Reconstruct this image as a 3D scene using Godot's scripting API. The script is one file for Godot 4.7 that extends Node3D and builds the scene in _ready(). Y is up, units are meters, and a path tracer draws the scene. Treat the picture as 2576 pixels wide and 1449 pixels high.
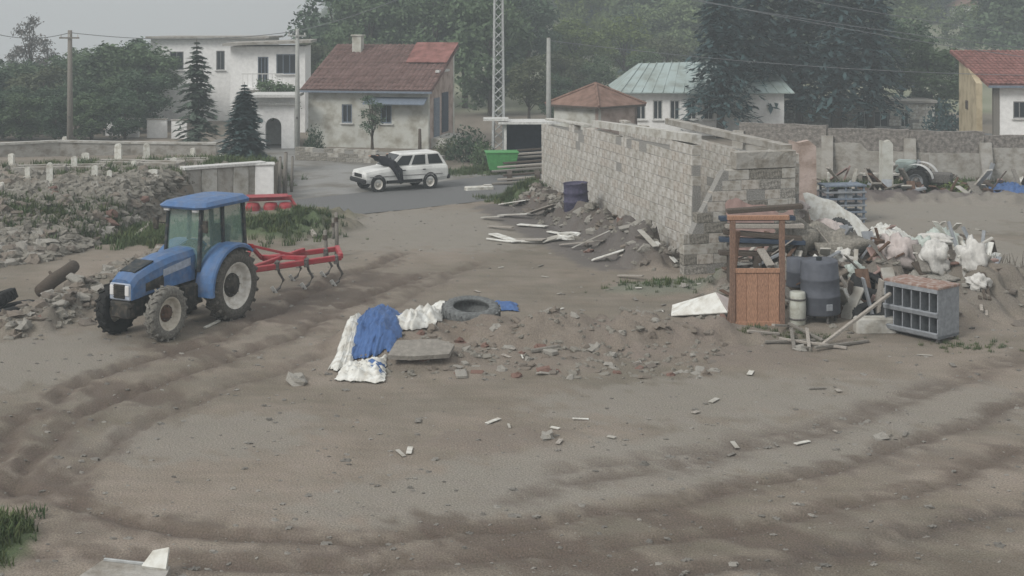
extends Node3D
# A dusty farmyard seen from a house wall: tractor, road with an estate car, ruined block shed, scrap, houses and trees behind.

const FOCAL := 3300.0      # focal length in photograph pixels (photograph taken as 2576 pixels wide)
const EYE := 6.3           # camera height
const MID := 1288.0
const HORIZON := 60.0

var rng := RandomNumberGenerator.new()
var mats := {}
var tex := {}
var taken := {}
var gx := PackedFloat32Array()
var gz := PackedFloat32Array()
var gh := PackedFloat32Array()
var gr := PackedFloat32Array()
var gg := PackedFloat32Array()
var gb := PackedFloat32Array()
var gn := 0
var gm := 0
const GX0 := -24.0
const GX1 := 24.0
const GZ0 := 64.0          # distances
const GZ1 := 12.0
const CELL := 0.125
var gi0 := 0
var gk0 := 0
var fine := FastNoiseLite.new()
var broad := FastNoiseLite.new()

# a photograph pixel on a level h above the yard
func on(x: float, y: float, h := 0.0) -> Vector3:
	var d := FOCAL * (EYE - h) / (y - HORIZON)
	return Vector3((x - MID) * d / FOCAL, h, -d)

# a photograph pixel at a known distance
func at(x: float, y: float, d: float) -> Vector3:
	return Vector3((x - MID) * d / FOCAL, EYE - (y - HORIZON) * d / FOCAL, -d)

func lin(r: float, g: float, b: float) -> Color:
	return Color(r, g, b).linear_to_srgb()

class MB:
	var st := SurfaceTool.new()
	func _init(flat := true):
		st.begin(Mesh.PRIMITIVE_TRIANGLES)
		st.set_smooth_group(-1 if flat else 0)
	func tri(a: Vector3, b: Vector3, c: Vector3):
		st.add_vertex(a); st.add_vertex(c); st.add_vertex(b)
	func quad(a: Vector3, b: Vector3, c: Vector3, d: Vector3):
		tri(a, b, c); tri(a, c, d)
	func box(c: Vector3, s: Vector3, b := Basis()):
		var h := s * 0.5
		var p := []
		for i in 8:
			p.append(c + b * Vector3(h.x if i & 1 else -h.x, h.y if i & 2 else -h.y, h.z if i & 4 else -h.z))
		quad(p[0], p[2], p[3], p[1]); quad(p[4], p[5], p[7], p[6])
		quad(p[0], p[4], p[6], p[2]); quad(p[1], p[3], p[7], p[5])
		quad(p[0], p[1], p[5], p[4]); quad(p[2], p[6], p[7], p[3])
	func cbox(c: Vector3, s: Vector3, e := 0.01, b := Basis()):
		var h := s * 0.5
		var k := h - Vector3.ONE * minf(e, minf(h.x, minf(h.y, h.z)) * 0.9)
		var f := func(i: int, ax: int) -> Vector3:
			var v := Vector3(k.x if i & 1 else -k.x, k.y if i & 2 else -k.y, k.z if i & 4 else -k.z)
			v[ax] = h[ax] if i & (1 << ax) else -h[ax]
			return c + b * v
		for q in [[0, 2, 3, 1, 2], [4, 5, 7, 6, 2], [0, 4, 6, 2, 0], [1, 3, 7, 5, 0], [0, 1, 5, 4, 1], [2, 6, 7, 3, 1]]:
			quad(f.call(q[0], q[4]), f.call(q[1], q[4]), f.call(q[2], q[4]), f.call(q[3], q[4]))
		for e2 in [[0, 1, 1, 2], [2, 3, 2, 1], [4, 5, 2, 1], [6, 7, 1, 2], [0, 2, 2, 0], [1, 3, 0, 2], [4, 6, 0, 2], [5, 7, 2, 0], [0, 4, 0, 1], [1, 5, 1, 0], [2, 6, 1, 0], [3, 7, 0, 1]]:
			quad(f.call(e2[0], e2[2]), f.call(e2[1], e2[2]), f.call(e2[1], e2[3]), f.call(e2[0], e2[3]))
		for i in 8:
			tri(f.call(i, 0), f.call(i, 1), f.call(i, 2))
	func ring(c: Vector3, ax: Vector3, r: float, n: int) -> Array:
		var u := ax.cross(Vector3.UP if absf(ax.y) < 0.9 else Vector3.RIGHT).normalized()
		var v := ax.cross(u).normalized()
		var out := []
		for i in n:
			var t := TAU * i / n
			out.append(c + (u * cos(t) + v * sin(t)) * r)
		return out
	func band(p: Array, q: Array, closed := true):
		var n := p.size()
		for i in (n if closed else n - 1):
			var j := (i + 1) % n
			quad(p[i], p[j], q[j], q[i])
	func fan(p: Array, flip := false):
		var c := Vector3.ZERO
		for v in p: c += v
		c /= p.size()
		for i in p.size():
			var j := (i + 1) % p.size()
			if flip: tri(c, p[j], p[i])
			else: tri(c, p[i], p[j])
	func cyl(a: Vector3, b: Vector3, r0: float, r1: float, n := 10, caps := true):
		var ax := (b - a).normalized()
		var p := ring(a, ax, r0, n)
		var q := ring(b, ax, r1, n)
		band(p, q)
		if caps:
			fan(p, true); fan(q)
	func tube(pts: Array, r: float, n := 7, r1 := -1.0):
		var last := []
		for i in pts.size():
			var ax: Vector3 = (pts[mini(i + 1, pts.size() - 1)] - pts[maxi(i - 1, 0)]).normalized()
			var rr := r if r1 < 0 else lerpf(r, r1, float(i) / maxf(1, pts.size() - 1))
			var p := ring(pts[i], ax, rr, n)
			if i > 0: band(last, p)
			else: fan(p, true)
			last = p
		fan(last)
	# polygon in the x-y plane, extruded by depth along z, placed by xf
	func prism(poly: Array, depth: float, xf := Transform3D()):
		var pg := PackedVector2Array(poly)
		if Geometry2D.is_polygon_clockwise(pg): pg.reverse()
		var ix := Geometry2D.triangulate_polygon(pg)
		var z := depth * 0.5
		for i in range(0, ix.size(), 3):
			var a := pg[ix[i]]; var b := pg[ix[i + 1]]; var c := pg[ix[i + 2]]
			if (b - a).cross(c - a) < 0:
				var t := b; b = c; c = t
			tri(xf * Vector3(a.x, a.y, z), xf * Vector3(b.x, b.y, z), xf * Vector3(c.x, c.y, z))
			tri(xf * Vector3(a.x, a.y, -z), xf * Vector3(c.x, c.y, -z), xf * Vector3(b.x, b.y, -z))
		for i in pg.size():
			var a := pg[i]; var b := pg[(i + 1) % pg.size()]
			quad(xf * Vector3(a.x, a.y, -z), xf * Vector3(b.x, b.y, -z), xf * Vector3(b.x, b.y, z), xf * Vector3(a.x, a.y, z))
	# profile of (radius, height) turned about the y axis
	func lathe(prof: Array, n: int, xf := Transform3D()):
		var last := []
		for k in prof.size():
			var p := []
			for i in n:
				var t := -TAU * i / n
				p.append(xf * Vector3(cos(t) * prof[k].x, prof[k].y, sin(t) * prof[k].x))
			if k > 0: band(last, p)
			last = p
	func loft(rings: Array, caps := true):
		for i in range(1, rings.size()):
			band(rings[i - 1], rings[i])
		if caps:
			fan(rings[0], true); fan(rings[-1])
	func done() -> ArrayMesh:
		st.generate_normals()
		return st.commit()

func obj(called: String, mesh: Mesh, m: Material, parent: Node = self) -> MeshInstance3D:
	var o := MeshInstance3D.new()
	o.name = numbered(called) if parent == self else called
	o.mesh = mesh
	o.material_override = m
	parent.add_child(o, true)
	return o

func numbered(called: String) -> String:
	var n: int = taken.get(called, 0)
	taken[called] = n + 1
	return called if n == 0 else "%s_%03d" % [called, n]

func tag(o: Node, label: String, category: String, group := "", kind := "") -> Node:
	if label != "": o.set_meta("label", label)
	if category != "": o.set_meta("category", category)
	if group != "": o.set_meta("group", group)
	if kind != "": o.set_meta("kind", kind)
	return o

func thing(called: String, label: String, category: String, where: Vector3, turn := 0.0, group := "") -> Node3D:
	var o := Node3D.new()
	o.name = numbered(called)
	add_child(o)
	o.position = where
	o.rotation.y = turn
	tag(o, label, category, group)
	return o

func struct(called: String, mesh: Mesh, m: Material) -> MeshInstance3D:
	var o := obj(called, mesh, m)
	o.set_meta("kind", "structure")
	return o

# turn that takes local +x along the level direction d
func facing(d: Vector3) -> float:
	return atan2(-d.z, d.x)

# ---------------------------------------------------------------- textures and materials
func noise_tex(key: String, seed_: int, freq: float, lo: float, hi: float, side := 512, oct := 5, kind := FastNoiseLite.TYPE_SIMPLEX_SMOOTH) -> void:
	var n := FastNoiseLite.new()
	n.seed = seed_; n.frequency = freq; n.noise_type = kind
	n.fractal_type = FastNoiseLite.FRACTAL_FBM; n.fractal_octaves = oct; n.fractal_gain = 0.6
	var t := NoiseTexture2D.new()
	t.width = side; t.height = side; t.seamless = true; t.noise = n; t.generate_mipmaps = false
	var g := Gradient.new()
	g.set_color(0, Color(lo, lo, lo)); g.set_color(1, Color(hi, hi, hi))
	t.color_ramp = g
	tex[key] = t

func ramp_tex(key: String, seed_: int, freq: float, stops: Array, side := 512, oct := 5) -> void:
	noise_tex(key, seed_, freq, 0, 1, side, oct)
	var g := Gradient.new()
	var offs := PackedFloat32Array()
	var cols := PackedColorArray()
	for s in stops:
		offs.append(s[0]); cols.append(s[1])
	g.offsets = offs; g.colors = cols
	tex[key].color_ramp = g

func normal_tex(key: String, seed_: int, freq: float, bump: float, side := 512, oct := 5) -> void:
	noise_tex(key, seed_, freq, 0, 1, side, oct)
	tex[key].color_ramp = null
	tex[key].as_normal_map = true
	tex[key].bump_strength = bump

func mat(key: String, c: Color, rough := 0.9, t := "mottle", sc := Vector3.ONE, bump := "", bs := 1.0, metal := 0.0) -> StandardMaterial3D:
	if mats.has(key): return mats[key]
	var m := StandardMaterial3D.new()
	m.resource_name = key
	m.albedo_color = c
	m.roughness = rough
	m.metallic = metal
	m.metallic_specular = 0.35
	m.uv1_triplanar = true
	m.uv1_scale = sc
	if t != "": m.albedo_texture = tex[t]
	if bump != "":
		m.normal_enabled = true
		m.normal_texture = tex[bump]
		m.normal_scale = bs
	mats[key] = m
	return m

func make_materials() -> void:
	noise_tex("mottle", 3, 0.012, 0.78, 1.0)
	noise_tex("paint", 4, 0.02, 0.9, 1.0)
	noise_tex("fine", 5, 0.05, 0.55, 1.0)
	noise_tex("worn", 7, 0.02, 0.55, 1.05)
	noise_tex("gravel", 9, 0.07, 0.66, 1.08, 1024, 4)
	noise_tex("streak", 11, 0.02, 0.6, 1.0, 512, 4)
	ramp_tex("rust", 13, 0.012, [[0.0, Color(0.72, 0.55, 0.49)], [0.45, Color(0.8, 0.69, 0.64)], [0.7, Color(0.93, 0.9, 0.88)], [1.0, Color(1, 1, 1)]])
	ramp_tex("stained", 17, 0.008, [[0.0, Color(0.74, 0.71, 0.67)], [0.35, Color(0.86, 0.845, 0.82)], [0.6, Color(0.96, 0.955, 0.945)], [1.0, Color(1, 1, 1)]])
	ramp_tex("tiles", 19, 0.01, [[0.0, Color(0.55, 0.5, 0.48)], [0.45, Color(0.8, 0.76, 0.74)], [1.0, Color(1, 1, 1)]])
	ramp_tex("dust", 27, 0.03, [[0.0, Color(0.5, 0.46, 0.4)], [1.0, Color(0.6, 0.56, 0.5)]], 128)
	ramp_tex("dust_mask", 29, 0.006, [[0.0, Color(0.42, 0.42, 0.42)], [0.4, Color(0.16, 0.16, 0.16)], [0.6, Color(0.06, 0.06, 0.06)], [1.0, Color(0.0, 0.0, 0.0)]], 512, 6)
	normal_tex("bumpy", 21, 0.03, 6.0)
	normal_tex("crumpled", 23, 0.008, 6.0, 512, 3)
	normal_tex("grit", 25, 0.06, 5.0, 1024, 4)
	mat("concrete", lin(0.36, 0.35, 0.33), 0.95, "stained", Vector3.ONE * 0.35, "bumpy", 0.6)
	mat("pale_concrete", lin(0.5, 0.5, 0.48), 0.9, "stained", Vector3.ONE * 0.4, "bumpy", 0.4)
	mat("yard_stone", lin(0.31, 0.285, 0.26), 0.95, "worn", Vector3.ONE * 0.5, "bumpy", 1.2)
	mat("mortar", lin(0.43, 0.42, 0.395), 0.95, "fine", Vector3.ONE * 1.2, "bumpy", 0.8)
	for k in 5:
		var v: Array = [[0.49, 0.48, 0.46], [0.45, 0.44, 0.415], [0.52, 0.51, 0.49], [0.41, 0.4, 0.375], [0.47, 0.445, 0.415]][k]
		mat("block%d" % k, lin(v[0], v[1], v[2]), 0.95, "stained", Vector3.ONE * (0.7 + 0.13 * k), "bumpy", 0.45)
	for k in 4:
		var v: Array = [[0.33, 0.31, 0.27], [0.25, 0.22, 0.19], [0.43, 0.41, 0.37], [0.29, 0.25, 0.21]][k]
		mat("stone%d" % k, lin(v[0], v[1], v[2]), 0.95, "worn", Vector3.ONE * 0.9, "bumpy", 1.0)
	mat("white_wall", lin(0.86, 0.86, 0.85), 0.9, "paint", Vector3.ONE * 0.3)
	mat("plaster", lin(0.52, 0.53, 0.5), 0.95, "stained", Vector3.ONE * 0.22, "bumpy", 0.3)
	mat("pink_plaster", lin(0.44, 0.36, 0.33), 0.95, "stained", Vector3.ONE * 0.25, "bumpy", 0.4)
	mat("yellow_plaster", lin(0.5, 0.43, 0.3), 0.95, "stained", Vector3.ONE * 0.2)
	mat("red_tiles", lin(0.34, 0.17, 0.155), 0.9, "tiles", Vector3.ONE * 0.25, "bumpy", 0.4)
	mat("old_tiles", lin(0.25, 0.168, 0.155), 0.9, "tiles", Vector3.ONE * 0.25, "bumpy", 0.4)
	mat("hut_roof", lin(0.32, 0.22, 0.18), 0.9, "tiles", Vector3.ONE * 0.3, "bumpy", 0.4)
	mat("teal_sheet", lin(0.36, 0.44, 0.44), 0.6, "stained", Vector3.ONE * 0.15)
	mat("dark_glass", lin(0.025, 0.03, 0.035), 0.12, "")
	mat("frame_white", lin(0.7, 0.7, 0.68), 0.6, "mottle", Vector3.ONE)
	mat("blue_grey", lin(0.2, 0.24, 0.3), 0.7, "mottle", Vector3.ONE)
	mat("shelter_blue", lin(0.045, 0.065, 0.1), 0.7, "mottle", Vector3.ONE * 0.5)
	mat("wood", lin(0.3, 0.22, 0.15), 0.9, "streak", Vector3(1.2, 9, 1.2))
	mat("grey_wood", lin(0.3, 0.28, 0.25), 0.95, "streak", Vector3(1.2, 7, 1.2), "bumpy", 0.5)
	mat("dark_wood", lin(0.13, 0.105, 0.085), 0.95, "streak", Vector3(1.5, 6, 1.5), "bumpy", 0.6)
	mat("pale_wood", lin(0.5, 0.46, 0.41), 0.9, "streak", Vector3(1.5, 7, 1.5), "bumpy", 0.4)
	mat("orange_wood", lin(0.56, 0.32, 0.21), 0.65, "streak", Vector3(5.0, 0.7, 5.0))
	mat("orange_wood_dark", lin(0.52, 0.295, 0.195), 0.65, "streak", Vector3(6.0, 0.9, 6.0))
	mat("brown_frame", lin(0.3, 0.19, 0.14), 0.8, "streak", Vector3(5.0, 1.0, 5.0))
	mat("rubber", lin(0.028, 0.028, 0.028), 0.85, "worn", Vector3.ONE * 1.5, "bumpy", 0.5)
	mat("dusty_rubber", lin(0.145, 0.136, 0.12), 0.95, "worn", Vector3.ONE * 1.5, "bumpy", 0.5)
	mat("grey_tyre", lin(0.2, 0.21, 0.21), 0.9, "worn", Vector3.ONE * 1.0, "bumpy", 0.5)
	mat("old_rubber", lin(0.12, 0.125, 0.125), 0.9, "worn", Vector3.ONE * 1.2, "bumpy", 0.5)
	mat("tractor_blue", lin(0.075, 0.18, 0.39), 0.38, "mottle", Vector3.ONE * 0.8)
	mat("tractor_dark", lin(0.018, 0.035, 0.05), 0.7, "worn", Vector3.ONE * 1.5)
	mat("tractor_black", lin(0.02, 0.022, 0.024), 0.75, "worn", Vector3.ONE * 1.5)
	mat("decal", lin(0.42, 0.47, 0.56), 0.5, "mottle", Vector3.ONE)
	mat("rim_white", lin(0.7, 0.69, 0.66), 0.6, "stained", Vector3.ONE * 1.2)
	mat("rim_beige", lin(0.58, 0.55, 0.49), 0.7, "stained", Vector3.ONE * 1.2)
	mat("plough_red", lin(0.42, 0.03, 0.05), 0.5, "mottle", Vector3.ONE * 1.2)
	mat("steel", lin(0.2, 0.19, 0.18), 0.55, "worn", Vector3.ONE * 1.5, "", 1.0, 0.4)
	mat("bright_steel", lin(0.5, 0.5, 0.48), 0.45, "mottle", Vector3.ONE * 1.5, "", 1.0, 0.5)
	mat("car_white", lin(0.8, 0.81, 0.79), 0.3, "mottle", Vector3.ONE * 0.15)
	mat("car_black", lin(0.02, 0.02, 0.022), 0.7, "")
	mat("car_glass", lin(0.018, 0.022, 0.025), 0.08, "")
	mat("car_grey", lin(0.28, 0.28, 0.28), 0.5, "mottle")
	mat("lamp_clear", lin(0.6, 0.6, 0.6), 0.15, "")
	mat("lamp_red", lin(0.35, 0.02, 0.02), 0.25, "")
	mat("dark_cloth", lin(0.022, 0.022, 0.03), 0.95, "fine", Vector3.ONE * 2)
	mat("skin", lin(0.42, 0.26, 0.19), 0.7, "")
	mat("hair", lin(0.015, 0.012, 0.01), 0.8, "")
	mat("tarp_blue", lin(0.075, 0.155, 0.36), 0.55, "mottle", Vector3.ONE * 1.2, "crumpled", 0.9)
	mat("slab_stone", lin(0.3, 0.28, 0.25), 0.95, "mottle", Vector3.ONE * 0.8, "bumpy", 1.0)
	mat("tarp_white", lin(0.72, 0.735, 0.72), 0.7, "stained", Vector3.ONE * 0.8, "crumpled", 0.9)
	mat("sack", lin(0.68, 0.67, 0.64), 0.85, "mottle", Vector3.ONE * 0.5, "crumpled", 0.5)
	mat("sack_green", lin(0.52, 0.58, 0.54), 0.85, "mottle", Vector3.ONE * 0.5, "crumpled", 0.5)
	mat("sack_pink", lin(0.56, 0.5, 0.48), 0.85, "mottle", Vector3.ONE * 0.5, "crumpled", 0.5)
	mat("cabinet_grey", lin(0.3, 0.32, 0.345), 0.6, "mottle", Vector3.ONE * 1.0)
	mat("cabinet_rust", lin(0.4, 0.37, 0.355), 0.85, "rust", Vector3.ONE * 0.9)
	mat("tank_grey", lin(0.11, 0.12, 0.145), 0.6, "mottle", Vector3.ONE * 0.8)
	mat("drum_violet", lin(0.09, 0.085, 0.15), 0.6, "worn", Vector3.ONE * 1.0)
	mat("drum_pale", lin(0.48, 0.5, 0.46), 0.8, "stained", Vector3.ONE * 0.9)
	mat("rust_sheet", lin(0.36, 0.25, 0.225), 0.9, "mottle", Vector3.ONE * 0.5)
	mat("muddy_rubber", lin(0.25, 0.24, 0.215), 0.95, "worn", Vector3.ONE * 1.5, "bumpy", 0.5)
	mat("wood_far", lin(0.17, 0.225, 0.11), 0.9, "mottle", Vector3.ONE * 0.2)
	mat("wood_far_dark", lin(0.115, 0.165, 0.095), 0.9, "mottle", Vector3.ONE * 0.2)
	mat("brown_box", lin(0.16, 0.1, 0.07), 0.9, "worn", Vector3.ONE * 0.9)
	mat("black_plastic", lin(0.035, 0.042, 0.05), 0.6, "mottle", Vector3.ONE, "crumpled", 1.0)
	mat("bin_green", lin(0.1, 0.36, 0.12), 0.5, "mottle", Vector3.ONE * 0.7)
	mat("galvanised", lin(0.5, 0.52, 0.52), 0.5, "mottle", Vector3.ONE * 0.8, "", 1.0, 0.2)
	mat("pole_concrete", lin(0.42, 0.43, 0.41), 0.9, "mottle", Vector3.ONE * 0.7)
	mat("wire", lin(0.16, 0.17, 0.18), 0.7, "")
	mat("marble", lin(0.66, 0.67, 0.64), 0.6, "stained", Vector3.ONE * 0.8)
	mat("brick_red", lin(0.27, 0.17, 0.14), 0.95, "worn", Vector3.ONE * 1.3)
	mat("bark", lin(0.12, 0.095, 0.075), 0.95, "worn", Vector3(2, 0.5, 2), "bumpy", 1.0)
	for a in [["leaf_dull", 0.115, 0.17, 0.09], ["leaf_fresh", 0.15, 0.2, 0.06], ["leaf_deep", 0.085, 0.135, 0.08], ["leaf_olive", 0.12, 0.14, 0.08], ["needles", 0.052, 0.095, 0.1], ["needles_blue", 0.075, 0.12, 0.12], ["needles_pale", 0.12, 0.16, 0.125], ["bush", 0.05, 0.085, 0.05], ["twig_grey", 0.16, 0.15, 0.14]]:
		var m := mat(a[0], lin(a[1], a[2], a[3]), 0.8, "mottle", Vector3.ONE * 0.3)
		m.backlight_enabled = true
		m.backlight = lin(a[1] * 0.5, a[2] * 0.5, a[3] * 0.4)
	for k in ["tractor_blue", "plough_red", "tractor_dark", "tractor_black"]:
		var m: StandardMaterial3D = mats[k]
		m.detail_enabled = true
		m.detail_albedo = tex["dust"]
		m.detail_mask = tex["dust_mask"]
		m.detail_blend_mode = BaseMaterial3D.BLEND_MODE_MIX
		m.roughness = maxf(m.roughness, 0.5)
	for a in [["grass", 1.0, 1.0, 1.0], ["pebbles", 1, 1, 1]]:
		var m := mat(a[0], Color.WHITE, 0.95, "fine", Vector3.ONE * 2)
		m.vertex_color_use_as_albedo = true
	var g := mat("soil", Color.WHITE, 0.97, "gravel", Vector3.ONE * 0.37, "grit", 0.6)
	g.vertex_color_use_as_albedo = true
	mat("asphalt", lin(0.185, 0.187, 0.188), 0.9, "gravel", Vector3.ONE * 0.3, "grit", 0.5)
	mat("worn_asphalt", lin(0.25, 0.25, 0.245), 0.92, "stained", Vector3.ONE * 0.08, "grit", 0.4)

# ---------------------------------------------------------------- ground
var terrace := PackedVector2Array([Vector2(-60, 16), Vector2(-22, 32.5), Vector2(-15.9, 39.3), Vector2(-13.4, 42.9), Vector2(-10.6, 46.0), Vector2(-8.7, 47.3), Vector2(-9.6, 56.0), Vector2(-11.0, 68.0), Vector2(-60, 70)])

func seg_dist(p: Vector2, a: Vector2, b: Vector2) -> float:
	return p.distance_to(Geometry2D.get_closest_point_to_segment(p, a, b))

func bank_height(x: float, d: float) -> float:
	if x > -3.0: return 0.0
	var p := Vector2(x, d)
	var inside := Geometry2D.is_point_in_polygon(p, terrace)
	var best := 1e9
	for i in range(0, terrace.size() - 2):
		best = minf(best, seg_dist(p, terrace[i], terrace[i + 1]))
	var top := clampf(1.3 - (d - 44.0) / 16.0, 0.0, 1.3)
	if inside:
		return top
	var w := lerpf(6.2, 0.12, smoothstep(-12.4, -10.7, x))
	if d > 46.5: w = 0.12
	return top * (1.0 - smoothstep(0.0, 1.0, clampf(best / w, 0, 1)))

func hill_height(x: float, d: float) -> float:
	if d < 92: return 0.0
	var m := smoothstep(-0.2, -0.08, x / d)
	return m * smoothstep(95, 360, d) * 38.0 - (1.0 - m) * smoothstep(92, 230, d) * 34.0

func cell_of(v: float, base: float, n0: int) -> int:
	return n0 + int(round((v - base) / CELL))

func stamp(x: float, d: float, rx: float, rd: float, ang: float, dh: float, c: Color, mix: float, ragged := 0.5) -> void:
	var r := maxf(rx, rd) * 1.2
	var i0 := maxi(gi0, cell_of(x - r, GX0, gi0))
	var i1 := mini(gi0 + int((GX1 - GX0) / CELL), cell_of(x + r, GX0, gi0))
	var k0 := maxi(gk0, cell_of(d - r, GZ1, gk0))
	var k1 := mini(gk0 + int((GZ0 - GZ1) / CELL), cell_of(d + r, GZ1, gk0))
	var ca := cos(ang); var sa := sin(ang)
	for k in range(k0, k1 + 1):
		var dz := gz[k] - d
		for i in range(i0, i1 + 1):
			var dx := gx[i] - x
			var u := (dx * ca + dz * sa) / rx
			var v := (-dx * sa + dz * ca) / rd
			var q := u * u + v * v
			if q > 1.44: continue
			q += ragged * fine.get_noise_2d(gx[i] * 90.0, gz[k] * 90.0)
			var t := clampf(1.0 - q, 0.0, 1.0)
			if t <= 0: continue
			t = t * t * (3 - 2 * t)
			var n := k * gn + i
			gh[n] += dh * t
			var m := mix * minf(1.0, t * 2.2)
			gr[n] = lerpf(gr[n], c.r, m); gg[n] = lerpf(gg[n], c.g, m); gb[n] = lerpf(gb[n], c.b, m)

# a rut: the wheel's groove with a raised, crumbled shoulder on either side
func rut(pts: Array, w: float, depth: float, c: Color, mix: float) -> void:
	for s in range(1, pts.size()):
		var a := on(pts[s - 1][0], pts[s - 1][1]); var b := on(pts[s][0], pts[s][1])
		var l := a.distance_to(b)
		var n := int(l / 0.3) + 1
		var dir := (b - a).normalized()
		var ang := atan2(-dir.z, dir.x)
		for i in n:
			var p := a.lerp(b, float(i) / n)
			var wob := fine.get_noise_2d(p.x * 20, p.z * 20) * 0.25
			var nx := -(-dir.z); var nd := dir.x
			p.x += nx * wob; p.z -= nd * wob
			stamp(p.x, -p.z, 0.42, w, ang, -depth, c, 0.0, 0.6)
			stamp(p.x, -p.z, 0.5, w * 2.1, ang, 0.0, c, mix * 0.38, 1.6)
			stamp(p.x, -p.z, 0.4, w * 0.6, ang, 0.0, Color(c.r * 0.8, c.g * 0.78, c.b * 0.78), mix * 0.45, 0.8)
			stamp(p.x + nx * w * 1.3, -p.z + nd * w * 1.3, 0.4, w * 0.5, ang, depth * 0.3, c, 0.0, 1.2)
			stamp(p.x - nx * w * 1.3, -p.z - nd * w * 1.3, 0.4, w * 0.5, ang, depth * 0.3, c, 0.0, 1.2)

func axis(lo: float, hi: float, most_lo: float, most_hi: float) -> PackedFloat32Array:
	var below := []
	var s := CELL; var v := lo
	while v > most_lo:
		s *= 1.22; v -= s; below.append(v)
	below.reverse()
	var out := PackedFloat32Array(below)
	var n := int(round((hi - lo) / CELL))
	for i in n + 1: out.append(lo + i * CELL)
	s = CELL; v = hi
	while v < most_hi:
		s *= 1.16; v += s; out.append(v)
	return out

func make_ground() -> void:
	fine.seed = 41; fine.frequency = 0.02; fine.fractal_octaves = 4
	broad.seed = 43; broad.frequency = 0.06; broad.fractal_octaves = 4
	gx = axis(GX0, GX1, -200.0, 240.0)
	gz = axis(GZ1, GZ0, -40.0, 380.0)
	gn = gx.size(); gm = gz.size()
	for i in gn:
		if absf(gx[i] - GX0) < 0.001: gi0 = i
	for k in gm:
		if absf(gz[k] - GZ1) < 0.001: gk0 = k
	var total := gn * gm
	gh.resize(total); gr.resize(total); gg.resize(total); gb.resize(total)
	for k in gm:
		var d := gz[k]
		for i in gn:
			var x := gx[i]
			var n := k * gn + i
			var a := broad.get_noise_2d(x * 2.0, d * 2.0)
			var b := fine.get_noise_2d(x * 30.0, d * 30.0)
			var c := broad.get_noise_2d(x * 12.0 + 70, d * 12.0)
			var e := fine.get_noise_2d(x * 150.0, d * 150.0)
			var s := fine.get_noise_2d(x * 26.0 + d * 9.0, d * 130.0)
			var h := 0.05 * a + 0.02 * c + 0.014 * b + 0.01 * e
			if x < -3 and d > 20 and d < 75: h += bank_height(x, d)
			h += hill_height(x, d)
			gh[n] = h
			var t := clampf(0.5 + 0.75 * a + 0.35 * c + 0.2 * e + 0.35 * s, 0, 1)
			gr[n] = lerpf(0.208, 0.318, t) + 0.03 * b
			gg[n] = lerpf(0.185, 0.272, t) + 0.03 * b
			gb[n] = lerpf(0.148, 0.226, t) + 0.03 * b
			if d > 95:
				gr[n] = lerpf(0.2, 0.36, t); gg[n] = lerpf(0.22, 0.36, t); gb[n] = lerpf(0.13, 0.27, t)
	var brown := Color(0.15, 0.12, 0.098)
	var dark := Color(0.115, 0.098, 0.088)
	var red := Color(0.25, 0.212, 0.178)
	var pale := Color(0.305, 0.282, 0.245)
	var green := Color(0.105, 0.15, 0.07)
	# paler, smoother spread of grit over the middle of the yard
	for s in [[1500, 1180, 3.0, 0.9], [1950, 1120, 3.2, 0.9], [2300, 1020, 2.6, 1.0], [1150, 1250, 2.6, 0.7], [2350, 640, 4.5, 2.2], [2560, 700, 4.0, 2.4], [1000, 590, 3.5, 2.2], [1150, 560, 2.5, 1.6], [950, 560, 2.6, 1.2], [1080, 545, 2.6, 1.2], [1180, 600, 2.6, 1.6], [1750, 1000, 3.2, 0.9], [90, 900, 2.2, 1.4], [500, 1100, 2.2, 0.8]]:
		var p := on(s[0], s[1])
		stamp(p.x, -p.z, s[2], s[3] * 1.7, 0.25, 0.0, pale, 0.75, 0.8)
	for s in [[1500, 870, 2.2, 0.9], [1720, 880, 1.9, 0.7], [1350, 900, 1.6, 0.8], [1900, 900, 1.6, 0.6], [1150, 900, 1.2, 0.6], [1250, 1110, 1.2, 0.5]]:
		var p := on(s[0], s[1])
		stamp(p.x, -p.z, s[2], s[3] * 1.5, 0.2, 0.05, red, 0.85, 0.9)
	for s in [[700, 790, 1.6, 0.9], [820, 745, 1.6, 1.0], [480, 880, 1.2, 0.5], [950, 705, 1.4, 0.9], [330, 985, 1.4, 0.5], [1400, 1380, 2.6, 0.4], [60, 1220, 1.2, 0.5], [1900, 1340, 2.2, 0.35]]:
		var p := on(s[0], s[1])
		stamp(p.x, -p.z, s[2], s[3] * 1.3, -0.5, -0.02, brown, 0.8, 0.9)
	rut([[1010, 640], [880, 690], [760, 745], [660, 800], [520, 862], [330, 915], [160, 985], [40, 1080], [-60, 1210]], 0.2, 0.04, brown, 0.85)
	rut([[1080, 690], [930, 745], [790, 815], [640, 880], [480, 930], [330, 985], [190, 1050], [80, 1140], [0, 1260]], 0.2, 0.035, brown, 0.8)
	rut([[1200, 660], [1000, 760], [800, 900], [600, 960], [400, 1040], [260, 1120], [160, 1230]], 0.2, 0.03, brown, 0.4)
	rut([[-60, 1200], [150, 1265], [500, 1345], [900, 1362], [1300, 1325], [1700, 1262], [2100, 1180], [2350, 1105], [2620, 990]], 0.17, 0.028, brown, 0.85)
	rut([[100, 1400], [500, 1425], [900, 1430], [1300, 1402], [1750, 1345], [2100, 1280], [2400, 1200], [2650, 1110]], 0.17, 0.025, brown, 0.75)
	rut([[900, 1490], [1500, 1465], [2000, 1400], [2350, 1330], [2650, 1250]], 0.16, 0.025, dark, 0.6)
	rut([[1300, 1250], [1700, 1170], [2000, 1100], [2300, 1010], [2600, 900]], 0.17, 0.018, brown, 0.5)
	rut([[1400, 1190], [1800, 1120], [2150, 1040], [2600, 880]], 0.16, 0.02, brown, 0.35)
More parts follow.
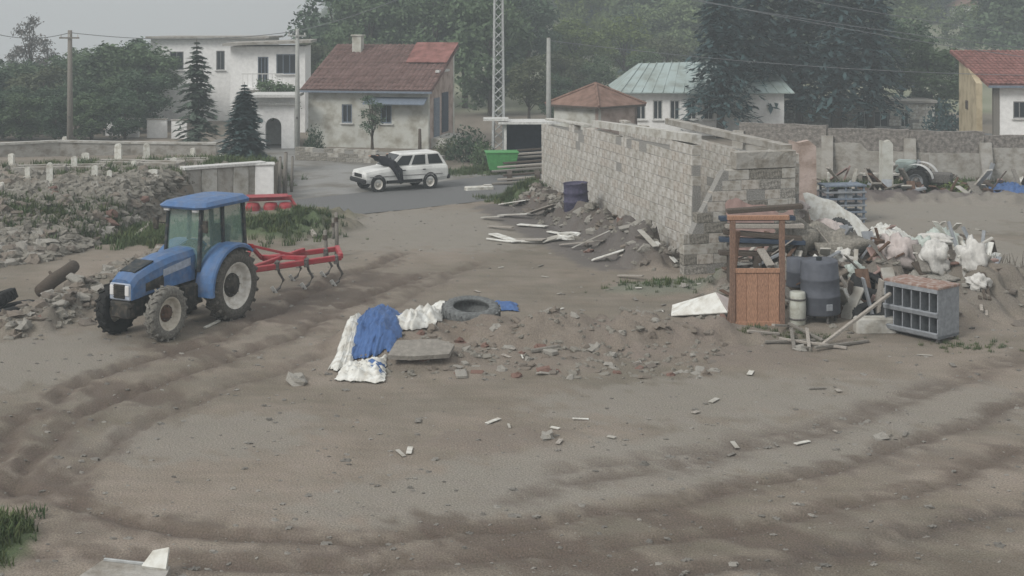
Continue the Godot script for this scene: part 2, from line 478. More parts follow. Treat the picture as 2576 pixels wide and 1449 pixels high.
	for s in [[300, 1330, 1.6, 0.3], [700, 1400, 1.8, 0.3], [1150, 1400, 1.8, 0.35], [1500, 1430, 1.8, 0.3], [2000, 1410, 1.8, 0.3], [2350, 1330, 1.6, 0.3], [2500, 1430, 1.4, 0.3], [2450, 1160, 1.6, 0.4], [120, 1130, 1.2, 0.4]]:
		var p := on(s[0], s[1])
		stamp(p.x, -p.z, s[2], s[3] * 1.6, 0.15, 0.0, brown, 0.4, 1.3)
	# mounds: (pixel, half sizes, turn, height, colour, mix)
	for s in [[960, 868, 1.5, 1.2, 0.3, 0.3, red, 0.4], [1480, 862, 1.8, 1.0, 0.1, 0.3, red, 0.8], [1680, 850, 1.6, 0.9, 0.1, 0.27, red, 0.7], [1840, 850, 1.2, 0.7, 0.1, 0.2, red, 0.6], [1160, 838, 1.1, 1.0, 0.2, 0.24, brown, 0.5], [1050, 905, 1.3, 0.8, 0.1, 0.16, red, 0.6], [1330, 850, 1.6, 1.0, 0.1, 0.26, red, 0.7]]:
		var p := on(s[0], s[1])
		stamp(p.x, -p.z, s[2], s[3], s[4], s[5], s[6], s[7], 0.35)
	stamp(-7.0, 42.3, 2.4, 1.9, 0.4, 0.4, Color(0.2, 0.19, 0.13), 0.85, 0.35)
	stamp(-5.9, 40.4, 1.5, 1.5, 0.4, 0.35, Color(0.21, 0.195, 0.15), 0.85, 0.4)
	stamp(-7.4, 39.3, 2.2, 1.4, 0.3, 0.35, green, 0.9, 0.4)
	stamp(7.3, 31.0, 3.0, 2.3, 0.2, 0.8, Color(0.2, 0.18, 0.16), 0.8, 0.4)
	stamp(9.6, 28.9, 2.4, 1.7, 0.3, 0.55, Color(0.21, 0.19, 0.165), 0.8, 0.4)
	stamp(11.2, 29.6, 1.8, 1.6, 0.0, 0.5, Color(0.22, 0.195, 0.165), 0.8, 0.4)
	for i in 30:
		stamp(9.5 + i * 0.4, 47.4 - i * 0.08 + 0.4 * fine.get_noise_2d(i * 40.0, 3), 1.3, 0.8, 0.1, 0.09, Color(0.14, 0.12, 0.115), 0.9, 0.45)
	stamp(16, 44.0, 7.0, 2.4, -0.1, -0.02, pale, 0.9, 0.3)
	stamp(12, 41.5, 5.0, 2.6, -0.1, -0.02, pale, 0.8, 0.4)
	for i in 13:  # soil heaped against the shed's long wall
		var t := i / 12.0
		stamp(lerpf(0.6, 3.6, t), lerpf(46.8, 34.4, t), 0.9, 1.1, 0.3, 0.35 + 0.2 * t, Color(0.15, 0.13, 0.115), 0.85, 0.4)
		stamp(lerpf(-0.3, 2.7, t), lerpf(44.8, 34.4, t), 1.2, 1.2, 0.3, 0.03, Color(0.165, 0.15, 0.14), 0.85, 0.4)
	stamp(3.6, 31.2, 1.6, 0.9, 0.2, 0.1, Color(0.2, 0.215, 0.17), 0.8, 0.4)
	for i in 10:  # low rubble ridge beside the tractor
		var t := i / 9.0
		stamp(lerpf(-10.1, -8.7, t), lerpf(27.2, 36.2, t), 0.85, 0.9, 0.5, 0.3, Color(0.24, 0.215, 0.18), 0.8, 0.45)
	for s in [[-13.5, 38.0, 2.2, 1.0], [-11.0, 39.8, 1.8, 0.9], [-10.2, 38.2, 1.5, 1.0], [-9.0, 40.2, 1.6, 1.2]]:
		stamp(s[0], s[1], s[2], s[3], 0.7, 0.0, green, 0.8, 0.45)
	stamp(-1.0, 47.5, 3.0, 0.7, 0.75, 0.05, green, 0.85, 0.4)
	stamp(0.4, 46.6, 1.1, 1.0, 0.2, 0.1, green, 0.9, 0.4)
	stamp(-2.0, 55.4, 3.5, 1.1, 0.3, 0.1, green, 0.95, 0.35)
	stamp(15.5, 50.3, 4.0, 1.2, 0.0, 0.15, green, 0.7, 0.45)
	stamp(-6.3, 15.8, 0.6, 1.1, 0.2, 0.1, green, 0.9, 0.4)
	# level bed under the road
	for k in gm:
		for i in gn:
			if gx[i] > -14 and gx[i] < 40 and gz[k] > 38 and gz[k] < 90:
				if Geometry2D.is_point_in_polygon(Vector2(gx[i], gz[k]), road_edge) or Geometry2D.is_point_in_polygon(Vector2(gx[i], gz[k]), apron_edge):
					gh[k * gn + i] = minf(gh[k * gn + i], 0.0) * 0.2 - 0.03
	var v := PackedVector3Array(); var col := PackedColorArray(); var nor := PackedVector3Array(); var ix := PackedInt32Array()
	v.resize(total); col.resize(total); nor.resize(total)
	for k in gm:
		for i in gn:
			var n := k * gn + i
			v[n] = Vector3(gx[i], gh[n], -gz[k])
			col[n] = Color(gr[n], gg[n], gb[n])
			var ia := maxi(i - 1, 0); var ib := mini(i + 1, gn - 1)
			var ka := maxi(k - 1, 0); var kb := mini(k + 1, gm - 1)
			nor[n] = Vector3(-(gh[k * gn + ib] - gh[k * gn + ia]) / (gx[ib] - gx[ia]), 1, (gh[kb * gn + i] - gh[ka * gn + i]) / (gz[kb] - gz[ka])).normalized()
	ix.resize((gn - 1) * (gm - 1) * 6)
	var w := 0
	for k in gm - 1:
		for i in gn - 1:
			var a := k * gn + i
			ix[w] = a; ix[w + 1] = a + gn; ix[w + 2] = a + 1
			ix[w + 3] = a + 1; ix[w + 4] = a + gn; ix[w + 5] = a + gn + 1
			w += 6
	var arr := []
	arr.resize(Mesh.ARRAY_MAX)
	arr[Mesh.ARRAY_VERTEX] = v; arr[Mesh.ARRAY_NORMAL] = nor; arr[Mesh.ARRAY_COLOR] = col; arr[Mesh.ARRAY_INDEX] = ix
	var mesh := ArrayMesh.new()
	mesh.add_surface_from_arrays(Mesh.PRIMITIVE_TRIANGLES, arr)
	struct("ground", mesh, mats.soil)

func find(a: PackedFloat32Array, v: float) -> int:
	return clampi(a.bsearch(v) - 1, 0, a.size() - 2)

func gy(x: float, z: float) -> float:
	var d := -z
	var i := find(gx, x); var k := find(gz, d)
	var u := (x - gx[i]) / (gx[i + 1] - gx[i]); var w := (d - gz[k]) / (gz[k + 1] - gz[k])
	return lerpf(lerpf(gh[k * gn + i], gh[k * gn + i + 1], u), lerpf(gh[(k + 1) * gn + i], gh[(k + 1) * gn + i + 1], u), w)

# drop a level point onto the ground
func down(p: Vector3, sink := 0.0) -> Vector3:
	return Vector3(p.x, gy(p.x, p.z) - sink, p.z)

var road_edge := PackedVector2Array([Vector2(-8.6, 41.6), Vector2(-5.95, 42.7), Vector2(-3.6, 44.4), Vector2(-1.25, 46.4), Vector2(1.25, 48.9), Vector2(9.0, 55.5), Vector2(30.0, 70.0), Vector2(27.0, 76.0), Vector2(4.0, 58.2), Vector2(-0.9, 54.6), Vector2(-3.4, 51.6), Vector2(-5.6, 48.9), Vector2(-8.4, 46.3)])
var apron_edge := PackedVector2Array([Vector2(-8.4, 46.36), Vector2(-5.6, 48.96), Vector2(-3.4, 51.66), Vector2(-0.9, 54.66), Vector2(-2.2, 56.2), Vector2(-5.2, 58.6), Vector2(-9.7, 60.8), Vector2(-10.4, 66), Vector2(-16, 72), Vector2(-18, 70), Vector2(-11.4, 60), Vector2(-9.0, 52)])

func sheet(called: String, edge: PackedVector2Array, y: float, m: Material) -> void:
	var b := MB.new(false)
	var ix := Geometry2D.triangulate_polygon(edge)
	for i in range(0, ix.size(), 3):
		var p := []
		for j in 3: p.append(Vector3(edge[ix[i + j]].x, y, -edge[ix[i + j]].y))
		if (p[1] - p[0]).cross(p[2] - p[0]).y < 0: b.tri(p[0], p[2], p[1])
		else: b.tri(p[0], p[1], p[2])
	struct(called, b.done(), m)

func _ready() -> void:
	rng.seed = 7
	# camera: level, with the lens shifted down (verticals stay vertical in the photograph)
	var cam := Camera3D.new()
	cam.name = "camera"
	cam.projection = Camera3D.PROJECTION_FRUSTUM
	cam.near = 0.5
	cam.far = 3000.0
	cam.size = 0.5 * 1449.0 / FOCAL
	cam.frustum_offset = Vector2(0, 0.5 * (HORIZON - 724.5) / FOCAL)
	cam.position = Vector3(0, EYE, 0)
	add_child(cam)
	cam.current = true
	var we := WorldEnvironment.new()
	we.name = "world_environment"
	var env := Environment.new()
	env.tonemap_mode = Environment.TONE_MAPPER_LINEAR
	env.tonemap_exposure = 1.76
	env.background_mode = Environment.BG_SKY
	var sm := ProceduralSkyMaterial.new()
	sm.sky_top_color = lin(0.5, 0.5, 0.5)
	sm.sky_horizon_color = lin(0.335, 0.332, 0.328)
	sm.sky_curve = 0.2
	sm.ground_bottom_color = lin(0.36, 0.36, 0.36)
	sm.ground_horizon_color = lin(0.335, 0.332, 0.328)
	sm.ground_curve = 0.5
	var sky := Sky.new()
	sky.sky_material = sm
	env.sky = sky
	env.fog_enabled = true
	env.fog_density = 0.0026
	env.fog_light_color = Color(0.83, 0.87, 0.89)
	env.sdfgi_enabled = true; env.ssao_enabled = true; env.ssil_enabled = true
	we.environment = env
	add_child(we)
	var sun := DirectionalLight3D.new()
	sun.name = "sun"
	sun.light_energy = 0.5
	sun.light_angular_distance = 20.0
	sun.light_color = Color(1.0, 0.985, 0.96)
	sun.shadow_enabled = true
	sun.sky_mode = DirectionalLight3D.SKY_MODE_LIGHT_ONLY
	add_child(sun)
	sun.look_at_from_position(Vector3(-16, 17, 15), Vector3.ZERO)
	make_materials()
	make_ground()
	sheet("road", road_edge, 0.012, mats.asphalt)
	sheet("paved_forecourt", apron_edge, 0.008, mats.worn_asphalt)
	make_buildings()
	make_walls()
	make_trees()
	make_poles()
	make_cemetery()
	make_vehicles()
	make_scrap()
	make_small()

# ---------------------------------------------------------------- building helpers
# upright wall in its own axes: x 0..w, y 0..h, front face at z = 0, holes are Rect2(x, y, width, height)
func wall_mesh(w: float, h: float, t: float, holes := []) -> ArrayMesh:
	var xs := [0.0, w]; var ys := [0.0, h]
	for r in holes:
		for v in [r.position.x, r.end.x]: if not xs.has(v): xs.append(v)
		for v in [r.position.y, r.end.y]: if not ys.has(v): ys.append(v)
	xs.sort(); ys.sort()
	var b := MB.new()
	var full := func(x: float, y: float) -> bool:
		if x < 0 or x > w or y < 0 or y > h: return false
		for r in holes: if r.has_point(Vector2(x, y)): return false
		return true
	for i in xs.size() - 1:
		for j in ys.size() - 1:
			var x0: float = xs[i]; var x1: float = xs[i + 1]; var y0: float = ys[j]; var y1: float = ys[j + 1]
			var mx := (x0 + x1) / 2; var my := (y0 + y1) / 2
			if not full.call(mx, my): continue
			b.quad(Vector3(x0, y0, 0), Vector3(x1, y0, 0), Vector3(x1, y1, 0), Vector3(x0, y1, 0))
			b.quad(Vector3(x1, y0, -t), Vector3(x0, y0, -t), Vector3(x0, y1, -t), Vector3(x1, y1, -t))
			if i == 0 or not full.call((xs[i - 1] + x0) / 2, my): b.quad(Vector3(x0, y0, -t), Vector3(x0, y0, 0), Vector3(x0, y1, 0), Vector3(x0, y1, -t))
			if i == xs.size() - 2 or not full.call((x1 + xs[i + 2]) / 2, my): b.quad(Vector3(x1, y0, 0), Vector3(x1, y0, -t), Vector3(x1, y1, -t), Vector3(x1, y1, 0))
			if j == 0 or not full.call(mx, (ys[j - 1] + y0) / 2): b.quad(Vector3(x0, y0, -t), Vector3(x1, y0, -t), Vector3(x1, y0, 0), Vector3(x0, y0, 0))
			if j == ys.size() - 2 or not full.call(mx, (y1 + ys[j + 2]) / 2): b.quad(Vector3(x0, y1, 0), Vector3(x1, y1, 0), Vector3(x1, y1, -t), Vector3(x0, y1, -t))
	return b.done()

# window set into a hole of a wall whose front is the x-y plane of xf
func window_in(parent: Node3D, r: Rect2, xf: Transform3D, fm: Material, sill := true, bars := 1) -> void:
	var b := MB.new()
	var z := -0.07
	var c := r.get_center()
	var f := 0.06
	b.box(Vector3(r.position.x + f / 2, c.y, z), Vector3(f, r.size.y - 0.004, 0.06))
	b.box(Vector3(r.end.x - f / 2, c.y, z), Vector3(f, r.size.y - 0.004, 0.06))
	b.box(Vector3(c.x, r.position.y + f / 2, z), Vector3(r.size.x - f * 2, f, 0.055))
	b.box(Vector3(c.x, r.end.y - f / 2, z), Vector3(r.size.x - f * 2, f, 0.055))
	for k in bars:
		b.box(Vector3(r.position.x + r.size.x * (k + 1) / (bars + 1), c.y, z), Vector3(0.04, r.size.y - f * 2, 0.05))
	var o := obj("window", b.done(), fm, parent)
	o.transform = xf
	var p := MB.new()
	p.box(Vector3(c.x, c.y, z - 0.015), Vector3(r.size.x - f, r.size.y - f, 0.01))
	obj("pane", p.done(), mats.dark_glass, o)
	if sill:
		var s := MB.new()
		s.box(Vector3(c.x, r.position.y - 0.032, 0.03), Vector3(r.size.x + 0.16, 0.06, 0.16))
		obj("sill", s.done(), mats.frame_white, o)

func door_in(parent: Node3D, r: Rect2, xf: Transform3D, m: Material) -> void:
	var b := MB.new()
	var c := r.get_center()
	b.box(Vector3(c.x, c.y, -0.1), Vector3(r.size.x - 0.02, r.size.y - 0.01, 0.05))
	for k in 2:
		b.cbox(Vector3(c.x, r.position.y + r.size.y * (0.27 + 0.46 * k), -0.07), Vector3(r.size.x * 0.7, r.size.y * 0.36, 0.03), 0.012)
	var o := obj("door", b.done(), m, parent)
	o.transform = xf
	var h := MB.new()
	h.cyl(Vector3(r.end.x - 0.12, c.y, -0.075), Vector3(r.end.x - 0.12, c.y, 0.0), 0.02, 0.02, 8)
	obj("handle", h.done(), mats.bright_steel, o)

# a wall of blocks from a to b; each block is a piece, joints are recessed
func block_wall(called: String, label: String, category: String, a: Vector3, b: Vector3, h0: float, h1: float, bw: float, bh: float, th: float, keys: Array, seed_: int, opts := {}) -> Node3D:
	var r := RandomNumberGenerator.new()
	r.seed = seed_
	var dir := Vector3(b.x - a.x, 0, b.z - a.z)
	var len_ := dir.length()
	var t := thing(called, label, category, a, facing(dir))
	var holes: Array = opts.get("holes", [])
	var step_left: float = opts.get("toothed", 0.0)
	var ragged: float = opts.get("ragged", 0.0)
	var core := MB.new()
	var ct := th - 0.014
	if holes.size():
		var o := obj("mortar", wall_mesh(len_, h0, ct, holes), mats.mortar, t)
		o.position.z = ct / 2
	elif step_left <= 0:
		core.prism([Vector2(0.01, -0.25), Vector2(len_ - 0.01, -0.25), Vector2(len_ - 0.01, h1 - 0.02 - ragged * bh), Vector2(0.01, h0 - 0.02 - ragged * bh)], ct)
		obj("mortar", core.done(), mats.mortar, t)
	else:
		var poly := [Vector2(len_ - 0.01, -0.25), Vector2(len_ - 0.01, h1 - 0.02)]
		var n := 6
		for i in range(n, -1, -1):
			var y := h0 * i / n
			var x := step_left * maxf(0.0, float(i) / n - 0.35) + 0.03
			poly.append(Vector2(x + 0.1, y - 0.02 if i else -0.25))
		core.prism(poly, ct)
		obj("mortar", core.done(), mats.mortar, t)
	var meshes := []
	for k in 4:
		var m := MB.new()
		m.cbox(Vector3.ZERO, Vector3(bw - 0.01 - 0.003 * k, bh - 0.009 - 0.002 * k, th + 0.004 * (k % 3)), 0.007)
		meshes.append(m.done())
	var list := []
	var rows := int(maxf(h0, h1) / bh + 0.5)
	for j in rows:
		var y := (j + 0.5) * bh
		var x := -bw * (0.5 if j % 2 else 0.0)
		while x < len_ - 0.02:
			var step := bw * r.randf_range(0.78, 1.2)
			var x0 := maxf(x, 0.0); var x1 := minf(x + step, len_)
			x += step
			if x1 - x0 < 0.09: continue
			var mx := (x0 + x1) / 2
			var top := lerpf(h0, h1, mx / len_)
			if y + bh * 0.4 > top: continue
			if y + bh * 1.2 > top and r.randf() < ragged * 0.45: continue
			if step_left > 0 and x0 < step_left * maxf(0.0, y / h0 - 0.35) - 0.02: continue
			var inside := false
			for q in holes:
				var ov: Rect2 = q.intersection(Rect2(x0, y - bh / 2, x1 - x0, bh))
				if ov.get_area() > 0.0:
					if ov.size.x < (x1 - x0) * 0.5 and ov.size.y > bh * 0.5:
						if q.get_center().x > mx: x1 -= ov.size.x
						else: x0 += ov.size.x
						mx = (x0 + x1) / 2
					elif ov.size.y > bh * 0.3: inside = true
			if inside or x1 - x0 < 0.08: continue
			var p := Vector3(mx + r.randf_range(-0.004, 0.004), y + r.randf_range(-0.004, 0.004), r.randf_range(-0.008, 0.008))
			list.append([t.to_global(p).length(), p, (x1 - x0) / bw, r.randi() % 4, keys[r.randi() % keys.size()]])
	list.sort_custom(func(u, v): return u[0] < v[0])
	var rest := MB.new()
	var n_rest := 0
	for i in list.size():
		var e: Array = list[i]
		if i < 300:
			var o := MeshInstance3D.new()
			o.name = "block" if i == 0 else "block_%03d" % i
			o.mesh = meshes[e[3]]
			o.material_override = mats[e[4]]
			o.position = e[1]
			o.scale = Vector3(e[2], 1, 1)
			t.add_child(o)
		else:
			rest.box(e[1], Vector3(bw * e[2] - 0.016, bh - 0.014, th + 0.004 * (i % 3)))
			n_rest += 1
	if n_rest:
		var o := obj("far_blocks", rest.done(), mats[keys[0]], t)
		o.set_meta("kind", "stuff")
	return t

func slab_between(a: Vector3, b: Vector3, c: Vector3, d: Vector3, t: float) -> ArrayMesh:
	var n := (b - a).cross(d - a).normalized() * t
	var m := MB.new()
	m.quad(a, b, c, d)
	m.quad(a - n, d - n, c - n, b - n)
	m.quad(a, a - n, b - n, b); m.quad(b, b - n, c - n, c); m.quad(c, c - n, d - n, d); m.quad(d, d - n, a - n, a)
	return m.done()

# tile rows as thin overlapping strips laid on a roof plane a-b (eave) d-c (ridge)
func tile_rows(parent: Node3D, a: Vector3, b: Vector3, c: Vector3, d: Vector3, rows: int, m: Material, seed_: int) -> void:
	var r := RandomNumberGenerator.new(); r.seed = seed_
	var n := (b - a).cross(d - a).normalized()
	for j in rows:
		var s := float(j) / rows; var e := float(j + 1) / rows + 0.25 / rows
		var k := MB.new()
		var p0 := a.lerp(d, s) + n * 0.055; var p1 := b.lerp(c, s) + n * 0.055
		var p2 := b.lerp(c, minf(e, 1.0)) + n * 0.015; var p3 := a.lerp(d, minf(e, 1.0)) + n * 0.015
		var cols := int(p0.distance_to(p1) / 0.24)
		for i in cols:
			var u := float(i) / cols; var v := (i + 0.92) / cols
			var lift := n * r.randf_range(-0.006, 0.01)
			var q0 := p0.lerp(p1, u) + lift; var q1 := p0.lerp(p1, v) + lift; var q2 := p3.lerp(p2, v) + lift; var q3 := p3.lerp(p2, u) + lift
			var up := n * 0.05
			k.quad(q0, q0.lerp(q1, 0.5) + up, q3.lerp(q2, 0.5) + up, q3)
			k.quad(q0.lerp(q1, 0.5) + up, q1, q2, q3.lerp(q2, 0.5) + up)
			k.tri(q0, q1, q0.lerp(q1, 0.5) + up)
		obj("tile_row", k.done(), m, parent)

func make_buildings() -> void:
	# cottage with the long red roof
	var l := Vector3(-10.45, 0, -67.3); var rr := Vector3(-4.2, 0, -66.0)
	var t := thing("cottage", "stone-coloured cottage with long red tiled roof above the low roadside wall", "house", l, facing(rr - l))
	var w := 6.38; var dp := 5.0
	var holes := [Rect2(1.8, 1.25, 0.55, 0.95), Rect2(3.85, 1.25, 0.6, 0.95)]
	obj("front_wall", wall_mesh(w, 3.0, 0.3, holes), mats.plaster, t)
	for h in holes: window_in(t, h, Transform3D(), mats.blue_grey, true, 1)
	var side := MB.new()
	side.prism([Vector2(0.3, 0), Vector2(dp, 0), Vector2(dp, 4.95), Vector2(0.3, 3.1)], 0.28, Transform3D(Basis(Vector3.UP, PI / 2), Vector3(w - 0.145, 0, 0)))
	obj("gable_wall", side.done(), mats.pink_plaster, t)
	side = MB.new()
	side.prism([Vector2(0.3, 0), Vector2(dp, 0), Vector2(dp, 4.95), Vector2(0.3, 3.1)], 0.28, Transform3D(Basis(Vector3.UP, PI / 2), Vector3(0.145, 0, 0)))
	obj("gable_wall", side.done(), mats.plaster, t)
	var back := MB.new()
	back.box(Vector3(w / 2, 2.48, -dp - 0.15), Vector3(w, 4.96, 0.28))
	obj("rear_wall", back.done(), mats.plaster, t)
	var ra := Vector3(-0.3, 2.92, 0.4); var rb := Vector3(w + 0.25, 2.92, 0.4); var rc := Vector3(w + 0.25, 5.15, -dp - 0.3); var rd := Vector3(-0.3, 5.15, -dp - 0.3)
	var roof := obj("roof", slab_between(ra, rb, rc, rd, 0.12), mats.old_tiles, t)
	tile_rows(roof, ra, rb, rc, rd, 14, mats.old_tiles, 3)
	var e0 := ra.lerp(rd, 0.55); var e1 := rb.lerp(rc, 0.55)
	var n := (rb - ra).cross(rd - ra).normalized() * 0.16
	var patch := obj("roof_patch", slab_between(e0.lerp(e1, 0.68) + n, e1 + n, rc + n, rd.lerp(rc, 0.66) + n, 0.03), mats.red_tiles, roof)
	patch.set_meta("label", "newer bright red sheets at the top of the roof")
	var g := MB.new()
	g.box(Vector3(w / 2, 2.86, 0.45), Vector3(w + 0.6, 0.1, 0.1))
	obj("gutter", g.done(), mats.blue_grey, t)
	g = MB.new()
	g.prism([Vector2(0.02, 2.6), Vector2(0.75, 2.3), Vector2(0.75, 2.25), Vector2(0.02, 2.54)], 3.2, Transform3D(Basis(Vector3.UP, -PI / 2), Vector3(4.75, 0, 0)))
	obj("awning", g.done(), mats.blue_grey, t)
	var sx := Transform3D(Basis(Vector3.UP, PI / 2), Vector3(w + 0.11, 0, 0))
	door_in(t, Rect2(1.0, 0.5, 1.1, 2.0), sx, mats.blue_grey)
	door_in(t, Rect2(2.6, 0.6, 1.3, 2.1), sx, mats.shelter_blue)
	g = MB.new()
	g.box(Vector3(w + 0.05, 3.85, -2.6), Vector3(0.2, 0.12, 2.2))
	obj("gable_board", g.done(), mats.frame_white, t)
	g = MB.new()
	g.box(Vector3(w + 0.3, 0.25, -2.2), Vector3(0.9, 0.5, 3.4))
	obj("door_step", g.done(), mats.pale_concrete, t)
	g = MB.new()
	g.box(Vector3(1.2, 5.15, -4.4), Vector3(0.5, 1.0, 0.5))
	g.box(Vector3(1.2, 5.68, -4.4), Vector3(0.62, 0.08, 0.62))
	obj("chimney", g.done(), mats.plaster, t)
	# white flat-roofed house
	t = thing("white_house", "tall white flat-roofed house standing behind the pale conifer", "house", Vector3(-23.4, 0, -85), 0.04)
	holes = [Rect2(4.2, 3.3, 0.55, 1.25), Rect2(1.2, 3.3, 0.9, 1.2), Rect2(2.6, 0.9, 1.0, 1.2)]
	obj("front_wall", wall_mesh(7.4, 5.35, 0.3, holes), mats.white_wall, t)
	for h in holes: window_in(t, h, Transform3D(), mats.car_grey, true, 1)
	g = MB.new()
	g.box(Vector3(0.15, 2.67, -3.3), Vector3(0.29, 5.34, 6.0)); g.box(Vector3(7.25, 2.67, -3.3), Vector3(0.29, 5.34, 6.0)); g.box(Vector3(3.7, 2.67, -6.45), Vector3(7.3, 5.33, 0.28))
	obj("side_wall", g.done(), mats.white_wall, t)
	g = MB.new()
	g.box(Vector3(3.7, 5.42, -3.1), Vector3(7.9, 0.13, 7.1))
	obj("roof", g.done(), mats.concrete, t)
	# white two-storey house with the balcony window
	t = thing("white_house", "white house with wide upper window beside the cottage", "house", Vector3(-16.2, 0, -75.5), 0.1)
	holes = [Rect2(2.6, 3.4, 1.15, 1.15), Rect2(1.55, 2.75, 0.6, 1.65), Rect2(2.4, 0.9, 1.0, 1.2)]
	obj("front_wall", wall_mesh(4.25, 5.0, 0.3, holes), mats.white_wall, t)
	for h in holes: window_in(t, h, Transform3D(), mats.blue_grey, true, 2)
	g = MB.new()
	g.box(Vector3(0.15, 2.5, -3.3), Vector3(0.29, 4.99, 6.0)); g.box(Vector3(4.1, 2.5, -3.3), Vector3(0.29, 4.99, 6.0)); g.box(Vector3(2.1, 2.5, -6.45), Vector3(4.2, 4.98, 0.28))
	obj("side_wall", g.done(), mats.white_wall, t)
	g = MB.new()
	g.prism([Vector2(-0.4, 5.03), Vector2(4.6, 5.2), Vector2(4.6, 5.36), Vector2(-0.4, 5.19)], 7.2, Transform3D(Basis(), Vector3(0, 0, -3.0)))
	obj("roof", g.done(), mats.concrete, t)
	g = MB.new()
	g.box(Vector3(1.9, 2.6, 0.5), Vector3(2.4, 0.14, 1.0))
	var bal := obj("balcony", g.done(), mats.white_wall, t)
	for i in 9:
		g = MB.new()
		g.box(Vector3(0.8 + i * 0.275, 3.05, 0.95), Vector3(0.03, 0.76, 0.03))
		obj("baluster", g.done(), mats.frame_white, bal)
	g = MB.new()
	g.box(Vector3(1.9, 3.45, 0.95), Vector3(2.36, 0.05, 0.05))
	obj("handrail", g.done(), mats.frame_white, bal)
	# white gateway with an arch
	t = thing("gate_building", "small white gatehouse with arched front beside the power pole", "gatehouse", Vector3(-13.0, 0, -66.2), 0.05)
	var arch := [Vector2(0, 0), Vector2(0.55, 0), Vector2(0.55, 0.9)]
	for i in 9: arch.append(Vector2(0.95 - 0.4 * cos(PI * i / 8), 1.15 + 0.4 * sin(PI * i / 8)))
	arch.append_array([Vector2(1.35, 0.9), Vector2(1.35, 0), Vector2(2.0, 0), Vector2(2.0, 2.6), Vector2(0, 2.6)])
	g = MB.new(); g.prism(arch, 0.3, Transform3D(Basis(), Vector3(0, 0, -0.15)))
	obj("front_wall", g.done(), mats.white_wall, t)
	g = MB.new(); g.box(Vector3(0.1, 1.3, -1.35), Vector3(0.2, 2.58, 2.08)); g.box(Vector3(1.9, 1.3, -1.35), Vector3(0.2, 2.58, 2.08)); g.box(Vector3(1.0, 1.3, -2.5), Vector3(2.0, 2.6, 0.2))
	obj("side_wall", g.done(), mats.white_wall, t)
	for y in [2.68, 2.28]:
		g = MB.new(); g.box(Vector3(1.0, y, 0.06 - (0.9 if y > 2.5 else 0.0)), Vector3(2.5, 0.14, 0.3 + (2.6 if y > 2.5 else 0.0)))
		obj("roof_slab" if y > 2.5 else "ledge", g.done(), mats.frame_white, t)
	# white garden walls behind the graveyard
	for s in [[266, 306, 74], [318, 350, 73], [371, 420, 72.5], [432, 470, 72]]:
		var p0 := at(s[0], 300, s[2]); var p1 := at(s[1], 300, s[2])
		t = thing("garden_wall", "white rendered garden wall panel behind the graveyard", "wall", Vector3(p0.x, 0, p0.z), 0.0, "white garden wall panels")
		var wd := p1.x - p0.x
		g = MB.new(); g.box(Vector3(wd / 2, 0.5, 0), Vector3(wd, 1.0, 0.18)); obj("panel", g.done(), mats.white_wall, t)
		g = MB.new(); g.box(Vector3(wd / 2, 1.03, 0), Vector3(wd + 0.08, 0.06, 0.26)); obj("coping", g.done(), mats.concrete, t)
	# hut with pyramid roof
	t = thing("hut", "small pink hut with brown pyramid roof behind the ruined shed", "hut", Vector3(4.12, 0, -62.6), 0.0)
	var q := Transform3D(Basis(Vector3.UP, PI * 0.75), Vector3.ZERO)
	var ql := Transform3D(Basis(Vector3.UP, PI * 0.25), Vector3(-2.05, 0, -2.05))
	var o := obj("wall", wall_mesh(2.9, 2.4, 0.2), mats.plaster, t)
	o.transform = Transform3D(Basis(Vector3.UP, -PI / 4), Vector3(-2.05, 0, -2.05))
	o.set_meta("label", "grey rendered wall of the hut")
	o = obj("wall", wall_mesh(2.9, 2.4, 0.2), mats.pink_plaster, t)
	o.transform = Transform3D(Basis(Vector3.UP, PI / 4), Vector3(0, 0, 0))
	o = obj("wall", wall_mesh(2.9, 2.4, 0.2), mats.pink_plaster, t)
	o.transform = Transform3D(Basis(Vector3.UP, PI * 0.75), Vector3(2.05, 0, -2.05))
	o = obj("wall", wall_mesh(2.9, 2.4, 0.2), mats.plaster, t)
	o.transform = Transform3D(Basis(Vector3.UP, -PI * 0.75), Vector3(0, 0, -4.1))
	var tip := Vector3(0, 3.35, -2.05)
	var cr := [Vector3(0, 2.35, 0.45), Vector3(2.5, 2.35, -2.05), Vector3(0, 2.35, -4.55), Vector3(-2.5, 2.35, -2.05)]
	g = MB.new()
	for i in 4: g.tri(cr[i], cr[(i + 1) % 4], tip)
	g.quad(cr[3], cr[2], cr[1], cr[0])
	roof = obj("roof", g.done(), mats.hut_roof, t)
	for i in 4:
		g = MB.new(); g.tube([cr[i] + Vector3(0, 0.03, 0), tip + Vector3(0, 0.03, 0)], 0.07, 6)
		obj("hip_tile", g.done(), mats.hut_roof, roof)
		g = MB.new(); g.box((cr[i] + cr[(i + 1) % 4]) / 2 + Vector3(0, -0.05, 0), Vector3(3.4, 0.1, 0.06), Basis(Vector3.UP, facing(cr[(i + 1) % 4] - cr[i])))
		obj("fascia", g.done(), mats.dark_wood, roof)
	# long building with the sheet-metal roof
	t = thing("long_building", "long white building under a pale teal metal roof behind the firs", "building", Vector3(6.3, 0, -74.0), -0.03)
	holes = []
	for i in 5: holes.append(Rect2(0.7 + i * 0.95, 0.9, 0.55, 1.1))
	obj("front_wall", wall_mesh(9.0, 2.5, 0.3, holes), mats.white_wall, t)
	for h in holes: window_in(t, h, Transform3D(), mats.frame_white, true, 1)
	g = MB.new(); g.box(Vector3(0.15, 1.25, -4.2), Vector3(0.28, 2.49, 7.8)); g.box(Vector3(8.85, 1.25, -4.2), Vector3(0.28, 2.49, 7.8)); g.box(Vector3(4.5, 1.25, -8.2), Vector3(8.9, 2.48, 0.2))
	obj("side_wall", g.done(), mats.white_wall, t)
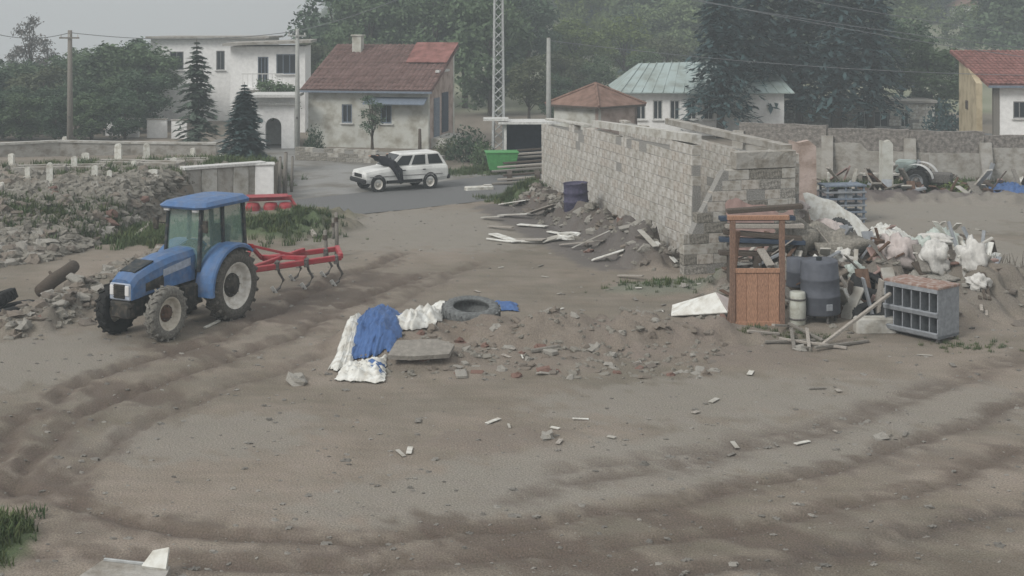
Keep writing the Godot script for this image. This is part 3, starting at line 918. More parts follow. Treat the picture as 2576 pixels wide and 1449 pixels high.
	var k0 := Vector3(-0.5, 2.45, 0.5); var k1 := Vector3(9.5, 2.45, 0.5); var k2 := Vector3(8.6, 4.15, -4.2); var k3 := Vector3(1.1, 3.95, -4.2)
	roof = obj("roof", slab_between(k0, k1, k2, k3, 0.06), mats.teal_sheet, t)
	g = MB.new(); g.tri(k0, k3, Vector3(-0.5, 2.45, -8.7)); g.quad(k3, k2, Vector3(9.5, 2.45, -8.7), Vector3(-0.5, 2.45, -8.7)); g.tri(k1, Vector3(9.5, 2.45, -8.7), k2)
	obj("rear_slope", g.done(), mats.teal_sheet, roof)
	for i in 17:
		g = MB.new(); var u := (i + 0.5) / 17.0
		g.tube([k0.lerp(k1, u) + Vector3(0, 0.03, 0), k3.lerp(k2, u) + Vector3(0, 0.03, 0)], 0.03, 5)
		obj("seam", g.done(), mats.teal_sheet, roof)
	# block-built outbuilding before the firs
	var ha := Vector3(14.0, 0.0, -79.2); var hb := Vector3(25.3, 0.0, -78.6)
	holes = [Rect2(1.48, 0.02, 0.6, 1.15), Rect2(5.1, 0.06, 0.8, 1.05), Rect2(6.7, 0.1, 1.9, 0.98), Rect2(9.3, 0.1, 0.5, 0.95)]
	t = block_wall("block_building", "low pale block building with dark windows before the dark firs", "building", ha, hb, 1.55, 1.55, 0.5, 0.19, 0.3, ["marble", "block2", "marble"], 31, {"holes": holes})
	for i in 4: window_in(t, holes[i], Transform3D(Basis(), Vector3(0, 0, 0.1)), mats.frame_white, true, [0, 0, 3, 1][i])
	g = MB.new(); g.box(Vector3(5.66, 1.64, -1.7), Vector3(11.8, 0.14, 4.2)); obj("roof", g.done(), mats.concrete, t)
	g = MB.new(); g.box(Vector3(0.15, 0.77, -1.85), Vector3(0.25, 1.54, 3.3)); obj("side_wall", g.done(), mats.plaster, t)
	g = MB.new(); g.box(Vector3(11.15, 0.77, -1.85), Vector3(0.25, 1.54, 3.3)); obj("side_wall", g.done(), mats.plaster, t)
	g = MB.new(); g.box(Vector3(5.66, 0.77, -3.6), Vector3(11.2, 1.53, 0.2)); obj("rear_wall", g.done(), mats.plaster, t)
	# yellow house with red roof
	t = thing("yellow_house", "yellow and white house with red tiled roof above the long wall", "house", Vector3(24.35, 0, -66.0), 0.0)
	holes = [Rect2(0.85, 1.55, 0.65, 0.85), Rect2(3.4, 1.55, 0.8, 0.85)]
	t.rotation.y = -0.06
	obj("front_wall", wall_mesh(7.0, 3.3, 0.3, holes), mats.white_wall, t)
	for h in holes: window_in(t, h, Transform3D(), mats.car_grey, true, 1)
	var fs := Transform3D(Basis(Vector3.UP, -PI * 0.5 - 0.1), Vector3(-0.48, 0, -4.9))
	g = MB.new()
	g.prism([Vector2(0, 0), Vector2(4.9, 0), Vector2(4.9, 3.3), Vector2(0, 4.75)], 0.3, fs.translated_local(Vector3(0, 0, -0.15)))
	obj("gable_wall", g.done(), mats.yellow_plaster, t)
	window_in(t, Rect2(2.2, 1.85, 0.5, 0.45), fs.translated_local(Vector3(0, 0, 0.1)), mats.dark_wood, false, 0)
	g = MB.new(); g.box(Vector3(0.02, 1.6, -0.1), Vector3(0.28, 3.2, 0.28))
	obj("corner_post", g.done(), mats.grey_wood, t)
	var y0 := Vector3(-0.5, 3.25, 0.45); var y1 := Vector3(8.0, 3.25, 0.45); var y2 := Vector3(7.4, 4.85, -5.0); var y3 := Vector3(-0.95, 4.85, -5.0)
	roof = obj("roof", slab_between(y0, y1, y2, y3, 0.12), mats.red_tiles, t)
	tile_rows(roof, y0, y1, y2, y3, 14, mats.red_tiles, 6)
	g = MB.new(); g.box(Vector3(3.7, 3.16, 0.45), Vector3(8.4, 0.12, 0.1)); obj("gutter", g.done(), mats.blue_grey, t)
	g = MB.new(); g.box(Vector3(4.0, 4.9, -4.0), Vector3(0.5, 0.9, 0.5)); obj("chimney", g.done(), mats.plaster, t)
	# roadside shelter
	var s0 := at(1268, 300, 57.0)
	t = thing("shelter", "dark blue open-fronted shelter with white posts beside the green bin", "shelter", Vector3(s0.x, 0, -57.0), 0.02)
	g = MB.new(); g.box(Vector3(1.1, 0.95, -1.45), Vector3(2.2, 1.9, 0.06)); obj("rear_panel", g.done(), mats.shelter_blue, t)
	for x in [0.05, 2.15]:
		g = MB.new(); g.box(Vector3(x, 0.95, -0.75), Vector3(0.06, 1.88, 1.3)); obj("side_panel", g.done(), mats.shelter_blue, t)
		g = MB.new(); g.box(Vector3(x, 0.97, -0.04), Vector3(0.12, 1.94, 0.12)); obj("post", g.done(), mats.frame_white, t)
	g = MB.new(); g.box(Vector3(1.1, 2.0, -0.7), Vector3(2.7, 0.1, 1.9)); obj("roof", g.done(), mats.frame_white, t)
	g = MB.new(); g.box(Vector3(1.1, 0.45, -1.15), Vector3(1.9, 0.06, 0.4)); g.box(Vector3(0.4, 0.22, -1.15), Vector3(0.06, 0.44, 0.3)); g.box(Vector3(1.8, 0.22, -1.15), Vector3(0.06, 0.44, 0.3)); obj("bench", g.done(), mats.dark_wood, t)
	g = MB.new(); g.box(Vector3(-0.35, 2.14, -0.3), Vector3(1.1, 0.1, 0.9)); obj("roof_extension", g.done(), mats.frame_white, t)

	# far houses on the slope
	for s in [[2700 / 1.5528, 80, 190.0, 5.0], [1300, 98, 150.0, 3.0], [1720, 92, 210.0, 5.0], [2420, 112, 160.0, 4.5], [2330, 95, 200.0, 4.0]]:
		var p := at(s[0], s[1], s[2])
		t = thing("far_house", "tiny pale house far up the wooded slope", "house", Vector3(p.x, gy(p.x, p.z) - 0.3, p.z), rng.randf_range(-0.4, 0.4), "far houses on the slope")
		var hgt := maxf(p.y - gy(p.x, p.z) + 1.5, 3.0)
		holes = [Rect2(0.8, hgt - 1.8, 0.8, 1.0), Rect2(s[3] - 1.6, hgt - 1.8, 0.8, 1.0)]
		obj("wall", wall_mesh(s[3], hgt, 4.0, holes), mats.white_wall, t)
		for h in holes: window_in(t, h, Transform3D(), mats.car_grey, false, 0)
		g = MB.new(); g.prism([Vector2(-0.3, hgt), Vector2(s[3] + 0.3, hgt), Vector2(s[3] / 2, hgt + 1.2)], 4.6, Transform3D(Basis(), Vector3(0, 0, -2)))
		obj("roof", g.done(), mats.hut_roof, t)

func make_walls() -> void:
	var keys := ["block0", "block1", "block2", "block0", "block4"]
	# the ruined shed
	var a := Vector3(1.2, 0, -48.1); var b := Vector3(4.75, 0, -33.75)
	var t := block_wall("shed_wall", "long pale block wall of the roofless shed, running back to the road", "wall", a, b, 2.78, 3.2, 0.58, 0.265, 0.24, keys, 11, {"ragged": 0.5})
	var l := a.distance_to(b)
	var g := MB.new()
	g.prism([Vector2(l * 0.42, 3.0), Vector2(l, 3.24), Vector2(l, 3.46), Vector2(l * 0.42, 3.2)], 0.27)
	obj("ring_beam", g.done(), mats.pale_concrete, t)
	g = MB.new(); g.cbox(Vector3(l * 0.2, 2.92, 0), Vector3(l * 0.32, 0.07, 0.3), 0.01, Basis(Vector3.BACK, 0.028)); obj("coping", g.done(), mats.pale_concrete, t)
	a = Vector3(4.25, 0, -32.9); b = Vector3(7.25, 0, -33.85)
	t = block_wall("shed_end_wall", "broken end wall of the roofless shed behind the orange door", "wall", a, b, 2.6, 2.6, 0.56, 0.26, 0.26, ["block3", "stone0", "block4", "block1", "stone2"], 12, {"toothed": 1.5, "ragged": 0.0})
	l = a.distance_to(b)
	g = MB.new(); g.cbox(Vector3(l - 0.85, 2.83, 0), Vector3(1.72, 0.44, 0.3), 0.015); obj("lintel", g.done(), mats.concrete, t)
	a = Vector3(4.2, 0, -50.0); b = Vector3(7.4, 0, -34.3)
	t = block_wall("shed_rear_wall", "rear block wall of the roofless shed, showing above the long wall", "wall", a, b, 2.8, 2.9, 0.58, 0.265, 0.24, keys, 13, {"ragged": 0.8})
	l = a.distance_to(b)
	g = MB.new(); g.cbox(Vector3(l * 0.66, 3.0, 0), Vector3(l * 0.62, 0.2, 0.27), 0.012); obj("ring_beam", g.done(), mats.concrete, t)
	# low wall before the cottage
	block_wall("low_wall", "low grey stone wall before the cottage garden", "wall", Vector3(-10.0, 0, -60.9), Vector3(-3.0, 0, -57.9), 0.62, 0.55, 0.5, 0.2, 0.3, ["stone0", "block3", "stone2"], 14, {"ragged": 0.2})
	# long wall on the far side of the yard
	var pts := [Vector3(9.4, 0, -54.0), Vector3(12.6, 0, -52.4), Vector3(15.6, 0, -51.6), Vector3(18.4, 0, -51.2), Vector3(22.4, 0, -51.0)]
	t = thing("yard_wall", "long patched grey yard wall with buttresses below the block house", "wall", pts[0], 0.0)
	for i in 4:
		var p: Vector3 = pts[i] - pts[0]; var q: Vector3 = pts[i + 1] - pts[0]
		var h: float = [2.25, 2.15, 2.1, 1.95][i]
		g = MB.new()
		var top := [Vector2(0, -0.2), Vector2(p.distance_to(q), -0.2)]
		for k in 9: top.append(Vector2(p.distance_to(q) * (8 - k) / 8.0, h + rng.randf_range(-0.02, 0.02)))
		g.prism(top, 0.35, Transform3D(Basis(Vector3.UP, facing(q - p)), p))
		obj("wall_section", g.done(), mats.yard_stone, t)
		g = MB.new()
		var low := [Vector2(0.1, -0.2), Vector2(p.distance_to(q) - 0.1, -0.2)]
		for k in 11: low.append(Vector2(0.1 + (p.distance_to(q) - 0.2) * (10 - k) / 10.0, h * 0.6 + rng.randf_range(-0.02, 0.02) + (0.3 if k > 5 and i % 2 else 0.0)))
		g.prism(low, 0.06, Transform3D(Basis(Vector3.UP, facing(q - p)), p).translated_local(Vector3(0, 0, 0.215)))
		obj("plaster_patch", g.done(), mats.concrete, t)
		g = MB.new()
		g.prism([Vector2(0.16, -0.2), Vector2(0.75, -0.2), Vector2(0.3, h * 0.86), Vector2(0.16, h * 0.86)], 0.45, Transform3D(Basis(Vector3.UP, -PI / 2 + facing(q - p)), p))
		obj("buttress", g.done(), mats.concrete, t)
	# pink stub and pale posts
	for s in [[1985, 2052, 41.5, 352, "pink_plaster", "pinkish plaster wall stub behind the shed's end wall", 0.35], [2214, 2244, 48.5, 352, "plaster", "pale upright concrete post against the yard wall", 0.35]]:
		var p0 := at(s[0], s[3], s[2]); var p1 := at(s[1], s[3], s[2])
		t = thing("wall_stub", s[5], "wall", Vector3(p0.x, gy(p0.x, p0.z) - 0.05, p0.z))
		var w := p1.x - p0.x; var h := p0.y - t.position.y
		g = MB.new()
		g.prism([Vector2(0, 0), Vector2(w, 0), Vector2(w * 0.97, h * 0.93), Vector2(w * 0.7, h), Vector2(w * 0.3, h * 0.97), Vector2(0.02, h)], s[6])
		obj("wall_face", g.done(), mats[s[4]], t)
		g = MB.new()
		g.cbox(Vector3(w * 0.5, 0.08, 0.02), Vector3(w * 1.15, 0.2, s[6] + 0.1), 0.02)
		obj("footing", g.done(), mats.concrete, t)
	# retaining wall of the graveyard, with its pale pillar
	a = Vector3(-11.3, 0, -45.1); b = Vector3(-8.95, 0, -46.95)
	t = thing("retaining_wall", "grey retaining wall with pale coping below the graveyard", "wall", a, facing(b - a))
	l = a.distance_to(b)
	for i in 5:
		g = MB.new(); g.cbox(Vector3(l * (i + 0.5) / 5.0, 0.58, 0.02 * (i % 2)), Vector3(l / 5.0 - 0.015, 1.36, 0.3), 0.012)
		obj("panel", g.done(), mats.pale_concrete if i % 2 else mats.concrete, t)
	g = MB.new(); g.cbox(Vector3(l / 2, 1.33, 0.02), Vector3(l + 0.1, 0.12, 0.42), 0.02); obj("coping", g.done(), mats.frame_white, t)
	var pp := on(665, 503)
	t = thing("gate_pillar", "square whitewashed gate pillar at the end of the retaining wall", "pillar", Vector3(pp.x, gy(pp.x, pp.z) - 0.1, pp.z), 0.2)
	g = MB.new(); g.cbox(Vector3(0, 0.68, 0), Vector3(0.66, 1.36, 0.6), 0.02); obj("shaft", g.done(), mats.white_wall, t)
	g = MB.new(); g.cbox(Vector3(0, 1.39, 0), Vector3(0.74, 0.07, 0.68), 0.015); obj("cap", g.done(), mats.frame_white, t)
	for s in [[702, 490, 1.55, 0.07], [716, 487, 1.7, 0.09], [733, 483, 1.5, 0.06]]:
		pp = on(s[0], s[1])
		t = thing("fence_post", "weathered wooden post beside the whitewashed gate pillar", "post", Vector3(pp.x, gy(pp.x, pp.z) - 0.15, pp.z), 0, "posts by the gate pillar")
		g = MB.new(false); g.tube([Vector3.ZERO, Vector3(0.02, s[2] * 0.5, 0), Vector3(0.05, s[2], 0.02)], s[3], 8, s[3] * 0.8)
		obj("shaft", g.done(), mats.grey_wood, t)
		g = MB.new(); g.cyl(Vector3(0.05, s[2], 0.02), Vector3(0.05, s[2] + 0.03, 0.02), s[3] * 0.8, s[3] * 0.4, 8); obj("worn_top", g.done(), mats.dark_wood, t)

# ---------------------------------------------------------------- plants
func leaf(b: MB, p: Vector3, s: float, r: RandomNumberGenerator, droop := 0.0) -> void:
	var u := Vector3(r.randf_range(-1, 1), r.randf_range(-0.7, 0.7) - droop, r.randf_range(-1, 1)).normalized()
	var v := u.cross(Vector3(r.randf_range(-1, 1), r.randf_range(-1, 1), r.randf_range(-1, 1)).normalized()).normalized()
	b.tri(p - u * s, p + v * s * 0.45, p + u * s)
	b.tri(p - u * s, p + u * s, p - v * s * 0.45)

# broad-leaved tree 8 m high; limbs carry clumps of leaves with gaps between
func broad_meshes(seed_: int, spread: float, clumps: int, leaves: int, size: float, low := 0.28) -> Array:
	var r := RandomNumberGenerator.new(); r.seed = seed_
	var wood := MB.new(false)
	wood.tube([Vector3(0, -0.4, 0), Vector3(0.05, 1.0, 0), Vector3(-0.05, 2.2, 0.06), Vector3(0.06, 4.2, 0), Vector3(0, 6.6, 0)], 0.2, 8, 0.04)
	var crown := MB.new()
	var lobes := []
	for i in 11:
		var ang := TAU * i / 11.0 * 2.4 + r.randf()
		var y := lerpf(8.0 * low + 0.8, 7.2, (i + 0.5) / 11.0)
		var reach := spread * sqrt(maxf(0.08, 1.0 - pow((y - 4.3) / 3.9, 2.0))) * r.randf_range(0.5, 1.0)
		var tip := Vector3(cos(ang) * reach * 0.72, y, sin(ang) * reach * 0.72)
		lobes.append([tip, r.randf_range(0.75, 1.35) * spread / 3.0])
		wood.tube([Vector3(0, y * 0.55, 0), Vector3(tip.x * 0.5, y * 0.8, tip.z * 0.5), tip], 0.07, 5, 0.02)
	for i in clumps:
		var l: Array = lobes[i % lobes.size()]
		var o := Vector3(r.randfn(), r.randfn() * 0.75, r.randfn())
		var c: Vector3 = l[0] + o.normalized() * l[1] * pow(r.randf(), 0.45)
		for k in leaves:
			leaf(crown, c + Vector3(r.randfn(), r.randfn() * 0.7, r.randfn()) * 0.22, size * r.randf_range(0.6, 1.25), r)
	return [wood.done(), crown.done()]

# fir or spruce 10 m high in whorls of drooping boughs
func fir_meshes(seed_: int, spread: float, whorls: int, boughs: int, sprays: int, gaps: float, first := 0.7, size := 1.0) -> Array:
	var r := RandomNumberGenerator.new(); r.seed = seed_
	var wood := MB.new(false)
	wood.tube([Vector3(0, -0.4, 0), Vector3(0.03, 3, 0.02), Vector3(0, 10, 0)], 0.22, 8, 0.015)
	var crown := MB.new()
	for w in whorls:
		var f := (w + 0.3) / whorls
		var y := lerpf(first, 9.8, f)
		var reach := spread * pow(1.0 - f, 0.8) * r.randf_range(0.78, 1.08) + 0.12
		for k in boughs:
			if r.randf() < gaps: continue
			var ang := TAU * (k + 0.5 * (w % 2)) / boughs + r.randf_range(-0.25, 0.25)
			var len_ := reach * r.randf_range(0.65, 1.1)
			var out := Vector3(cos(ang), 0, sin(ang))
			var across := Vector3(-sin(ang), 0, cos(ang))
			for s in sprays:
				var u := (s + r.randf()) / sprays
				var p := Vector3(0, y, 0) + out * len_ * u + Vector3(0, -0.42 * len_ * u * u + 0.1 * u, 0)
				var wide := lerpf(0.34, 0.1, u) * clampf(len_, 0.4, 1.6)
				for q in 3:
					var side := across * r.randf_range(-1, 1) * wide + Vector3(0, r.randf_range(-0.14, 0.05), 0)
					var dir := (out * r.randf_range(0.3, 1.0) + across * r.randf_range(-0.8, 0.8) + Vector3(0, r.randf_range(-0.5, 0.15), 0)).normalized()
					var l := r.randf_range(0.16, 0.34) * size * clampf((1.0 - f) * 5.0, 0.3, 1.0)
					var v := dir.cross(Vector3(r.randf_range(-0.3, 0.3), 1, r.randf_range(-0.3, 0.3))).normalized() * l * 0.32
					crown.tri(p + side - dir * l, p + side + v, p + side + dir * l)
					crown.tri(p + side - dir * l, p + side + dir * l, p + side - v)
	return [wood.done(), crown.done()]

func shrub_mesh(seed_: int, n: int, size: float) -> ArrayMesh:
	var r := RandomNumberGenerator.new(); r.seed = seed_
	var b := MB.new()
	for i in n:
		var o := Vector3(r.randfn(), absf(r.randfn()), r.randfn()).normalized() * pow(r.randf(), 0.5)
		var p := Vector3(o.x * 1.0, 0.15 + o.y * 1.0, o.z * 1.0) + Vector3(r.randfn(), r.randfn(), r.randfn()) * 0.1
		leaf(b, p, size * r.randf_range(0.6, 1.3), r)
	return b.done()

func plant(called: String, label: String, category: String, ms: Array, p: Vector3, s: Vector3, key: String, group := "") -> Node3D:
	var t := thing(called, label, category, down(p, 0.05), rng.randf() * TAU, group)
	obj("trunk", ms[0], mats.bark, t).scale = s
	obj("crown", ms[1], mats[key], t).scale = s
	return t

func make_trees() -> void:
	var broad_a := broad_meshes(51, 3.0, 620, 10, 0.17)
	var broad_b := broad_meshes(52, 2.6, 560, 10, 0.16)
	var broad_c := broad_meshes(53, 3.3, 700, 11, 0.2, 0.05)
	var thin := broad_meshes(54, 1.4, 130, 9, 0.15, 0.3)
	var fir_a := fir_meshes(61, 2.3, 26, 10, 9, 0.08, 1.35)
	var fir_b := fir_meshes(62, 1.95, 24, 9, 9, 0.12, 1.5)
	var spruce := fir_meshes(64, 2.5, 24, 11, 11, 0.04, 0.7, 1.7)
	var sparse := fir_meshes(63, 1.9, 22, 8, 8, 0.32, 1.2, 1.35)
	var kinds := [broad_a, broad_b, broad_c]
	# row of low trees behind the graveyard: x pixel, top y pixel, distance, kind, colour
	for s in [[-40, 165, 82, 2, "leaf_deep"], [40, 168, 84, 0, "leaf_dull"], [110, 172, 80, 2, "leaf_olive"], [175, 150, 84, 1, "leaf_deep"], [235, 140, 86, 0, "leaf_dull"], [295, 122, 83, 2, "leaf_dull"], [350, 118, 81, 0, "leaf_dull"], [20, 215, 74, 1, "leaf_deep"], [95, 225, 75, 2, "leaf_deep"], [190, 205, 75, 0, "leaf_deep"], [270, 195, 76, 1, "leaf_dull"], [345, 185, 76, 2, "leaf_deep"], [-10, 150, 88, 2, "leaf_dull"], [70, 160, 88, 0, "leaf_deep"], [145, 158, 87, 2, "leaf_dull"], [210, 132, 88, 2, "leaf_dull"], [320, 112, 84, 2, "leaf_deep"], [375, 120, 80.5, 1, "leaf_dull"], [50, 240, 71, 2, "leaf_dull"], [140, 245, 71, 2, "leaf_deep"], [230, 240, 71, 2, "leaf_dull"], [315, 235, 71.5, 2, "leaf_deep"], [-20, 235, 71, 2, "leaf_deep"]]:
		var top := at(s[0], s[1], s[2])
		var f := maxf(top.y, 2.2) / 7.6
		plant("orchard_tree", "low %s tree in the row behind the graveyard" % {"leaf_deep": "deep green", "leaf_dull": "dull green", "leaf_olive": "olive green"}[s[4]], "tree", kinds[s[3]], Vector3(top.x, 0, top.z), Vector3(f * 1.45, f, f * 1.45), s[4], "low trees behind the graveyard")
	for s in [[75, 30, 96, "twig_grey"], [120, 90, 92, "twig_grey"], [35, 100, 99, "twig_grey"]]:
		var top := at(s[0], s[1], s[2])
		var f := top.y / 7.6
		plant("poplar", "sparse grey-leaved poplar rising over the graveyard trees", "tree", thin, Vector3(top.x, 0, top.z), Vector3(f * 0.9, f, f * 0.9), s[3], "sparse poplars")
	var pt := at(495, 100, 63)
	plant("pale_conifer", "pale loose conifer before the tall white house", "tree", sparse, Vector3(pt.x, 0, pt.z), Vector3(0.78, pt.y / 9.9, 0.78), "needles_pale")
	pt = at(615, 205, 55)
	var gp := gy(pt.x, pt.z)
	plant("young_spruce", "dense young blue-green spruce at the graveyard edge", "tree", spruce, Vector3(pt.x, 0, pt.z), Vector3(0.52, (pt.y - gp) / 9.9, 0.52), "needles_blue")
	# trees behind the cottage
	for s in [[850, -60, 100, 2, "leaf_deep"], [930, -40, 96, 0, "leaf_dull"], [1010, -80, 101, 2, "leaf_deep"], [1090, -50, 95, 1, "leaf_dull"], [1170, -90, 98, 0, "leaf_deep"], [1235, -40, 90, 2, "leaf_dull"], [1330, -20, 103, 0, "leaf_deep"], [880, 60, 88, 1, "leaf_dull"], [800, 95, 92, 1, "leaf_olive"]]:
		var top := at(s[0], s[1], s[2])
		var f := top.y / 7.6
		plant("tall_tree", "tall %s tree rising behind the red-roofed cottage" % {"leaf_deep": "deep green", "leaf_dull": "dull green", "leaf_olive": "olive green"}[s[4]], "tree", kinds[s[3]], Vector3(top.x, 0, top.z), Vector3(f * 0.95, f, f * 0.95), s[4], "tall trees behind the cottage")
	for s in [[1330, 150, 80, 0, "leaf_olive"], [1450, 60, 108, 2, "leaf_fresh"], [1570, 50, 112, 0, "leaf_fresh"], [1680, 90, 104, 1, "leaf_olive"], [1420, 130, 92, 1, "leaf_olive"], [1510, 150, 96, 2, "leaf_dull"], [1620, 130, 98, 0, "leaf_dull"], [1390, 190, 86, 2, "leaf_deep"]]:
		var top := at(s[0], s[1], s[2])
		var f := maxf(top.y - gy(top.x, top.z), 2.5) / 7.6
		plant("spring_tree", "%s tree between the lattice pole and the dark firs" % {"leaf_deep": "deep green", "leaf_dull": "dull green", "leaf_olive": "olive green", "leaf_fresh": "fresh yellow-green"}[s[4]], "tree", kinds[s[3]], Vector3(top.x, 0, top.z), Vector3(f * 1.15, f, f * 1.15), s[4], "fresh green trees behind the hut")
	# the dark firs
	for s in [[1812, -170, 72.5, 0, "needles", "broad dark fir over the teal roof"], [1905, -240, 76.3, 1, "needles", "tall dark fir beside the low block building"], [2010, -210, 76.6, 0, "needles", "tall dark fir beside the low block building"], [2105, -260, 76.2, 1, "needles", "tall dark fir beside the low block building"], [2190, -180, 76.8, 0, "needles", "dark fir beside the mid-green trees"], [1850, 20, 75.5, 1, "needles", "shorter fir at the block building's corner"], [1965, 10, 83, 0, "needles", "shorter dark fir between the tall firs"]]:
		var top := at(s[0], s[1], s[2])
		var f := top.y / 9.9
		plant("fir_tree", s[5], "tree", [fir_a, fir_b][s[3]], Vector3(top.x, 0, top.z), Vector3(maxf(f * 1.05, 0.85), f, maxf(f * 1.05, 0.85)), s[4], "dark firs by the block building")
	for s in [[2270, 60, 84, 0, "leaf_deep"], [2345, 110, 82, 2, "leaf_dull"]]:
		var top := at(s[0], s[1], s[2])
		var f := top.y / 7.6
		plant("green_tree", "taller mid-green tree next to the dark firs" if s[0] < 2300 else "rounder dull green tree next to the yellow house", "tree", kinds[s[3]], Vector3(top.x, 0, top.z), Vector3(f * 1.1, f, f * 1.1), s[4], "green trees by the yellow house")
	pt = at(1590, 10, 120)
	plant("lone_fir", "slender dark fir among the fresh green trees", "tree", fir_b, Vector3(pt.x, 0, pt.z), Vector3(0.7, (pt.y - gy(pt.x, pt.z)) / 9.9, 0.7), "needles")
	# garden tree before the cottage
	pt = at(937, 235, 63)
	plant("garden_tree", "small dark leafy tree before the cottage wall", "tree", thin, Vector3(pt.x, 0, pt.z), Vector3(0.5, pt.y / 7.6, 0.5), "leaf_deep")
	pt = at(690, 196, 69.5)
	plant("garden_tree", "low dense tree behind the small white gatehouse", "tree", broad_b, Vector3(pt.x, 0, pt.z), Vector3(0.55, pt.y / 7.6, 0.5), "leaf_dull")
	# shrubs: pixel x, pixel of top, distance, half width, key, label
	var sh := [shrub_mesh(71, 900, 0.085), shrub_mesh(72, 800, 0.1)]
	for s in [[2375, 252, 72, 1.15, "needles", "round dark evergreen bush beside the yellow house"], [790, 318, 62, 0.55, "bush", "dark bush at the cottage's corner above the low wall"], [1180, 320, 60, 1.1, "bush", "dense green bush between the cottage and the shelter"], [1125, 345, 61, 0.8, "leaf_olive", "olive bush at the cottage's side steps"], [1215, 352, 57.5, 0.6, "leaf_dull", "dull green bush behind the green bin"], [2120, 470, 47.5, 0.45, "leaf_dull", "low weed clump below the long yard wall"], [2400, 452, 48.5, 0.7, "leaf_fresh", "bright green weed clump beside the blue tarpaulins"], [2330, 470, 49.0, 0.5, "leaf_dull", "weed clump behind the scrap tractor"]]:
		var top := at(s[0], s[1], s[2])
		var y := gy(top.x, top.z)
		var t := thing("bush", s[5], "bush", Vector3(top.x, y - 0.05, top.z), rng.randf() * TAU)
		var hgt := maxf(top.y - y, 0.5) / 1.15
		obj("foliage", sh[rng.randi() % 2], mats[s[4]], t).scale = Vector3(s[3], hgt, s[3])
		var st := MB.new(false)
		for k in 4: st.tube([Vector3(0, -0.05, 0), Vector3(cos(k * 1.7) * s[3] * 0.4, hgt * 0.6, sin(k * 1.7) * s[3] * 0.4)], 0.03, 5, 0.012)
		obj("stem", st.done(), mats.bark, t)
	# the wooded slope
	var sets := [[broad_a[1], "wood_far", 120], [broad_c[1], "wood_far_dark", 80], [broad_b[1], "leaf_fresh", 90], [fir_a[1], "needles", 30]]
	for e in sets:
		var mm := MultiMesh.new()
		mm.transform_format = MultiMesh.TRANSFORM_3D
		mm.mesh = e[0]
		mm.instance_count = e[2]
		for i in e[2]:
			var d := lerpf(122.0, 340.0, pow(rng.randf(), 1.3))
			var x := d * rng.randf_range(-0.17, 0.47)
			var f := rng.randf_range(0.7, 1.25) * (1.0 + d / 900.0)
			mm.set_instance_transform(i, Transform3D(Basis(Vector3.UP, rng.randf() * TAU).scaled(Vector3(f * 1.1, f, f * 1.1)), Vector3(x, gy(x, -d) - 0.8, -d)))
		var mi := MultiMeshInstance3D.new()
		mi.name = numbered("hillside_wood")
		mi.multimesh = mm
		mi.material_override = mats[e[1]]
		add_child(mi)
		tag(mi, "far wood covering the whole hillside behind the houses", "wood", "", "stuff")

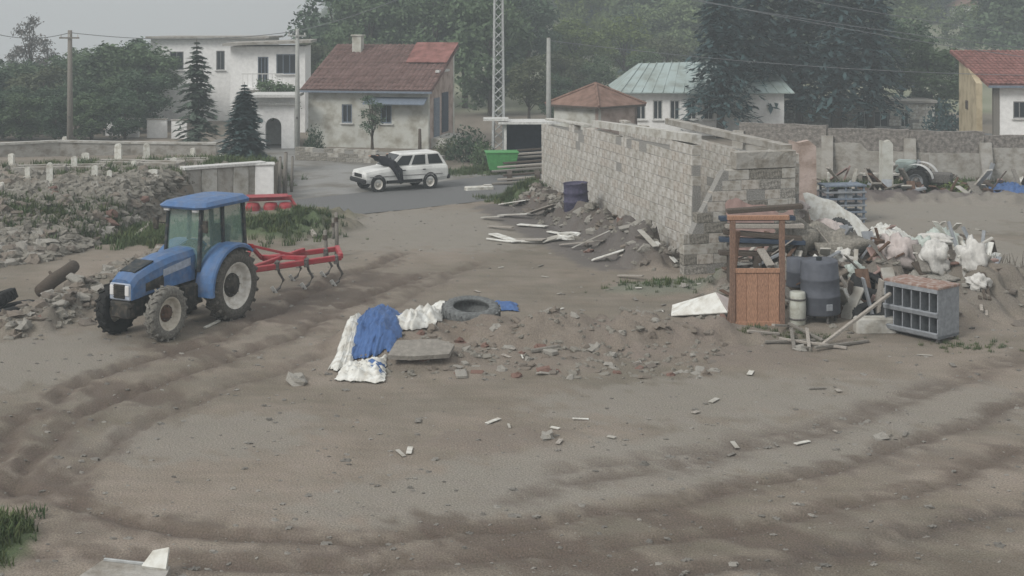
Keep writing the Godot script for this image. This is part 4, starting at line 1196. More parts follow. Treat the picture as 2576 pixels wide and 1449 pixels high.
# ---------------------------------------------------------------- poles and wires
func make_poles() -> void:
	var p := at(1254, 300, 58.5)
	var t := thing("lattice_pole", "tall pale steel lattice power pole behind the shelter", "power pole", Vector3(p.x, gy(p.x, p.z) - 0.1, p.z), 0.12)
	var h := 10.6
	for c in [[-1, -1], [1, -1], [1, 1], [-1, 1]]:
		var g := MB.new()
		g.cyl(Vector3(c[0] * 0.25, 0, c[1] * 0.25), Vector3(c[0] * 0.15, h, c[1] * 0.15), 0.045, 0.035, 6)
		obj("leg", g.done(), mats.galvanised, t)
	for i in 26:
		var y0 := h * i / 26.0; var y1 := h * (i + 1) / 26.0
		var w0 := lerpf(0.25, 0.15, i / 26.0)
		var g := MB.new()
		for f in 4:
			var a := [Vector2(-1, 1), Vector2(1, 1), Vector2(1, -1), Vector2(-1, -1)][f] as Vector2
			var b := [Vector2(1, 1), Vector2(1, -1), Vector2(-1, -1), Vector2(-1, 1)][f] as Vector2
			if i % 2: var k := a; a = b; b = k
			g.cyl(Vector3(a.x * w0, y0, a.y * w0), Vector3(b.x * w0, y1, b.y * w0), 0.022, 0.022, 4, false)
		obj("brace", g.done(), mats.galvanised, t)
	for y in [9.2, 10.2]:
		var g := MB.new(); g.box(Vector3(0, y, 0), Vector3(1.9, 0.1, 0.1)); obj("cross_arm", g.done(), mats.galvanised, t)
	var g2 := MB.new(); g2.box(Vector3(0, 0.1, 0), Vector3(0.8, 0.5, 0.8)); obj("footing", g2.done(), mats.concrete, t)
	for s in [[1380, 96, 60.0, 0.11, "slim grey concrete pole rising behind the ruined shed", "pole_concrete"], [748, 72, 64.0, 0.11, "grey street pole beside the small white gatehouse", "pole_concrete"], [176, 76, 60.0, 0.12, "old wooden pole among the graves", "grey_wood"], [1056, 325, 58.6, 0.08, "dark wooden post beside the low stone wall", "dark_wood"]]:
		var top := at(s[0], s[1], s[2])
		var y := gy(top.x, top.z) - 0.2
		t = thing("pole", s[4], "pole", Vector3(top.x, y, top.z))
		var hh := top.y - y
		var g := MB.new(false); g.cyl(Vector3.ZERO, Vector3(0, hh, 0), s[3] * 1.25, s[3] * 0.8, 12); obj("shaft", g.done(), mats[s[5]], t)
		if hh > 3 and s[0] != 1380:
			g = MB.new(); g.box(Vector3(0, hh - 0.35, 0.1), Vector3(0.9, 0.07, 0.07)); var arm := obj("cross_arm", g.done(), mats[s[5]], t)
			for x in [-0.38, 0.0, 0.38]:
				g = MB.new(); g.cyl(Vector3(x, hh - 0.31, 0.1), Vector3(x, hh - 0.19, 0.1), 0.035, 0.025, 8); obj("insulator", g.done(), mats.frame_white, arm)
			g = MB.new(); g.cyl(Vector3(0, 1.9, s[3] * 0.9), Vector3(0, 2.0, s[3] * 0.9), s[3] * 0.5, s[3] * 0.5, 8); obj("clamp", g.done(), mats.steel, t)
		else:
			g = MB.new(); g.cyl(Vector3(0, hh, 0), Vector3(0, hh + 0.03, 0), s[3] * 0.8, s[3] * 0.5, 10); obj("worn_top", g.done(), mats.grey_wood, t)
	# wires
	var a0 := at(1254, 300, 58.5); a0.y = 8.6
	var wires := [[Vector3(a0.x + 0.9, 9.2, a0.z), at(2640, 152, 62.0)], [Vector3(a0.x - 0.9, 9.2, a0.z), at(2640, 128, 64.0)], [Vector3(a0.x, 10.2, a0.z), at(2640, 95, 64.0)], [at(748, 78, 64.0), Vector3(a0.x - 0.8, 9.15, a0.z)], [at(176, 82, 60.0), at(748, 78, 64.0)], [at(1380, 102, 60.0), at(2640, 190, 66.0)], [at(-60, 70, 58.0), at(176, 82, 60.0)]]
	for w in wires:
		var pts := []
		for i in 25:
			var u := i / 24.0
			pts.append((w[0] as Vector3).lerp(w[1], u) - Vector3(0, 4.0 * u * (1 - u) * 0.35, 0))
		var g := MB.new(false); g.tube(pts, 0.016, 5)
		tag(obj("overhead_wire", g.done(), mats.wire), "thin overhead power wire strung between the poles", "wire", "overhead power wires")

# ---------------------------------------------------------------- graveyard
func make_cemetery() -> void:
	# stones: left and right pixel, top, bottom
	var st := [[21, 36, 386, 416], [117, 132, 409, 462], [155, 168, 343, 390], [180, 194, 393, 430], [231, 246, 416, 452], [238, 251, 360, 386], [288, 306, 361, 404], [361, 377, 361, 398], [553, 566, 373, 398], [590, 610, 345, 396], [373, 396, 428, 446], [-4, 10, 458, 482], [64, 76, 420, 448], [205, 224, 384, 404], [330, 342, 404, 424], [430, 446, 396, 418], [480, 492, 372, 396], [268, 280, 428, 452], [410, 424, 366, 388]]
	for s in st:
		# the graveyard falls away towards the back, so search for the distance whose ground meets the pixel
		var d := 38.0
		while d < 62.0:
			var x0: float = ((s[0] + s[1]) * 0.5 - MID) * d / FOCAL
			if EYE - (s[3] - HORIZON) * d / FOCAL <= gy(x0, -d): break
			d += 0.1
		var p := Vector3(((s[0] + s[1]) * 0.5 - MID) * d / FOCAL, 0, -d)
		p.y = gy(p.x, p.z) - 0.08
		var w: float = (s[1] - s[0]) * d / FOCAL
		var h: float = (s[3] - s[2]) * d / FOCAL + 0.08
		var t := thing("gravestone", "white upright gravestone in the raised graveyard", "gravestone", p, rng.randf_range(-0.3, 0.3), "white gravestones")
		var g := MB.new()
		var poly := [Vector2(-w / 2, 0), Vector2(w / 2, 0), Vector2(w / 2, h * 0.86)]
		for i in 7: poly.append(Vector2(cos(PI * i / 6.0) * w / 2 * 0.98, h * 0.86 + sin(PI * i / 6.0) * h * 0.14))
		g.prism(poly, 0.1, Transform3D(Basis(Vector3.RIGHT, rng.randf_range(-0.06, 0.06)).rotated(Vector3.BACK, rng.randf_range(-0.05, 0.05)), Vector3.ZERO))
		obj("slab", g.done(), mats.marble, t)
		g = MB.new(); g.cbox(Vector3(0, 0.07, 0), Vector3(w * 1.5, 0.14, 0.34), 0.02); obj("plinth", g.done(), mats.pale_concrete, t)
	# kerbed graves
	for s in [[300, 412], [400, 420], [200, 440], [470, 404], [100, 446]]:
		var p := down(on(s[0], s[1], 1.05))
		var t := thing("grave_kerb", "low stone grave kerb between the gravestones", "grave", p - Vector3(0, 0.05, 0), rng.randf_range(-0.2, 0.3), "stone grave kerbs")
		for k in [[0, 0.4, 1.7, 0.12], [0, -0.4, 1.7, 0.12]]:
			var g := MB.new(); g.cbox(Vector3(k[0], 0.13, k[1]), Vector3(k[2], 0.26, k[3]), 0.02); obj("side_kerb", g.done(), mats.concrete, t)
		for k in [-0.79, 0.79]:
			var g := MB.new(); g.cbox(Vector3(k, 0.12, 0), Vector3(0.12, 0.24, 0.676), 0.02); obj("end_kerb", g.done(), mats.concrete, t)
	# back wall of the graveyard
	var pts := [at(-60, 362, 57), at(150, 352, 59), at(330, 356, 60), at(545, 358, 60.5)]
	for i in 3:
		var a: Vector3 = pts[i]; var b: Vector3 = pts[i + 1]
		var t := thing("graveyard_wall", ["grey graveyard back wall running up to the wooden pole", "grey graveyard back wall between the pole and the trees", "grey graveyard back wall before the pale conifer"][i], "wall", Vector3(a.x, gy(a.x, a.z) - 0.1, a.z), facing(Vector3(b.x - a.x, 0, b.z - a.z)))
		var l := Vector2(b.x - a.x, b.z - a.z).length()
		var h0 := a.y - t.position.y; var h1 := b.y - t.position.y
		var g := MB.new(); g.prism([Vector2(0, -0.4), Vector2(l - 0.02, -0.4), Vector2(l - 0.02, h1 - 0.1), Vector2(0, h0 - 0.1)], 0.25); obj("wall_face", g.done(), mats.concrete, t)
		g = MB.new(); g.prism([Vector2(0, h0 - 0.098), Vector2(l - 0.02, h1 - 0.098), Vector2(l - 0.02, h1), Vector2(0, h0)], 0.34); obj("coping", g.done(), mats.pale_concrete, t)

# ---------------------------------------------------------------- vehicles
func wheel(parent: Node3D, p: Vector3, ro: float, ri: float, w: float, outward: float, tyre_m: Material, rim_m: Material, lugs: int, hub_m: Material) -> void:
	var hub := Node3D.new()
	hub.name = "wheel"
	parent.add_child(hub, true)
	hub.position = p
	var xf := Transform3D(Basis(Vector3.RIGHT, PI / 2 * outward), Vector3.ZERO)
	var b := MB.new(false)
	var s := 0.96 if lugs else 1.0
	b.lathe([Vector2(ri, -w * 0.4), Vector2(ri + 0.02, -w * 0.47), Vector2(ro * 0.8, -w * 0.5), Vector2(ro * 0.93 * s, -w * 0.46), Vector2(ro * s, -w * 0.3), Vector2(ro * s, w * 0.3), Vector2(ro * 0.93 * s, w * 0.46), Vector2(ro * 0.8, w * 0.5), Vector2(ri + 0.02, w * 0.47), Vector2(ri, w * 0.4), Vector2(ri, -w * 0.4)], 36, xf)
	obj("tyre", b.done(), tyre_m, hub)
	if lugs:
		b = MB.new()
		for i in lugs:
			for side in [-1.0, 1.0]:
				var t := TAU * (i + (0.25 if side > 0 else -0.25)) / lugs
				var bs := Basis(Vector3.UP, t) * Basis(Vector3.RIGHT, 0.55 * side)
				var c := Basis(Vector3.UP, t) * Vector3(ro * 0.955, side * w * 0.23, 0)
				b.box(xf * c, Vector3(ro * 0.1, w * 0.5, ro * 0.085), xf.basis * bs)
		obj("tread", b.done(), tyre_m, hub)
	b = MB.new(false)
	b.lathe([Vector2(ri + 0.005, w * 0.42), Vector2(ri * 0.94, w * 0.4), Vector2(ri * 0.87, w * 0.26), Vector2(ri * 0.83, w * 0.03), Vector2(ri * 0.78, w * 0.0), Vector2(ri * 0.5, -w * 0.02)], 32, xf)
	obj("rim", b.done(), rim_m, hub)
	b = MB.new(false)
	b.lathe([Vector2(ri * 0.53, -w * 0.03), Vector2(ri * 0.5, w * 0.08), Vector2(ri * 0.36, w * 0.1), Vector2(ri * 0.3, w * 0.24), Vector2(0.002, w * 0.26)], 20, xf)
	obj("hub_plate", b.done(), hub_m, hub)
	b = MB.new()
	for i in 8:
		var c := Vector3(cos(TAU * i / 8) * ri * 0.43, w * 0.11, sin(TAU * i / 8) * ri * 0.43)
		b.cyl(xf * (c - Vector3(0, 0.02, 0)), xf * (c + Vector3(0, 0.025, 0)), ri * 0.035, ri * 0.035, 6)
	obj("wheel_bolts", b.done(), mats.steel, hub)

func ring_x(x: float, w: float, yb: float, yt: float, k := 0.14) -> Array:
	return [Vector3(x, yb, -w), Vector3(x, yt - k, -w), Vector3(x, yt - k * 0.25, -w * 0.8), Vector3(x, yt, -w * 0.4), Vector3(x, yt, w * 0.4), Vector3(x, yt - k * 0.25, w * 0.8), Vector3(x, yt - k, w), Vector3(x, yb, w)]

func pane_of(parent: Node3D, called: String, q: Array, m: Material, t := 0.008) -> void:
	obj(called, slab_between(q[0], q[1], q[2], q[3], t), m, parent)

func bar(a: Vector3, b: Vector3, w: float, d: float) -> ArrayMesh:
	var g := MB.new()
	var z := (b - a).normalized()
	var x := z.cross(Vector3.UP if absf(z.y) < 0.95 else Vector3.RIGHT).normalized()
	var y := z.cross(x)
	g.cbox((a + b) / 2, Vector3(w, d, a.distance_to(b)), minf(w, d) * 0.12, Basis(x, y, z))
	return g.done()

func make_tractor() -> void:
	var f := on(418, 857); var r := on(586, 804)
	var turn := facing(f - r)
	var away := Vector3(sin(turn), 0, cos(turn))
	var o := r + away * 0.72
	o.y = (gy(r.x, r.z) + gy(f.x, f.z)) / 2 - 0.02
	var t := thing("tractor", "blue cab tractor standing on the dirt before the rubble bank", "tractor", o, turn)
	t.scale = Vector3(0.96, 1.0, 0.95)
	var blue: Material = mats.tractor_blue; var dark: Material = mats.tractor_dark; var black: Material = mats.tractor_black
	var wb := 2.08
	for s in [-1.0, 1.0]:
		wheel(t, Vector3(0, 0.755, s * 0.72), 0.76, 0.49, 0.38, s, mats.dusty_rubber, mats.rim_white, 20, black)
		wheel(t, Vector3(wb, 0.54, s * 0.68), 0.545, 0.33, 0.28, s, mats.muddy_rubber if s < 0 else mats.rubber, mats.rim_beige, 18, mats.brown_box)
	# chassis
	var b := MB.new(); b.cbox(Vector3(1.35, 0.78, 0), Vector3(1.9, 0.5, 0.5), 0.05); b.cbox(Vector3(0.2, 0.78, 0), Vector3(1.2, 0.5, 0.62), 0.05)
	b.cbox(Vector3(2.45, 0.66, 0), Vector3(0.55, 0.34, 0.5), 0.04)
	obj("chassis", b.done(), black, t)
	b = MB.new(false); b.cyl(Vector3(wb, 0.54, -0.62), Vector3(wb, 0.54, 0.62), 0.1, 0.1, 12); b.cyl(Vector3(0, 0.76, -0.62), Vector3(0, 0.76, 0.62), 0.15, 0.15, 12)
	obj("axle", b.done(), black, t)
	# bonnet
	b = MB.new()
	b.loft([ring_x(0.72, 0.36, 0.98, 1.64), ring_x(1.5, 0.355, 0.96, 1.6), ring_x(2.1, 0.335, 0.93, 1.5), ring_x(2.5, 0.315, 0.88, 1.38), ring_x(2.68, 0.3, 0.86, 1.26, 0.2)])
	var bonnet := obj("bonnet", b.done(), blue, t)
	b = MB.new(); b.quad(Vector3(2.5, 1.392, -0.2), Vector3(2.5, 1.392, 0.2), Vector3(1.98, 1.548, 0.24), Vector3(1.98, 1.548, -0.24))
	pane_of(bonnet, "top_vent", [Vector3(2.5, 1.397, 0.2), Vector3(2.5, 1.397, -0.2), Vector3(1.98, 1.545, -0.24), Vector3(1.98, 1.545, 0.24)], dark, 0.03)
	for s in [-1.0, 1.0]:
		pane_of(bonnet, "side_grille", [Vector3(2.3, 0.98, s * 0.335), Vector3(1.78, 1.0, s * 0.354), Vector3(1.78, 1.24, s * 0.354), Vector3(2.3, 1.14, s * 0.335)], black, 0.012 * -s)
		pane_of(bonnet, "stripe", [Vector3(1.8, 1.2, s * 0.358), Vector3(0.95, 1.3, s * 0.366), Vector3(0.95, 1.46, s * 0.366), Vector3(1.8, 1.34, s * 0.358)], mats.decal, 0.012 * -s)
	b = MB.new(); b.cbox(Vector3(2.69, 1.02, 0), Vector3(0.06, 0.34, 0.56), 0.025); var nose := obj("grille_surround", b.done(), mats.decal, t)
	b = MB.new(); b.cbox(Vector3(2.725, 1.03, 0), Vector3(0.03, 0.28, 0.3), 0.01)
	for i in 6: b.box(Vector3(2.745, 0.92 + i * 0.044, 0), Vector3(0.02, 0.012, 0.28))
	obj("grille", b.done(), black, nose)
	for s in [-1.0, 1.0]:
		b = MB.new(); b.cbox(Vector3(2.725, 1.05, s * 0.205), Vector3(0.03, 0.2, 0.11), 0.012); obj("headlight", b.done(), mats.lamp_clear, t)
	b = MB.new(); b.cbox(Vector3(2.66, 0.76, 0), Vector3(0.14, 0.14, 0.56), 0.03); obj("front_weight", b.done(), black, t)
	# cab
	b = MB.new()
	b.prism([Vector2(-0.55, 0.72), Vector2(0.78, 0.72), Vector2(0.8, 1.18), Vector2(0.72, 1.2), Vector2(-0.2, 1.24), Vector2(-0.75, 1.42), Vector2(-0.75, 1.1)], 0.92)
	var cab := obj("cab", b.done(), dark, t)
	for s in [-1.0, 1.0]:
		var lo: float = s * 0.48; var hi: float = s * 0.46
		obj("pillar", bar(Vector3(0.82, 1.15, lo), Vector3(0.7, 2.46, hi), 0.07, 0.09), dark, cab)
		obj("pillar", bar(Vector3(0.02, 1.2, lo * 1.04), Vector3(0.02, 2.46, hi), 0.07, 0.1), dark, cab)
		obj("pillar", bar(Vector3(-0.78, 1.35, lo * 0.98), Vector3(-0.7, 2.46, hi), 0.08, 0.1), dark, cab)
		pane_of(cab, "door_glass", [Vector3(0.79, 1.02, lo), Vector3(0.04, 0.95, lo * 1.04), Vector3(0.04, 2.45, hi), Vector3(0.67, 2.45, hi)] if s > 0 else [Vector3(0.04, 0.95, lo * 1.04), Vector3(0.79, 1.02, lo), Vector3(0.67, 2.45, hi), Vector3(0.04, 2.45, hi)], mats.cab_glass, 0.006)
		pane_of(cab, "side_glass", [Vector3(0.0, 1.3, lo * 1.03), Vector3(-0.75, 1.45, lo * 0.98), Vector3(-0.67, 2.45, hi), Vector3(0.0, 2.45, hi)] if s > 0 else [Vector3(-0.75, 1.45, lo * 0.98), Vector3(0.0, 1.3, lo * 1.03), Vector3(0.0, 2.45, hi), Vector3(-0.67, 2.45, hi)], mats.cab_glass, 0.006)
		pane_of(cab, "door_panel", [Vector3(0.0, 0.78, s * 0.475), Vector3(0.78, 0.78, s * 0.475), Vector3(0.79, 1.2, s * 0.485), Vector3(0.0, 1.3, s * 0.49)], dark, 0.02 * s)
		b = MB.new(); b.cbox(Vector3(0.16, 1.2, s * 0.52), Vector3(0.12, 0.07, 0.05), 0.012); obj("door_handle", b.done(), mats.rim_white, cab)
		b = MB.new(); b.cbox(Vector3(0.35, 0.42, s * 0.56), Vector3(0.42, 0.05, 0.22), 0.01); b.cbox(Vector3(0.35, 0.68, s * 0.54), Vector3(0.42, 0.05, 0.2), 0.01)
		b.box(Vector3(0.16, 0.56, s * 0.56), Vector3(0.03, 0.34, 0.18)); b.box(Vector3(0.54, 0.56, s * 0.56), Vector3(0.03, 0.34, 0.18)); obj("step", b.done(), black, t)
		# mudguard
		b = MB.new()
		var last := []
		for i in 15:
			var a := deg_to_rad(lerpf(-8.0, 128.0, i / 14.0))
			var ro := 0.9; var ri := 0.86
			var c := Vector3(cos(a), sin(a), 0)
			var z0: float = s * 0.44; var z1: float = s * 0.92
			var base := Vector3(0, 0.76, 0)
			var q := [base + c * ro + Vector3(0, 0, z0), base + c * ro + Vector3(0, 0, z1 - s * 0.04), base + c * (ro - 0.03) + Vector3(0, 0, z1), base + c * (ri - 0.05) + Vector3(0, 0, z1), base + c * ri + Vector3(0, 0, z0)]
			if i: b.band(last, q)
			else: b.fan(q)
			last = q
		b.fan(last)
		var guard := obj("mudguard", b.done(), blue, t)
		b = MB.new()
		var poly := []
		for i in 13:
			var a := deg_to_rad(lerpf(-8.0, 128.0, i / 12.0))
			poly.append(Vector2(cos(a) * 0.875, 0.76 + sin(a) * 0.875))
		poly.append(Vector2(-0.3, 1.1)); poly.append(Vector2(0.5, 0.66))
		b.prism(poly, 0.03, Transform3D(Basis(), Vector3(0, 0, s * 0.465)))
		obj("inner_panel", b.done(), dark, guard)
		b = MB.new(); b.cbox(Vector3(-0.5, 1.52, s * 0.85), Vector3(0.05, 0.1, 0.16), 0.012); obj("tail_light", b.done(), mats.lamp_red, guard)
		# mirror
		b = MB.new(); b.tube([Vector3(0.78, 2.1, s * 0.48), Vector3(0.86, 2.12, s * 0.66)], 0.014, 6); b.cbox(Vector3(0.86, 2.1, s * 0.7), Vector3(0.05, 0.26, 0.14), 0.015); obj("mirror", b.done(), black, cab)
	pane_of(cab, "windscreen", [Vector3(0.82, 1.22, 0.44), Vector3(0.82, 1.22, -0.44), Vector3(0.71, 2.45, -0.43), Vector3(0.71, 2.45, 0.43)], mats.cab_glass, 0.006)
	pane_of(cab, "rear_glass", [Vector3(-0.8, 1.45, -0.44), Vector3(-0.8, 1.45, 0.44), Vector3(-0.71, 2.45, 0.43), Vector3(-0.71, 2.45, -0.43)], mats.cab_glass, 0.006)
	# seat and steering wheel inside
	b = MB.new(); b.cbox(Vector3(-0.3, 1.3, 0), Vector3(0.5, 0.14, 0.5), 0.04); b.cbox(Vector3(-0.52, 1.65, 0), Vector3(0.14, 0.6, 0.48), 0.05, Basis(Vector3.BACK, 0.12)); b.box(Vector3(-0.3, 1.1, 0), Vector3(0.3, 0.3, 0.3)); obj("seat", b.done(), black, t)
	b = MB.new(false)
	var pts := []
	for i in 19: pts.append(Vector3(0.36, 1.62, 0) + Basis(Vector3.BACK, 0.6) * Vector3(cos(TAU * i / 18) * 0.2, 0, sin(TAU * i / 18) * 0.2))
	b.tube(pts, 0.018, 6); b.tube([Vector3(0.36, 1.62, 0), Vector3(0.6, 1.2, 0)], 0.03, 8); obj("steering_wheel", b.done(), black, t)
	# roof
	b = MB.new()
	var rr := func(x0: float, x1: float, w: float, y: float, c: float, sag := 0.0) -> Array:
		return [Vector3(x0, y, -w + c), Vector3(x0, y, w - c), Vector3(x0 + c, y, w), Vector3(x1 - c, y - sag, w), Vector3(x1, y - sag, w - c), Vector3(x1, y - sag, -w + c), Vector3(x1 - c, y - sag, -w), Vector3(x0 + c, y, -w)]
	b.loft([rr.call(-0.8, 0.8, 0.52, 2.42, 0.12), rr.call(-0.86, 0.92, 0.63, 2.45, 0.14), rr.call(-0.88, 0.95, 0.65, 2.52, 0.16, 0.03), rr.call(-0.8, 0.85, 0.57, 2.6, 0.18, 0.03), rr.call(-0.5, 0.5, 0.36, 2.64, 0.16, 0.01)])
	var roof := obj("cab_roof", b.done(), blue, t)
	for s in [-1.0, 1.0]:
		b = MB.new(); b.cbox(Vector3(0.84, 2.415, s * 0.4), Vector3(0.06, 0.07, 0.16), 0.012); obj("work_light", b.done(), mats.lamp_clear, roof)
		b = MB.new(); b.cbox(Vector3(-0.8, 2.415, s * 0.4), Vector3(0.06, 0.07, 0.16), 0.012); obj("work_light", b.done(), mats.lamp_clear, roof)
	# fuel tank and links
	b = MB.new(); b.cbox(Vector3(1.0, 0.72, -0.38), Vector3(0.5, 0.42, 0.28), 0.05); obj("fuel_tank", b.done(), black, t)
	for s in [-1.0, 1.0]:
		b = MB.new(); b.tube([Vector3(-0.3, 0.6, s * 0.3), Vector3(-1.1, 0.55, s * 0.42)], 0.035, 7); b.tube([Vector3(-0.6, 1.0, s * 0.35), Vector3(-0.75, 0.58, s * 0.37)], 0.025, 6); obj("lift_arm", b.done(), black, t)

func make_plough() -> void:
	var o := down(on(765, 730))
	var t := thing("plough", "red chisel plough with curved steel tines hitched behind the tractor", "plough", o)
	var tips := [on(697, 737), on(771, 729), on(846, 720), on(742, 706), on(820, 700)]
	var loc := func(p: Vector3, y: float) -> Vector3:
		return Vector3(p.x - o.x, y, p.z - o.z)
	var along: Vector3 = (tips[2] - tips[0]).normalized()
	var red: Material = mats.plough_red
	var g0: float = 0.0
	var a: Vector3 = loc.call(tips[0] - along * 0.75, 0.57); var b: Vector3 = loc.call(tips[2] + along * 0.12, 0.66)
	obj("main_beam", bar(a, b, 0.12, 0.13), red, t)
	var a2: Vector3 = loc.call(tips[3] - along * 0.85, 0.6); var b2: Vector3 = loc.call(tips[4] + along * 0.3, 0.68)
	obj("rear_beam", bar(a2, b2, 0.11, 0.12), red, t)
	obj("cross_beam", bar(a + Vector3(0, 0.02, 0), a2.lerp(b2, 0.55) + Vector3(0, 0.08, 0), 0.1, 0.1), red, t)
	obj("cross_beam", bar(a2 + Vector3(0, 0.04, 0), a.lerp(b, 0.62) + Vector3(0, 0.1, 0), 0.1, 0.1), red, t)
	obj("end_beam", bar(b + Vector3(0, 0.03, 0), b2 + Vector3(0, 0.03, 0), 0.11, 0.12), red, t)
	var top := a.lerp(a2, 0.5) + Vector3(-0.1, 0.45, 0)
	obj("headstock", bar(a, top, 0.07, 0.09), red, t)
	obj("headstock", bar(a2, top, 0.07, 0.09), red, t)
	obj("stay", bar(top, a.lerp(b2, 0.5) + Vector3(0, 0.1, 0), 0.05, 0.06), red, t)
	for k in 5:
		var p: Vector3 = loc.call(tips[k], 0.0)
		p.y = gy(tips[k].x, tips[k].z) - o.y
		var up := Vector3(p.x, 0.62, p.z)
		var back := along * 0.16
		var g := MB.new(false)
		g.tube([up + Vector3(0, 0.12, 0), Vector3(p.x, 0.45, p.z) + back * 0.3, Vector3(p.x, 0.26, p.z) + back, Vector3(p.x, p.y + 0.1, p.z) + back * 0.4, p - back * 0.6 + Vector3(0, 0.01, 0)], 0.032, 8)
		var tine := obj("tine", g.done(), mats.steel, t)
		g = MB.new(); g.cbox(p - back * 0.5 + Vector3(0, 0.06, 0), Vector3(0.09, 0.2, 0.04), 0.012, Basis(Vector3.BACK, 0.6)); obj("share", g.done(), mats.bright_steel, tine)
		g = MB.new(); g.cbox(up, Vector3(0.11, 0.2, 0.16), 0.015); obj("clamp", g.done(), mats.steel, tine)
	# second red implement on the mound
	var c := down(on(678, 527))
	t = thing("drum_mower", "red two-drum mower lying on the mound behind the tractor", "mower", c - Vector3(0, 0.03, 0), 0.12)
	obj("frame_beam", bar(Vector3(-0.8, 0.42, 0), Vector3(0.75, 0.46, 0), 0.14, 0.16), red, t)
	for x in [-0.55, 0.05, 0.55]:
		var g := MB.new(false); g.lathe([Vector2(0.001, 0.3), Vector2(0.2, 0.28), Vector2(0.26, 0.14), Vector2(0.24, 0.06), Vector2(0.3, 0.0), Vector2(0.001, 0.0)], 18, Transform3D(Basis(), Vector3(x, 0.02, 0.05)))
		obj("drum", g.done(), red, t)
	obj("hitch_bar", bar(Vector3(0.7, 0.45, 0), Vector3(0.95, 0.1, 0.25), 0.08, 0.08), red, t)
	obj("guard_sheet", slab_between(Vector3(-0.8, 0.52, 0.32), Vector3(0.6, 0.54, 0.32), Vector3(0.6, 0.56, -0.28), Vector3(-0.8, 0.54, -0.28), 0.02), red, t)

